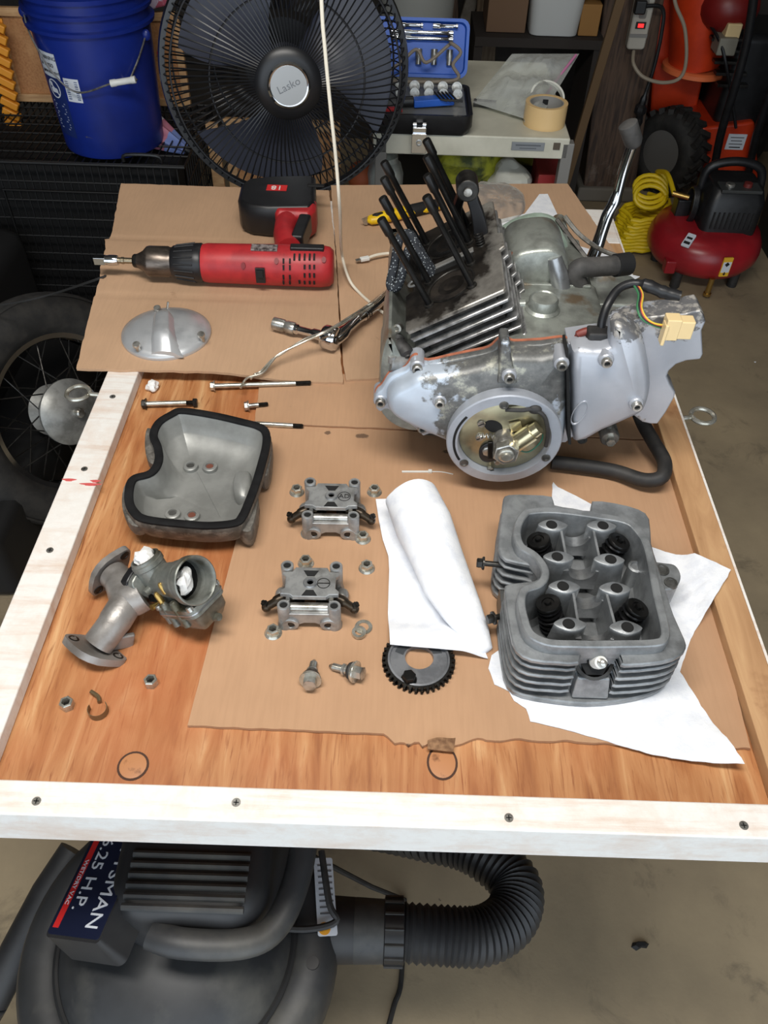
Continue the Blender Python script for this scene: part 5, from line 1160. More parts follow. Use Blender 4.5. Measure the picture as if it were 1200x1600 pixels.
# ------------------------------------------------------------------ shop vacuum under the bench
VC, VR, VH = V((-.248, .318, 0)), .203, .45
va = T('shop_vacuum', 'black wet and dry shop vacuum on the floor under the bench', 'vacuum cleaner', VC)
MV = Matrix()
va.part('drum', MB().lathe([(.16, .055), (.175, .06), (.185, .30), (.192, .385), (.192, .40)], None, 56), VACBLACK, w=False)
for a in (.6, 2.2, 3.8, 5.4):
    o = va.part('caster_bracket', MB().box((.165 * cos(a), .165 * sin(a), .062), (.05, .05, .03)), VACBLACK, w=False, bev=.006)
    va.part('caster_wheel', MB().cyl((.185 * cos(a) - .012 * sin(a), .185 * sin(a) + .012 * cos(a), .025), (.185 * cos(a) + .012 * sin(a), .185 * sin(a) - .012 * cos(a), .025), .025), RUBBER, o, w=False)
va.part('lid', MB().lathe([(.192, .385), (.203, .388), (.206, .40), (.204, .425), (.196, .443), (.184, .450), (.158, .452), (.150, .447), (.146, .452), (.14, .462), (.128, .480), (.10, .500), (.055, .510), (.0001, .512)], None, 72), VACGREY, w=False, ang=60)
va.part('lid_groove', MB().lathe([(.1535, .4515), (.1500, .4535), (.1465, .4525)], None, 72, False), BLACK_MATT, w=False)
for a, s in ((R(-115), 1), (R(-52), 1)):
    p0_, p1_ = V((.15 * cos(a), .15 * sin(a), .452)), V((.198 * cos(a), .198 * sin(a), .447))
    va.part('lid_latch_edge', MB().bar(p0_, p1_, .007, .008), BLACK_MATT, w=False, bev=.002)
# motor housing: rounded block with louvres and a handle
mo = rrect(.182, .185, .045, 6, (.034, .070))
mz0, mz1 = .46, .615
va.part('motor_housing', MB().loft([z3(offset(mo, -.012), mz0), z3(offset(mo, -.004), mz0 + .05), z3(mo, mz1 - .02), z3(offset(mo, .006), mz1 - .006), z3(offset(mo, .016), mz1)]), VACBLACK, w=False, ang=60)
for k in range(6):
    y = .009 + k * .0118
    va.part('louvre', MB().tube([(-.034, y - .02, mz1 + .0005), (.104, y - .02, mz1 + .0005)], .0042, 8), VACGREY, w=False)
va.part('vent_opening', MB().prism(rrect(.085, .050, .006, 3, (.008, .086)), mz1 - .002, mz1 + .0012), HOLE, w=False)
for k in range(3): va.part('vent_bar', MB().box((.008, .072 + k * .014, mz1 + .002), (.086, .004, .004)), VACBLACK, w=False)
va.part('power_knob', MB().lathe([(.016, mz1 - .002), (.016, mz1 + .01), (.013, mz1 + .012), (.0001, mz1 + .012)], Matrix.Translation((.082, .082, 0)), 24), BLACK_MATT, w=False)
hp = spline([(-.002, -.030, .585), (.035, -.040, .59), (.10, -.036, .58), (.135, -.016, .572), (.155, .03, .575), (.163, .09, .585), (.158, .14, .59)], 6)
rg = [[p + V((0, 0, 1)) * sin(2 * pi * k / 14) * .014 + (V((-(hp[min(i + 1, len(hp) - 1)] - hp[max(i - 1, 0)]).y, (hp[min(i + 1, len(hp) - 1)] - hp[max(i - 1, 0)]).x, 0)).normalized()) * cos(2 * pi * k / 14) * .017 for k in range(14)] for i, p in enumerate(hp)]
va.part('handle', MB().loft(rg), VACGREY, w=False, ang=70)
va.part('label_plate_round', MB().prism(circ(.008, 18, (.176, -.02)), .449, .4535), BLACK, w=False)
# front label with the lettering running up its length
MLb = Matrix.Translation((-.072, .040, .592)) @ Matrix.Rotation(R(-12), 4, 'Z') @ Matrix.Rotation(R(-26), 4, 'Y')
va.part('label_pod', MB().loft([[MLb @ V((x * 1.08, y * 1.05, -.05)) for x, y in rrect(.085, .17, .01)], [MLb @ V((x, y, -.001)) for x, y in rrect(.085, .165, .006)]]), VACBLACK, w=False)
lb = va.part('brand_label', MB().prism(rrect(.080, .158, .004), -.001, .0006, MLb), mat('navy label', (22, 28, 52), .4), w=False)
va.part('label_stripe', MB().box((-.031, -.012, .0007), (.009, .12, .0006), MLb), LABELRED, lb, w=False)
MT = MLb @ Matrix.Rotation(R(-90), 4, 'Z')
va.part('label_text', MB().merge(textmb('CRAFTSMAN', .027, .0003), MT @ Matrix.Translation((-.002, .022, .0010)) @ Matrix.Diagonal((.93, 1, 1, 1))), LABELW, lb, w=False)
va.part('label_text', MB().merge(textmb('6.25 H.P.', .025, .0003), MT @ Matrix.Translation((.008, -.012, .0010)) @ Matrix.Diagonal((.95, 1, 1, 1))), LABELW, lb, w=False)
va.part('label_text', MB().merge(textmb('WET/DRY VAC', .008, .0003), MT @ Matrix.Translation((.02, -.031, .0014))), LABELW, lb, w=False)
p = V((.190, .068, .446)); Mw = Matrix.Translation((.186, .062, .4505)) @ Matrix.Rotation(R(8), 4, 'Z') @ Matrix.Rotation(R(12), 4, 'Y')
wl = va.part('warning_label', MB().prism(rrect(.026, .10, .003), 0, .0008, Mw), LABELW, w=False)
for k in range(9): va.part('label_line', MB().box((.001, .040 - k * .0078, .001), (.019, .0022, .0004), Mw), GREYTXT, wl, w=False)
va.part('label_mark', MB().prism(circ(.008, 18, (-.004, -.041)), .0007, .0012, Mw), ORANGE_BRAID, wl, w=False)
# hose port, cuff, corrugated hose
hs0 = V((-.055, .372, .405))
va.part('hose_port', MB().cyl((-.07, .352, .405), (-.022, .352, .405), .043, .041, 32), VACBLACK)
cuff = va.part('hose_cuff', MB().lathe([(.040, 0), (.041, .005), (.0395, .05), (.041, .052), (.041, .062), (.037, .064)], frame((-.025, .352, .405), (1, 0, 0)), 36), VACGREY)
va.part('cuff_ring', MB().lathe([(.0375, .018), (.0425, .020), (.0425, .045), (.0375, .047)], frame((-.001, .352, .405), (1, 0, 0)), 36), BLACK, cuff)
for k in range(14):
    a = 2 * pi * k / 14; M = frame((-.001, .352, .405), (1, 0, 0)); va.part('cuff_rib', MB().bar(M @ V((.043 * cos(a), .043 * sin(a), .02)), M @ V((.043 * cos(a), .043 * sin(a), .045)), .003, .003, (0, .3, 1)), VACGREY, cuff)
hc_ = spline([(.036, .352, .405), (.10, .350, .402), (.155, .354, .395), (.198, .385, .385), (.205, .435, .372), (.15, .485, .36), (.08, .51, .34), (.0, .54, .30), (-.1, .58, .22), (-.2, .60, .14)], 14)
pts, rs = [], []
for i, p in enumerate(hc_):
    pts.append(p); rs.append(.0385 if i % 2 else .0345)
va.part('corrugated_hose', MB().tube(pts, rs, 26), VACBLACK, ang=20)
cp_ = spline([at(632, 1500, .0, None) + V((0, .1, .004)), at(627, 1530, .004), at(616, 1570, .004), at(605, 1612, .004)], 5)
va.part('power_cord', MB().tube([V((-.12, .5, .3)), V((.0, .52, .08))] + cp_, .0045, 8), RUBBER)
va.part('cord_loop', MB().tube(spline([(-.07, .43, .475), (-.055, .365, .468), (-.045, .345, .462), (-.085, .335, .46), (-.14, .335, .47)], 5), .0045, 8), RUBBER)
tb_ = [at(-14, 1565, .22), at(30, 1480, .25), at(75, 1395, .28), at(118, 1330, .30)]
single('vacuum_wand', 'black vacuum wand leaning at the left of the shop vacuum', 'vacuum wand', MB().tube(tb_, .026, 20).tube([at(-14, 1565, .22), at(-60, 1650, .02)], .026, 20), VACBLACK)
single('rag_scrap', 'small dark scrap on the concrete floor right of the vacuum hose', 'scrap', MB().loft([[V((*xy(1000 + dx * (1 - .4 * k), 1478 + dy_ * (1 - .4 * k), .0), .0005 + .008 * k)) for dx, dy_ in ((-14, 2), (-12, -5), (-2, -7), (8, -7), (14, -3), (10, 4), (2, 3), (-6, 8))] for k in (0, 1)]), INK)

# ------------------------------------------------------------------ motorcycle wheel at the left
wn = V((.80, -.48, .35)).normalized(); wc_ = at(96, 642, .268)
MW = frame(wc_, wn, (0, 0, 1))
mw = T('motorcycle', 'motorcycle with a spoked drum hub wheel standing left of the bench', 'motorcycle', (wc_.x, wc_.y, 0))
RR, RT_ = .192, .045
mw.part('tyre', MB().lathe([(RR + .0, -.030), (RR + .02, -.046), (RR + .06, -.044), (RR + .085, -.028), (RR + .094, 0), (RR + .085, .028), (RR + .06, .044), (RR + .02, .046), (RR, .030), (RR, -.030)], MW, 72, False), TYRE, ang=60)
for k in range(72):
    a = 2 * pi * k / 72
mw.part('tread', MB().lathe([(RR + .086, .030), (RR + .091, .026), (RR + .086, .022), (RR + .096, .012), (RR + .093, .004), (RR + .097, 0), (RR + .093, -.004), (RR + .096, -.012), (RR + .086, -.022)], MW, 72, False), TYRE)
mw.part('rim', MB().lathe([(RR - .016, -.016), (RR - .012, -.026), (RR + .004, -.031), (RR + .006, -.027), (RR - .008, -.020), (RR - .012, 0), (RR - .008, .020), (RR + .006, .027), (RR + .004, .031), (RR - .012, .026), (RR - .016, .016)], MW, 72, False), CHROME)
mw.part('hub', MB().lathe([(.0001, -.05), (.06, -.05), (.065, -.04), (.045, -.03), (.045, .025), (.078, .03), (.082, .036), (.082, .042), (.072, .05), (.045, .062), (.025, .068), (.0001, .068)], MW, 40), mat('aluminium hub', (170, 170, 166), .4, .5, (130, 130, 126), 20), ang=30)
mw.part('axle', MB().lathe([(.012, -.09), (.012, .085), (.009, .088), (.0001, .088)], MW, 16), STEEL)
for k in range(36):
    a = 2 * pi * k / 36; s = 1 if k % 2 else -1; off = .55 * (1 if (k // 2) % 2 else -1)
    mw.part('spoke', MB().cyl(MW @ V((.07 * cos(a + off), .07 * sin(a + off), .036 * s)), MW @ V(((RR - .014) * cos(a), (RR - .014) * sin(a), .004 * s)), .0018, n=6), DARKSTEEL)
# black boxes added behind and under the wheel to darken what shows there
mw.part('lower_box', MB().box((wc_.x - .30, wc_.y + .06, .10), (.5, .9, .20)), BLACK_MATT, bev=.03); mw.part('dark_backing_box', MB().box((wc_.x - .36, wc_.y + .25, .30), (.30, .6, .36)), BLACK_MATT, bev=.05)

# ------------------------------------------------------------------ wire crate behind it, bucket on top
CZ = .65; cY = 2.14; cx0, cx1 = -1.35, at(288, 262, y=cY).x
cr_ = T('wire_crate', 'black folding wire dog crate carrying the blue bucket', 'crate', ((cx0 + cx1) / 2, cY + .21, 0))
def wires(p0_, u, v, nu, nv, r=.0022):
    mb = MB(); p0_, u, v = V(p0_), V(u), V(v)
    for i in range(nu + 1): mb.cyl(p0_ + u * i / nu, p0_ + u * i / nu + v, r, n=5)
    for j in range(nv + 1): mb.cyl(p0_ + v * j / nv, p0_ + v * j / nv + u, r * 1.25, n=5)
    return mb
WIRE = mat('black coated wire', (17, 17, 18), .5)
W_ = cx1 - cx0
cr_.part('front_panel', wires((cx0, cY, .015), (W_, 0, 0), (0, 0, CZ - .02), 38, 12), WIRE, stuff=True)
cr_.part('top_panel', wires((cx0, cY, CZ - .004), (W_, 0, 0), (0, .42, 0), 38, 7), WIRE, stuff=True)
cr_.part('side_panel', wires((cx1, cY, .015), (0, .42, 0), (0, 0, CZ - .02), 17, 12), WIRE, stuff=True)
cr_.part('back_panel', wires((cx0, cY + .42, .015), (W_, 0, 0), (0, 0, CZ - .02), 38, 12), WIRE, stuff=True)
cr_.part('tray', MB().box(((cx0 + cx1) / 2, cY + .21, .012), (W_ - .01, .40, .02)), BLACK_MATT)
for z in (.02, CZ - .006):
    cr_.part('frame_rod', MB().tube([(cx0, cY - .004, z), (cx1, cY - .004, z), (cx1, cY + .42, z)], .0042, 6), WIRE)
cr_.part('door_frame', MB().tube([(cx1 - .50, cY - .007, .06), (cx1 - .50, cY - .007, .57), (cx1 - .06, cY - .007, .57), (cx1 - .06, cY - .007, .06), (cx1 - .50, cY - .007, .06)], .004, 6), WIRE)
for z in (.16, .44): cr_.part('door_latch', MB().box((cx1 - .07, cY - .012, z), (.07, .008, .022)), WIRE, bev=.002)
cr_.part('carry_handle', MB().tube(spline([(cx1 - .16, cY + .006, CZ + .002), (cx1 - .15, cY + .004, CZ + .02), (cx1 - .07, cY + .004, CZ + .02), (cx1 - .06, cY + .006, CZ + .002)], 4), .005, 8), BLACK)
single('crate_dark_fill', 'black box added inside the wire crate to darken it', 'infill', MB().box(((cx0 + cx1) / 2, cY + .21, .322), (W_ - .08, .32, .58)), mat('black crate infill', (16, 16, 17), .9, bump=.5, bs=14), bev=.03)  # black box added so the crate interior reads dark through the wires
bb = at(158, 250, CZ); BC0 = V((bb.x + .005, bb.y + .135, CZ))
bk = T('plastic_bucket', 'blue plastic bucket with white grip handle standing on the wire crate', 'bucket', BC0)
br = lambda z: .131 + (.150 - .131) * z / .37
prof_b = [(.0001, .004), (.124, .004), (.130, .0), (.132, .008)] + [(br(z), z) for z in (.05, .15, .25, .29)]
prof_b += [(br(.295), .295), (.158, .297), (.159, .305), (br(.307), .307), (br(.33), .330), (.157, .332), (.158, .340), (br(.342), .342), (br(.36), .362), (.158, .364), (.159, .374), (.150, .376), (.144, .370), (.127, .012), (.0001, .010)]
bkt = bk.part('pail', MB().lathe(prof_b, None, 64), BLUE, w=False, ang=30)
def onb(ang, z, lift=.0006): r = br(z) + lift; return V((r * sin(ang), -r * cos(ang), z))
a0 = atan2(at(62, 120, y=BC0.y - .12).x - BC0.x, .125)
def wrapmb(mb, ac, zc, lift): return MB().add([onb(ac + p.x / .142, zc + p.y, lift + p.z) for p in mb.v], mb.f)
def wpatch(name, ac, zc, wd, ht, ma, lift=.0006, par=None):
    g = MB().grid(lambda u, v: ((u - .5) * wd, (v - .5) * ht, 0), 8, 4, .0004)
    return bk.part(name, wrapmb(g, ac, zc, lift), ma, par, w=False)
AL = R(-41)
l1 = wpatch('warning_label', AL, .150, .072, .205, LABELDARK)
wpatch('label_panel', AL, .223, .070, .058, LABELW, .0010, l1)
for i, tx in enumerate(('WARNING', 'AVISO', 'AVERTISSEMENT')):
    m = textmb(tx, .0125 if i < 2 else .0085, .0002)
    bk.part('label_text', wrapmb(MB().add([p + V((.006, 0, 0)) for p in m.v], m.f), AL, .240 - .017 * i, .0016), INK, l1, w=False)
    bk.part('warning_triangle', wrapmb(MB().prism([(-.005, -.004), (.005, -.004), (0, .005)], 0, .0002, Matrix.Translation((-.024, 0, 0))), AL, .240 - .017 * i, .0015), INK, l1, w=False)
bk.part('pictogram', wrapmb(MB().lathe([(.023, 0), (.023, .0003), (.020, .0003), (.020, 0)], None, 30, False).prism(rrect(.026, .012, .004, 3, (0, -.004)), 0, .0003).prism(circ(.006, 14, (-.009, .010)), 0, .0003).bar((-.017, .014, .0002), (.016, -.015, .0002), .004, .0004), AL, .166, .0012), LABELW, l1, w=False)
for k in range(11): bk.part('label_line', wrapmb(MB().box((0, 0, 0), (.05 - .012 * ((k * 7) % 3 == 1), .0028, .0003)), AL, .132 - k * .0065, .0012), mat('label print', (150, 160, 190), .5) if 'label print' not in bpy.data.materials else bpy.data.materials['label print'], l1, w=False)
l2 = wpatch('barcode_label', AL + R(26), .172, .042, .056, LABELW)
for k in range(9): bk.part('barcode_bar', wrapmb(MB().box((0, 0, 0), (.034, .0022 if k % 3 else .0035, .0003)), AL + R(26), .172 + (k - 4) * .0052, .0012), mat('grey blue print', (110, 120, 150), .5) if 'grey blue print' not in bpy.data.materials else bpy.data.materials['grey blue print'], l2, w=False)
hl_, hr_ = onb(R(-66), .325, .004), onb(R(75), .275, .004)
g0, g1 = at(176, 130, y=BC0.y - .165) - BC0, at(213, 124, y=BC0.y - .16) - BC0
hw = bk.part('handle_wire', MB().tube(spline([hl_, onb(R(-52), .285, .010), onb(R(-28), .215, .016), onb(R(-5), .178, .022), g0, g1, onb(R(42), .19, .015), onb(R(58), .235, .008), hr_], 7), .0023, 8), STEEL, w=False)
bk.part('hand_grip', MB().lathe([(.004, -.0), (.0085, .0), (.0085, .012), (.0075, .014), (.0075, .05), (.0085, .052), (.0085, .062), (.004, .0625)], frame(g0 - (g1 - g0) * .08, g1 - g0), 18), WHITE, hw, w=False)
for q in (hl_, hr_): bk.part('handle_ear', MB().ell(q, (.012, .008, .014)), BLUE, bkt, w=False)
# pinboards behind the bucket
def pinboard(label, x0, x1, z0, z1, y, fw=.022):
    t = T('pinboard', label, 'pinboard', ((x0 + x1) / 2, y, z0))
    t.part('cork_panel', MB().box(((x0 + x1) / 2, y + .004, (z0 + z1) / 2), (x1 - x0 - .01, .008, z1 - z0 - .01)), CORK)
    for a, b in (((x0, z0 + fw / 2), (x1, z0 + fw / 2)), ((x0, z1 - fw / 2), (x1, z1 - fw / 2)), ((x0 + fw / 2, z0 + fw), (x0 + fw / 2, z1 - fw)), ((x1 - fw / 2, z0 + fw), (x1 - fw / 2, z1 - fw))):
        t.part('frame_strip', MB().bar((a[0], y - .004, a[1]), (b[0], y - .004, b[1]), fw, .016, (0, 1, 0)), CORKFRAME, bev=.002)
    return t
py_ = 2.53
x0 = at(22, 140, y=py_).x; x1 = at(296, 140, y=py_).x; z1 = at(240, 17, y=py_).z; z0 = CZ + .005
pbd = pinboard('cork pinboard in a pale wood frame behind the blue bucket', x0, x1, z0, z1, py_)
YP = ['topmost yellow push pin in the cork between bucket and fan', 'second yellow push pin from the top beside the bucket', 'third yellow push pin from the top beside the bucket', 'lowest yellow push pin in the column beside the bucket', 'single yellow push pin in the cork right against the fan rim']
for px, py, c_ in ((228, 74, LABELYEL), (230, 82, LABELYEL), (229, 89, LABELYEL), (227, 95, LABELYEL), (249, 81, LABELRED), (253, 101, LABELYEL), (224, 108, INK), (231, 144, mat('green pin', (30, 90, 50), .4))):
    p = at(px, py, y=py_ - .003); single('push_pin', YP.pop(0) if c_ is LABELYEL else {LABELRED: 'red push pin stuck in the cork beside the fan', INK: 'black push pin stuck in the cork by the bucket handle'}.get(c_, 'green push pin stuck low in the cork beside the bucket'), 'push pin', MB().lathe([(.0055, 0), (.0055, .003), (.0035, .004), (.003, .009), (.005, .011), (.0045, .013), (.0001, .0132)], frame(p, (0, -1, 0)), 12), c_, 'yellow push pins in the cork' if c_ is LABELYEL else None)
x2 = cx1 + .055; pinboard('cork panel in a wood frame on the floor below the fan', x2, x2 + .34, .02, .66, 2.44, .03)
single('wood_trim_strip', 'pale upright wood strip beside the wire crate below the fan', 'wood strip', MB().box((cx1 + .03, 2.40, .33), (.034, .012, .66)), CORKFRAME, bev=.001)
# orange strip at the far left
oz = []
ot = T('orange_lattice', 'orange notched plastic lattice standing at the far left edge', 'lattice', (at(20, 230, y=2.45).x, 2.45, .6))
pa, pb_ = at(-8, 30, y=2.46), at(28, 232, y=2.46)
for k in range(12):
    c = pa.lerp(pb_, (k + .5) / 12); ot.part('lattice_link', MB().box((0, 0, 0), (.05, .02, .021), Matrix.Translation(c) @ Matrix.Rotation(R(28), 4, 'Y')), ORANGEWOOD, bev=.004)
ot.part('lattice_spine', MB().bar(pa + V((0, .012, 0)), pb_ + V((0, .012, 0)), .03, .006, (0, 1, 0)), ORANGEWOOD)
ot.part('lattice_foot', MB().bar(pb_ + V((0, .012, 0)), V((pb_.x, pb_.y + .012, CZ + .006)), .03, .006, (0, 1, 0)), ORANGEWOOD)
# striped umbrella behind the bucket, its tip towards the fan
u0, u1 = at(224, 196, y=2.34), at(296, 237, y=2.30); ud = (u1 - u0).normalized(); Lu = (u1 - u0).length
um = T('folded_umbrella', 'folded white pink and blue umbrella lying behind the bucket', 'umbrella', (u0.x, u0.y, CZ))
MU = frame(u0, ud)
for (f0, f1, c_, nm) in ((-.02, .30, (212, 208, 214), 'white band'), (.30, .56, (190, 120, 140), 'pink band'), (.56, .92, (120, 140, 200), 'blue band')):
    rr = lambda f: .040 * (1 - f) ** .8 + .007
    um.part('canopy_band', MB().loft([[MU @ V((rr(f) * (1 + .18 * cos(6 * a)) * cos(a), rr(f) * (1 + .18 * cos(6 * a)) * sin(a), f * Lu)) for a in [2 * pi * k / 36 for k in range(36)]] for f in (f0, (f0 + f1) / 2, f1)]), mat('umbrella ' + nm, c_, .6), label=nm)
um.part('tip', MB().lathe([(.008, Lu * .9), (.007, Lu * 1.02), (.0055, Lu * 1.14), (.003, Lu * 1.15)], MU, 14), BLACK)
cl = [at(204, 14, y=2.50), at(222, -12, y=2.5), at(280, -14, y=2.5), at(272, 8, y=2.49), at(240, 16, y=2.49)]
single('folded_cloth', 'pale folded cloth draped on top of the pinboard', 'cloth', MB().loft([[p + V((0, .0, 0)) for p in cl], [p + V((.002, .07, .02)) for p in cl]]), mat('pale lilac cloth', (190, 176, 196), .9, c2=(170, 80, 100), sc=14, lo=.58, hi=.6), bev=.008)

# ------------------------------------------------------------------ pedestal fan
FC = at(447, 113, y=1.83); FN = V((.16, -.985, .10)).normalized(); MF = frame(FC, FN, (1, 0, 0)); FR = .250
fa = T('pedestal_fan', 'large black pedestal fan with round wire grille behind the bench', 'fan', (FC.x, FC.y + .08, 0))
fa.part('grille_rim', MB().lathe([(FR - .004, -.016), (FR + .004, -.015), (FR + .008, 0), (FR + .004, .015), (FR - .006, .016)], MF, 80, False), FANBLACK)
NS = 96; fg = MB(); fb = MB()
for k in range(NS):
    a = 2 * pi * k / NS
    def pp(r, z, tw): return MF @ V((r * cos(a + tw), r * sin(a + tw), z))
    fg.tube(spline([pp(FR, .004, 0), pp(FR - .012, .045, -.02), pp(.20, .070, -.05), pp(.13, .088, -.10), pp(.062, .093, -.16)], 3), .0016, 4, False)
    fb.tube(spline([pp(FR, -.004, .0), pp(FR - .008, -.05, .03), pp(.19, -.085, .07), pp(.10, -.09, .12)], 3), .0016, 4, False)
for r, z in ((.232, .056), (.155, .083)): fg.tube([MF @ V((r * cos(2 * pi * k / 64), r * sin(2 * pi * k / 64), z - .003)) for k in range(65)], .0022, 5, False)
for r, z in ((.235, -.06), (.15, -.088)): fb.tube([MF @ V((r * cos(2 * pi * k / 64), r * sin(2 * pi * k / 64), z)) for k in range(65)], .0022, 5, False)
fa.part('front_grille', fg, FANBLACK, stuff=True); fa.part('rear_grille', fb, FANBLACK, stuff=True)
fa.part('grille_hub', MB().lathe([(.066, .086), (.067, .094), (.060, .100), (.045, .103), (.0001, .1035)], MF, 48), FANBLACK)
bd_ = fa.part('hub_badge', MB().lathe([(.0425, .1035), (.0425, .107), (.039, .1095), (.0365, .1085), (.0001, .1085)], MF, 48), CHROME)
fa.part('badge_face', MB().lathe([(.0362, .1084), (.0362, .1091), (.0001, .1091)], MF, 40), mat('brushed silver', (186, 190, 192), .45, .5), bd_)
fa.part('badge_text', MB().merge(textmb('Lasko', .021, .0003), MF @ Matrix.Translation((0, 0, .1093)) @ Matrix.Rotation(R(24), 4, 'Z')), mat('badge lettering', (130, 134, 138), .4, .5), bd_)
for k in range(3):
    a0_ = 2 * pi * k / 3 + .5
    def bl_(u, v, a0_=a0_):
        r = .045 + .175 * v; wd = (.55 + .55 * v) * (1 - .25 * v * v); an = a0_ + (u - .5) * 2 * wd * .85 - .35 * v
        return MF @ V((r * cos(an), r * sin(an), .002 + (.5 - u) * .055))
    fa.part('blade', MB().grid(bl_, 16, 12, .002, FN), FANBLADE, ang=70)
fa.part('blade_hub', MB().lathe([(.05, -.03), (.05, .02), (.04, .03), (.0001, .032)], MF, 32), FANBLADE)
fa.part('motor', MB().lathe([(.0001, -.19), (.05, -.185), (.07, -.16), (.075, -.10), (.085, -.088), (.0001, -.086)], MF, 36), FANBLACK)
mp_ = MF @ V((0, 0, -.13)); fa.part('pole', MB().cyl((mp_.x, mp_.y, .03), (mp_.x, mp_.y, mp_.z - .05), .017), FANBLACK)
fa.part('tilt_neck', MB().box((mp_.x, mp_.y, mp_.z - .06), (.05, .07, .09)), FANBLACK, bev=.01)
fa.part('base', MB().lathe([(.0001, 0), (.165, 0), (.172, .006), (.165, .018), (.05, .04), (.03, .06), (.0001, .06)], Matrix.Translation((mp_.x, mp_.y, 0)), 48), FANBLACK)
fa.part('control_box', MB().box((mp_.x, mp_.y - .03, FC.z - FR - .09), (.11, .07, .09)), FANBLACK, bev=.012)
# ------------------------------------------------------------------ white cabinet with its load
KY0, KZ = 1.98, .80
kx1 = at(893, 212, y=KY0).x; kx0 = -.055; KY1 = 2.50; KF = at(890, 245, y=KY0).z
kz = at(800, 214, y=KY0).z; KZ = kz
cab = T('side_table', 'off white enamel utility table behind the bench carrying a bag and tape', 'table', ((kx0 + kx1) / 2, (KY0 + KY1) / 2, 0))
kz_b = at(800, 247, y=KY0).z
cab.part('top', MB().box(((kx0 + kx1) / 2, (KY0 + KY1) / 2, (kz + kz_b) / 2), (kx1 - kx0, KY1 - KY0, kz - kz_b)), CABWHITE, bev=.004)
for x in (kx0 + .02, kx1 - .002):
    for y in (KY0 + .014, KY1 - .02): cab.part('leg', MB().bar((x, y, 0), (x, y, kz - .012), .028, .028, (0, 1, 0)), GREYMETAL, bev=.002)
sz = kz_b - .17
cab.part('lower_shelf', MB().box(((kx0 + kx1) / 2, (KY0 + KY1) / 2, sz), (kx1 - kx0 - .03, KY1 - KY0 - .05, .02)), mat('dark shelf', (70, 66, 58), .8))
pl0 = at(825, 229, y=KY0 - .002); cab.part('name_plate', MB().box((pl0.x, KY0 - .001, pl0.z), (.078, .003, .019)), mat('grey name plate', (138, 142, 146), .4, .3), bev=.0004)
cab.part('plate_text', MB().merge(textmb('UTILITY TABLE', .0085, .0002), frame((pl0.x, KY0 - .0032, pl0.z + .003), (0, -1, 0), (1, 0, 0))) if 0 else MB().box((pl0.x, KY0 - .0028, pl0.z + .003), (.06, .0006, .003)).box((pl0.x, KY0 - .0028, pl0.z - .004), (.04, .0006, .0018)), mat('plate print', (90, 94, 100), .5))
pl1 = at(870, 229, y=KY0 - .002); cab.part('switch_plate', MB().box((pl1.x, KY0 - .001, pl1.z), (.016, .003, .016)), mat('brown switch', (84, 74, 62), .5), bev=.0004)
# socket set
sx0 = at(574, 190, y=2.1).x; sx1 = at(734, 190, y=2.05).x; sy0, sy1 = 1.965, 2.17
ss = T('socket_set', 'open blue and black case of sockets on the white table beside the fan', 'tool case', ((sx0 + sx1) / 2, 2.14, kz))
cz = kz + .048
ss.part('case_base', MB().loft([r3(rrect(sx1 - sx0 - .02, sy1 - sy0 - .02, .02, 4, ((sx0 + sx1) / 2, (sy0 + sy1) / 2)), kz + .0005), r3(rrect(sx1 - sx0, sy1 - sy0, .02, 4, ((sx0 + sx1) / 2, (sy0 + sy1) / 2)), kz + .02), r3(rrect(sx1 - sx0, sy1 - sy0, .02, 4, ((sx0 + sx1) / 2, (sy0 + sy1) / 2)), cz), r3(rrect(sx1 - sx0 - .014, sy1 - sy0 - .014, .016, 4, ((sx0 + sx1) / 2, (sy0 + sy1) / 2)), cz), r3(rrect(sx1 - sx0 - .02, sy1 - sy0 - .02, .016, 4, ((sx0 + sx1) / 2, (sy0 + sy1) / 2)), cz - .008)]), BLACK)
ss.part('base_tray', MB().box(((sx0 + sx1) / 2, (sy0 + sy1) / 2, cz - .006), (sx1 - sx0 - .03, sy1 - sy0 - .03, .006)), mat('grey tray', (110, 112, 112), .5))
lt = at(680, 50, y=2.36); lid_n = V((0, -.86, .5))
Lm = frame(V(((sx0 + sx1) / 2 - .006, sy1 + .025, cz + .004)), (0, -.93, .37), (1, 0, 0))   # local y up the lid
lh = .128
lid = ss.part('case_lid', MB().loft([[Lm @ V((x, y, -.03)) for x, y in rrect(sx1 - sx0 - .02, lh - .02, .02, 4, (0, lh / 2))], [Lm @ V((x, y, -.01)) for x, y in rrect(sx1 - sx0, lh, .02, 4, (0, lh / 2))], [Lm @ V((x, y, .012)) for x, y in rrect(sx1 - sx0, lh, .02, 4, (0, lh / 2))], [Lm @ V((x, y, .012)) for x, y in rrect(sx1 - sx0 - .014, lh - .014, .016, 4, (0, lh / 2))], [Lm @ V((x, y, .0)) for x, y in rrect(sx1 - sx0 - .02, lh - .02, .014, 4, (0, lh / 2))]]), BLUECASE)
GS = 'sockets in the blue case'; ORD = ['first', 'second', 'third', 'fourth', 'fifth', 'sixth']
hw2 = (sx1 - sx0) / 2
for i, yy in enumerate((.112, .097, .084)):
    for xo in ((-.03, .055) if i == 0 else (.0,)):
        ln = .06 if i == 0 else .15 - .0 * i
        single('extension_bar', ('chrome extension bar clipped at the top left of the blue lid', 'chrome extension bar clipped at the top right of the blue lid')[xo > 0] if i == 0 else ('long chrome bar across the upper blue lid', 'long chrome bar lower in the blue lid')[i - 1], 'tool', MB().lathe([(.006, 0), (.0065, .004), (.0065, ln * .3), (.0048, ln * .34), (.0048, ln * .9), (.0065, ln * .92), (.0065, ln)], frame(Lm @ V((xo - ln / 2 + .01, yy, .0075)), Lm.to_3x3() @ V((1, 0, 0))), 14), CHROME, 'bars in the lid of the socket set')
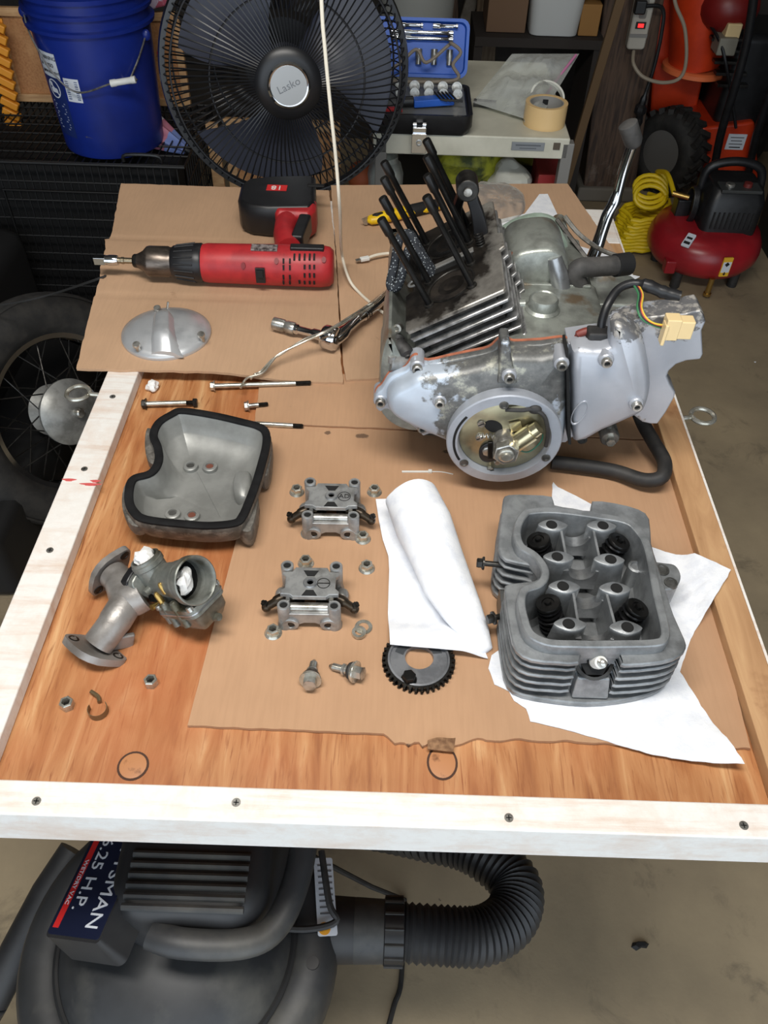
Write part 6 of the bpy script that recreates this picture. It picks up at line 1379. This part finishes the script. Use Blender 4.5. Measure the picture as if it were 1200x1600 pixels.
def socket(M, r, h, label):
    single('socket', label, 'socket', MB().lathe([(r * .85, 0), (r * .85, h * .4), (r, h * .48), (r, h), (r * .72, h), (r * .68, h - .004), (.0001, h - .004)], M, 16), STEEL, GS)
for k in range(5):
    x = -.085 + k * .038
    socket(frame(Lm @ V((x + .012, .028, .0075)), Lm.to_3x3() @ V((0, 1, 0))), .0085, .034, ORD[k] + ' upright deep socket from the left in the blue lid')
for j in range(2):
    for k in range(6):
        x = sx0 + .045 + k * .034; y = sy1 - .05 - j * .045
        socket(frame(V((x, y + .012, cz + .008)), (0, -1, .25)), .0125 - .001 * j, .030, ORD[k] + (' short socket from the left in the rear row of the black case base', ' short socket from the left in the front row of the black case base')[j])
ss.part('hex_key_holder', MB().bar((sx0 + .11, sy0 + .055, cz + .008), (sx1 - .045, sy0 + .070, cz + .012), .03, .016), BLUECASE, bev=.002)
for k in range(5): ss.part('hex_key', MB().tube([(sx1 - .09 + k * .009, sy0 + .085, cz + .022), (sx1 - .075 + k * .009, sy0 + .045, cz + .020), (sx1 - .06 + k * .009, sy0 + .042, cz + .018)], .0022, 6), INK)
ss.part('driver_handle', MB().cyl((sx0 + .075, sy0 + .05, cz + .010), (sx0 + .11, sy0 + .056, cz + .010), .012), BLACK, bev=.002)
ss.part('bit_rail', MB().box((sx0 + .06, sy0 + .025, cz + .002), (.05, .012, .008)), LABELRED, bev=.001)
lx = at(655, 215, y=sy0 - .03)
la = ss.part('latch', MB().box((lx.x, sy0 - .012, kz + .004), (.032, .02, .05)), CHROME, bev=.002)
ss.part('latch_plate', MB().box((lx.x, sy0 - .024, kz - .006), (.034, .006, .045)), CHROME, la, bev=.001)
ss.part('latch_eye', MB().lathe([(.007, 0), (.007, .003), (.004, .003), (.004, 0)], frame((lx.x, sy0 - .027, kz - .004), (0, -1, 0)), 16, False), STEEL, la)
for s in (-1, 1): ss.part('latch_hinge', MB().cyl((lx.x + s * .011 - .004, sy0 - .014, kz + .032), (lx.x + s * .011 + .004, sy0 - .014, kz + .032), .006), CHROME, la)
bc2 = spline([(sx0 + .03, sy1 - .03, cz + .02), (sx0 + .08, sy1 - .01, cz + .05), (sx0 + .115, sy1 + .0, cz + .075), (sx0 + .14, sy1 - .01, cz + .05), (sx0 + .19, sy1 + .01, cz + .082), (sx1 - .05, sy1 + .0, cz + .09), (sx1 - .028, sy1 - .01, cz + .075), (sx1 - .045, sy1 - .02, cz + .05), (sx1 - .03, sy1 - .04, cz + .03), (sx1 - .06, sy1 - .05, cz + .022), (sx0 + .08, sy1 - .055, cz + .02), (sx0 + .02, sy1 - .05, cz + .02)], 6)
single('power_cable', 'grey cable snaking over the open socket set', 'cable', MB().tube(bc2, .0042, 8), mat('grey cable', (126, 116, 104), .6))
# tape rolls
tc = at(853, 206, kz); tp = T('tape_roll', 'tan packing tape roll standing on the white table corner', 'tape', (tc.x, tc.y + .05, kz))
tp.part('tape', MB().lathe([(.041, 0), (.0505, 0), (.0505, .05), (.041, .05), (.041, 0)], None, 48, False), TAPE, w=False)
co_ = tp.part('core', MB().lathe([(.0385, .001), (.0412, .001), (.0412, .049), (.0385, .049), (.0385, .001)], None, 40, False), mat('grey core', (150, 148, 144), .6), w=False)
tp.part('core_print', MB().box((.005, .0378, .036), (.018, .0012, .012)), INK, co_, w=False)
t2 = at(884, 170, kz + .02); single('tape_roll', 'thin clear tape roll leaning behind the tan tape roll', 'tape', MB().lathe([(.038, 0), (.043, 0), (.043, .012), (.038, .012), (.038, 0)], frame((kx1 - .045, tc.y + .125, kz + .030), (.1, -.55, .8)), 40, False), mat('pale tape core', (214, 214, 204), .4))
# zip bag
zb = T('zip_bag', 'clear zip bag with a pink seal lying on the white table', 'bag', (at(810, 150, kz).x, at(810, 150, kz).y, kz))
q00, q10, q11, q01 = at(738, 160, kz + .012), at(840, 192, kz + .010), at(905, 84, kz + .085), at(800, 84, kz + .085)
def bagf(s):
    def fn(u, v):
        p = q00.lerp(q10, u).lerp(q01.lerp(q11, u), v); e = min(u, 1 - u, v * 1.0, 1 - v) * 4; e = min(1, e)
        b = noise.noise(V((u * 4, v * 4, 1))) * .5 + noise.noise(V((u * 9, v * 8, 4))) * .28
        return p + V((0, -.25, 1)).normalized() * (s * .016 * e * (1.1 + b) + .022 * b * e)
    return fn
zb.part('bag_film', MB().grid(bagf(1), 26, 26).grid(bagf(-.5), 26, 26), CLEAR, ang=25)
s0, s1 = at(838, 170, kz + .016), at(900, 86, kz + .088)
zb.part('zip_seal', MB().tube([s0, s0.lerp(s1, .5) + V((0, 0, .004)), s1], .0032, 8), mat('pink seal', (196, 120, 160), .4))
zb.part('bag_content', MB().tube([at(740, 160, kz + .01), at(775, 163, kz + .01)], .009, 10), mat('grey part', (80, 80, 80), .4, .5)); zb.part('bag_content', MB().tube([at(808, 158, kz + .008), at(822, 190, kz + .008)], .005, 10), STEEL)
# stored things under the white table
shz = sz + .0105
def lump(c, r, seed, amp=.25, n=22): 
    mb = MB().ell(c, r, n, 14)
    for i, p in enumerate(mb.v):
        d = p - V(c); mb.v[i] = V(c) + d * (1 + amp * noise.noise(V((d.x * 26, d.y * 26, d.z * 26 + seed))))
    zmin = min(p.z for p in mb.v); dz = c[2] - r[2] - zmin
    return MB().add([p + V((0, 0, dz)) for p in mb.v], mb.f)
def shelfx(px, y=KY0 + .12): return at(px, 270, y=y).x
single('plastic_sack', 'yellow green sack stored under the white table', 'sack', lump((shelfx(735), KY0 + .17, shz + .075), (.10, .09, .075), 2), mat('yellow green bag', (176, 178, 52), .5, c2=(70, 80, 40), sc=18), ang=30)
single('plastic_sack', 'olive sack stored at the right under the white table', 'sack', lump((shelfx(838), KY0 + .33, shz + .06), (.06, .07, .06), 6), mat('olive bag', (140, 140, 50), .5), ang=30)
single('red_carton', 'dark red carton under the right end of the white table', 'carton', MB().box((shelfx(866) - .01, KY0 + .13, shz + .045), (.075, .12, .09)), mat('red carton', (140, 34, 34), .6, c2=(120, 90, 60), sc=30, lo=.62, hi=.64), bev=.002)
single('paper_wrap', 'crumpled white paper under the white table', 'paper', lump((shelfx(795), KY0 + .10, shz + .05), (.055, .05, .05), 11, .35), mat('grey white paper', (190, 190, 180), .8), ang=20)
single('glass_jar', 'clear glass jar under the white table left of the studs', 'jar', MB().lathe([(.0001, 0), (.040, 0), (.045, .006), (.047, .06), (.040, .085), (.032, .092), (.032, .105), (.029, .105), (.029, .09), (.042, .06), (.041, .008), (.0001, .006)], Matrix.Translation((shelfx(602), KY0 + .12, shz)), 30), CLEAR)
single('orange_ball', 'dull orange ball under the white table below the fan', 'ball', MB().ell((shelfx(566), KY0 + .14, shz + .04), .04, 20, 14), mat('dull orange', (170, 86, 48), .6))
single('jar', 'small low red tin under the white table by the sacks', 'tin', MB().lathe([(.0001, 0), (.025, 0), (.026, .002), (.026, .014), (.024, .016), (.0001, .016)], Matrix.Translation((shelfx(762), KY0 + .045, shz)), 24), LABELRED)

# ------------------------------------------------------------------ rear wall stuff
def plank(label, px0, py0, px1, py1, y, wd, th, ma=WOODGREY, name='wood_plank'):
    a = at(px0, py0, y=y); b = at(px1, py1, y=y); d = (b - a).normalized()
    b2 = a + d * ((0 - a.z) / d.z) if d.z < 0 else b; a2 = a - d * ((a.z - 1.5) / d.z)
    if b2.z < -.001: b2.z = 0
    return single(name, label, 'wood plank', MB().bar(a2, b2, wd, th, (0, 1, 0)), ma, bev=.003)
plank('brown plank leaning behind the socket set', 700, 10, 702, 100, 3.55, .075, .03, DARKWOOD)
plank('narrow grey stud leaning above the blue case', 737, 0, 722, 50, 3.82, .05, .03, mat('pale grey wood', (146, 140, 130), .8, c2=(120, 112, 100), sc=20))
plank('brown stud right of the grey stud behind the white table', 762, 0, 756, 100, 3.68, .085, .04, WOODGREY)
plank('thin slanted lath beside the dark post', 948, 70, 905, 215, 3.0, .03, .02, mat('dark brown lath', (96, 74, 48), .8))
pbk = at(650, 52, y=3.05); gx = pbk.x
single('grey_pail', 'pale grey pail in the dark behind the socket set', 'pail', MB().lathe([(.0001, .0), (.115, 0), (.13, .34), (.137, .345), (.137, .355), (.127, .355), (.11, .01), (.0001, .01)], Matrix.Translation((gx, 3.05, pbk.z - .02)), 36), mat('grey pail', (150, 152, 148), .5))
single('pail_stand', 'dark wooden box holding up the grey pail', 'box', MB().box((gx, 3.05, (pbk.z - .021) / 2), (.3, .3, pbk.z - .021)), DARKWOOD, bev=.004)
pt = at(866, 52, y=3.25)
SHZ = pt.z - .012
single('storage_shelf', 'dark shelf board on the rear wall holding a white tub', 'shelf', MB().box((pt.x - .05, 3.38, SHZ - .0165), (.46, .30, .03)).box((pt.x - .265, 3.38, (SHZ - .03) / 2), (.03, .28, SHZ - .03)).box((pt.x + .165, 3.38, (SHZ - .03) / 2), (.03, .28, SHZ - .03)), mat('black shelf board', (44, 38, 34), .8))
single('white_tub', 'white plastic tub on the shelf in the dark rear', 'tub', MB().loft([r3(rrect(.17, .17, .03, 4, (pt.x, 3.34)), SHZ), r3(rrect(.20, .20, .035, 4, (pt.x, 3.34)), SHZ + .2), r3(rrect(.215, .215, .04, 4, (pt.x, 3.34)), SHZ + .205), r3(rrect(.215, .215, .04, 4, (pt.x, 3.34)), SHZ + .22)]), mat('white tub', (190, 192, 190), .45), bev=.003)
p = at(915, 45, y=3.3); single('wooden_block', 'ochre wooden box on the shelf right of the white tub', 'box', MB().box((p.x + .005, 3.33, SHZ + .05), (.07, .12, .10)), mat('ochre wood', (150, 108, 54), .7), bev=.003)
p = at(786, 30, y=3.4); single('cardboard_carton', 'dim brown carton on the shelf left of the white tub', 'carton', MB().box((p.x, 3.38, SHZ + .07), (.14, .2, .14)), mat('dim brown', (110, 84, 62), .8), bev=.003)
p = at(915, 5, y=3.3); single('plastic_sack', 'pale plastic sack on top of the ochre box', 'sack', lump((p.x + .035, 3.33, SHZ + .150), (.055, .06, .05), 4, .3), mat('pale sack', (170, 172, 160), .4), ang=25)

# ------------------------------------------------------------------ dark post with power strip
PY = 3.25; pbs = at(945, 303, 0); PY = pbs.y
ptop = at(985, 0, y=PY)
pw = .20
post = T('wooden_post', 'broad dark weathered wooden post at the back, carrying a power strip', 'post', (pbs.x, PY, 0))
a, b = V((pbs.x, PY, .03)), ptop + (ptop - pbs) * .9
post.part('post', MB().bar(a, b, .215, .12, (0, 1, 0)), DARKWOOD, bev=.008)
post.part('footing', MB().box((pbs.x - .005, PY, .03), (.26, .16, .06)), mat('concrete footing', (120, 114, 104), .9, bump=.3), bev=.01)
p0_, p1_ = at(1010, -12, y=PY - .10), at(991, 75, y=PY - .10)
ps = T('power_strip', 'grey power strip with a lit red switch hanging on the post', 'power strip', p1_)
Mps = frame(p0_.lerp(p1_, .5), (0, -1, 0), (p1_ - p0_).normalized()); Lp_ = (p1_ - p0_).length
psb = ps.part('strip_body', MB().prism(rrect(Lp_, .066, .012), -.02, .02, Mps, .004, .004), mat('warm grey plastic', (176, 170, 158), .5))
ps.part('switch_bezel', MB().box((Lp_ * .05, 0, .021), (.022, .036, .004), Mps), INK, psb); ps.part('switch', MB().box((Lp_ * .05, .0, .024), (.012, .020, .004), Mps), mat('lit red switch', (255, 40, 40), .4, emit=1.2), psb)
ps.part('strip_band', MB().box((Lp_ * .24, 0, .021), (.012, .064, .002), Mps), GREYMETAL, psb)
for k in (-.33, -.15): ps.part('outlet', MB().prism(rrect(.03, .026, .006), .018, .0212, Mps @ Matrix.Translation((Lp_ * k, 0, 0))), mat('outlet grey', (120, 116, 108), .5), psb)
ps.part('plug', MB().box((-.14 * 0 - Lp_ * .30, -.02, .035), (.045, .04, .035), Mps), BLACK, bev=.006)
cy_ = PY - .13
single('power_cable', 'black extension cord with inline plug hanging from the power strip', 'cord', MB().tube(spline([Mps @ V((-Lp_ * .30, -.03, .04)), at(1034, 12, y=cy_), at(1034, 50, y=cy_), at(1022, 105, y=cy_), at(1008, 148, y=cy_), at(1000, 175, y=cy_), at(998, 205, y=cy_)], 6), [.007] * 25 + [.014] * 3 + [.024] * 3 + [.014] * 3 + [.006] * 3, 8), BLACK)
ps.part('supply_cord', MB()) if 0 else single('power_cable', 'grey cord looping from the power strip in front of the orange machine', 'cord', MB().tube(spline([at(990, 80, y=cy_ + .02), at(990, 100, y=cy_ - .02), at(1005, 120, y=cy_ - .04), at(1035, 129, y=cy_ - .04), at(1062, 122, y=cy_ - .03), at(1072, 95, y=cy_ - .03), at(1070, 45, y=cy_ - .03), at(1056, 8, y=cy_ - .03), at(1050, -25, y=cy_ - .03)], 7), .0065, 8), mat('warm grey cord', (150, 138, 120), .55))
# ------------------------------------------------------------------ snow blower
SY = 3.52
tw_c = at(1045, 236, y=SY - .02)
sb = T('snow_blower', 'orange snow blower with black engine and knobbly tyre in the right corner', 'machine', (tw_c.x + .12, SY, 0))
def yz(px, py, y): return at(px, py, y=y)
hx = [(1032, -30), (1120, -30), (1112, 60), (1098, 130), (1085, 190), (1022, 195), (1016, 185), (1020, 120), (1026, 40)]
hl3 = [yz(*q, SY + .15) for q in hx]
sb.part('auger_housing', MB().loft([hl3, [p + V((0, .25, 0)) for p in hl3]]), ORANGE, bev=.012)
sb.part('chute', MB().tube([yz(1085, 100, SY + .08), yz(1090, 60, SY + .08), yz(1098, -30, SY + .08)], [.10, .105, .115], 24), ORANGE)
sb.part('chute_flange', MB().lathe([(.115, -.02), (.125, -.015), (.125, .0), (.115, .006)], frame(yz(1084, 104, SY + .08), (.04, 0, 1)), 32), mat('faded orange', (236, 120, 70), .5), ang=30)
lx_ = [(1096, 200), (1180, 190), (1188, 300), (1100, 300)]
lo_ = [yz(*q, SY - .08) for q in lx_]
lowr = sb.part('lower_box', MB().loft([lo_, [p + V((0, .3, 0)) for p in lo_]]), ORANGE, bev=.012)
p = yz(1150, 222, SY - .085); ll = sb.part('spec_label', MB().box((p.x, SY - .083, p.z), (.075, .003, .062)), LABELW, lowr)
for k in range(4): sb.part('label_line', MB().box((p.x, SY - .0855, p.z + .018 - k * .013), (.055 - .01 * (k % 2), .001, .004)), INK if k == 3 else GREYTXT, ll)
tw = frame(tw_c, (-.80, -.6, .05), (0, 0, 1)); R0 = .155
tyr = sb.part('tyre', MB().lathe([(.085, -.05), (.10, -.065), (R0 - .02, -.066), (R0, -.045), (R0 + .004, 0), (R0, .045), (R0 - .02, .066), (.10, .065), (.085, .05)], tw, 48, False), TYRE, ang=50)
for k in range(22):
    for s in (-1, 1):
        a = 2 * pi * (k + (.5 if s > 0 else 0)) / 22
        M = tw @ Matrix.Rotation(a, 4, 'Z') @ Matrix.Translation((R0 + .004, 0, s * .026)) @ Matrix.Rotation(s * .5, 4, 'X')
        sb.part('tread_lug', MB().box((0, 0, 0), (.022, .022, .055), M), TYRE, tyr)
sb.part('wheel_rim', MB().lathe([(.0001, .02), (.03, .03), (.05, .022), (.075, .03), (.09, .052), (.088, .055)], tw, 36), mat('grey rim', (128, 126, 122), .4, .4), ang=50)
ey = SY + .1
sb.part('engine_block', MB().box(yz(1165, 110, ey), (.24, .3, .34)), BLACK, bev=.03)
for k in range(5): sb.part('engine_fin', MB().box(yz(1135 + 2 * k, 60 + 18 * k, ey - .16), (.12, .04, .012)), DARKSTEEL, bev=.002)
sb.part('carb_cover', MB().box(yz(1132, 68, ey - .2), (.07, .09, .06), None), mat('dirty grey box', (128, 124, 112), .6), bev=.006); sb.part('primer_cap', MB().box(yz(1144, 46, ey - .2), (.055, .05, .05)), CREAM, bev=.005)
hb3 = spline([yz(1110, 300, SY - .16), yz(1125, 215, SY - .2), yz(1150, 130, SY - .24), yz(1168, 60, SY - .26), yz(1180, -20, SY - .28)], 5)
sb.part('handle_bar', MB().tube(hb3, .016, 12), BLACK); sb.part('handle_bar', MB().tube([p + V((.16, .05, 0)) for p in hb3], .016, 12), BLACK)
sb.part('cable', MB().tube(spline([yz(1092, -20, SY), yz(1105, 30, SY - .03), yz(1130, 80, SY - .15), yz(1150, 200, SY - .16)], 5), .006, 6), BLACK)
sb.part('red_tank', MB().ell(yz(1140, 10, ey - .12), (.11, .1, .09)), mat('dark red tank', (120, 26, 24), .4))
sb.part('skid_shoe', MB().box((tw_c.x + .24, SY + .02, .02), (.05, .28, .04)), DARKSTEEL, bev=.004)
sb.part('second_tyre', MB().lathe([(.085, -.05), (.10, -.065), (R0 - .02, -.066), (R0, -.045), (R0, .045), (R0 - .02, .066), (.10, .065), (.085, .05)], tw @ Matrix.Translation((0, 0, -.42)), 40, False), TYRE)
# black bin at the right edge
p = at(1185, 420, 0); single('storage_bin', 'tall dark bin at the right edge beside the air compressor', 'bin', MB().loft([r3(rrect(.36, .36, .05, 4, (p.x + .24, p.y + .12)), 0), r3(rrect(.40, .40, .05, 4, (p.x + .24, p.y + .12)), .46), r3(rrect(.43, .43, .05, 4, (p.x + .24, p.y + .12)), .465), r3(rrect(.43, .43, .05, 4, (p.x + .24, p.y + .12)), .50)]), mat('dark teal plastic', (18, 30, 30), .5))

# ------------------------------------------------------------------ pancake air compressor
ac0 = at(1095, 440, 0); AC = V((ac0.x - .01, ac0.y + .075, 0)); AR = 83 / 1280 * ((AC - EYE).dot(FW))
ac = T('air_compressor', 'red pancake air compressor with black motor on the floor', 'compressor', AC)
zt0 = .05
tank = ac.part('tank', MB().lathe([(.0001, zt0), (AR * .6, zt0), (AR * .88, zt0 + .02), (AR * .985, zt0 + .05), (AR, zt0 + .075), (AR * .985, zt0 + .10), (AR * .90, zt0 + .135), (AR * .65, zt0 + .155), (.0001, zt0 + .16)], None, 64), REDTANK, w=False, ang=60)
for a in (.5, 2.6, 4.0, 5.6): ac.part('foot', MB().cyl((AR * .75 * cos(a), AR * .75 * sin(a), .0), (AR * .75 * cos(a), AR * .75 * sin(a), zt0 + .03), .018), RUBBER, w=False)
ac.part('drain_valve', MB().cyl((0, -AR * .93, .02), (0, -AR * .93, zt0 + .03), .010).cyl((0, -AR * .93, .012), (0, -AR * .93, .022), .014), BRASS, w=False)
ac.part('tank_bracket', MB().box((-AR * .72, -AR * .66, zt0 + .045), (.04, .04, .05)), REDTANK, tank, w=False, bev=.006)
def tlabel(name, ang_, zc, wd, ht, ma, r, tilt, par): 
    M = frame((r * sin(ang_), -r * cos(ang_), zc), (sin(ang_) * cos(tilt), -cos(ang_) * cos(tilt), sin(tilt)), (cos(ang_), sin(ang_), 0))
    return ac.part(name, MB().prism(rrect(wd, ht, .003), -.004, .0012, M), ma, par, w=False), M
l_, M = tlabel('tank_label', R(8), zt0 + .082, .034, .072, LABELYEL, AR + .001, 0, tank)
ac.part('label_face', MB().prism(rrect(.030, .040, .002), 0, .0018, M), LABELW, l_, w=False)
ac.part('label_diamond', MB().prism(circ(.009, 4, (0, .011)), .0015, .0024, M), INK, l_, w=False); ac.part('label_arrow', MB().prism([(-.006, -.024), (0, -.032), (.006, -.024), (.002, -.024), (.002, -.018), (-.002, -.018), (-.002, -.024)], .001, .002, M), INK, l_, w=False)
l_, M = tlabel('tank_label', R(-38), zt0 + .145, .030, .055, LABELW, AR * .86, R(60), tank)
ac.part('label_face', MB().box((0, .008, .002), (.02, .008, .001), M).box((0, -.012, .002), (.022, .01, .001), M), INK, l_, w=False)
mz = zt0 + .15
ac.part('motor_shroud', MB().loft([z3(rrect(.20, .19, .03, 4, (.04, .0)), mz - .01), z3(rrect(.20, .19, .03, 4, (.04, .0)), mz + .11), z3(rrect(.17, .16, .03, 4, (.045, .01)), mz + .15)]), BLACK, w=False, bev=.006)
for k in range(9): ac.part('shroud_slot', MB().box((-.03 + k * .017, -.096, mz + .05), (.006, .004, .06)), BLACK_MATT, w=False)
ac.part('control_panel', MB().box((.045, -.05, mz + .148), (.14, .07, .012), Matrix.Rotation(R(14), 4, 'X') if 0 else None), mat('dark panel', (58, 60, 60), .4), w=False, bev=.003)
ac.part('gauge', MB().lathe([(.016, 0), (.016, .008), (.014, .01), (.0001, .01)], Matrix.Translation((.01, -.05, mz + .153)), 22), STEEL, w=False); ac.part('regulator_knob', MB().lathe([(.015, 0), (.014, .014), (.0001, .015)], Matrix.Translation((.07, -.05, mz + .153)), 18), mat('knob red', (110, 40, 36), .5), w=False)
ac.part('carry_handle', MB().tube(spline([(-.06, .03, mz + .10), (-.05, .03, mz + .18), (.04, .03, mz + .205), (.13, .03, mz + .18), (.15, .03, mz + .10)], 5), .015, 12), BLACK, w=False)
for k in range(4): ac.part('wound_cable', MB().tube([(-.085 + .004 * k, .01 + .052 * cos(a) * .8, mz + .055 + .06 * sin(a)) for a in [2 * pi * j / 24 for j in range(25)]], .006, 7), BLACK, w=False)
ac.part('pressure_switch', MB().box((-.10, .05, mz + .03), (.05, .06, .07)), BLACK, w=False, bev=.006)
ac.part('hose_coupler', MB().cyl((-.10, .0, mz + .085), (-.155, .02, mz + .09), .009), BRASS, w=False)
# yellow coil hose: an upright coil plus a pile
hcn = at(985, 400, 0); pts = []
c0_ = V((hcn.x + .005, hcn.y + .06, .0))
for k in range(190):
    a = k * .34; r = .075 + .012 * sin(k * 1.7); z = .012 + .16 * k / 190
    pts.append(c0_ + V((r * cos(a) * 1.05 + .03 * k / 190, r * sin(a) * .85, z + .02 * sin(a + .6) * (k / 190))))
for k in range(60):
    a = k * .34; pts.append(c0_ + V((.035 + .06 * cos(a + 64.6 - 64.6), .0 + .03 * sin(a) + .001 * k, .20 + .035 * sin(a) + .0006 * k)))
end = AC + V((-.15, .02, mz + .09)); pts += spline([pts[-1], (pts[-1] + end) / 2 + V((0, 0, .03)), end], 6)[1:]
single('air_hose', 'yellow coiled air hose heaped on the floor left of the compressor', 'hose', MB().tube(pts, .0085, 8), YELLOW_HOSE)
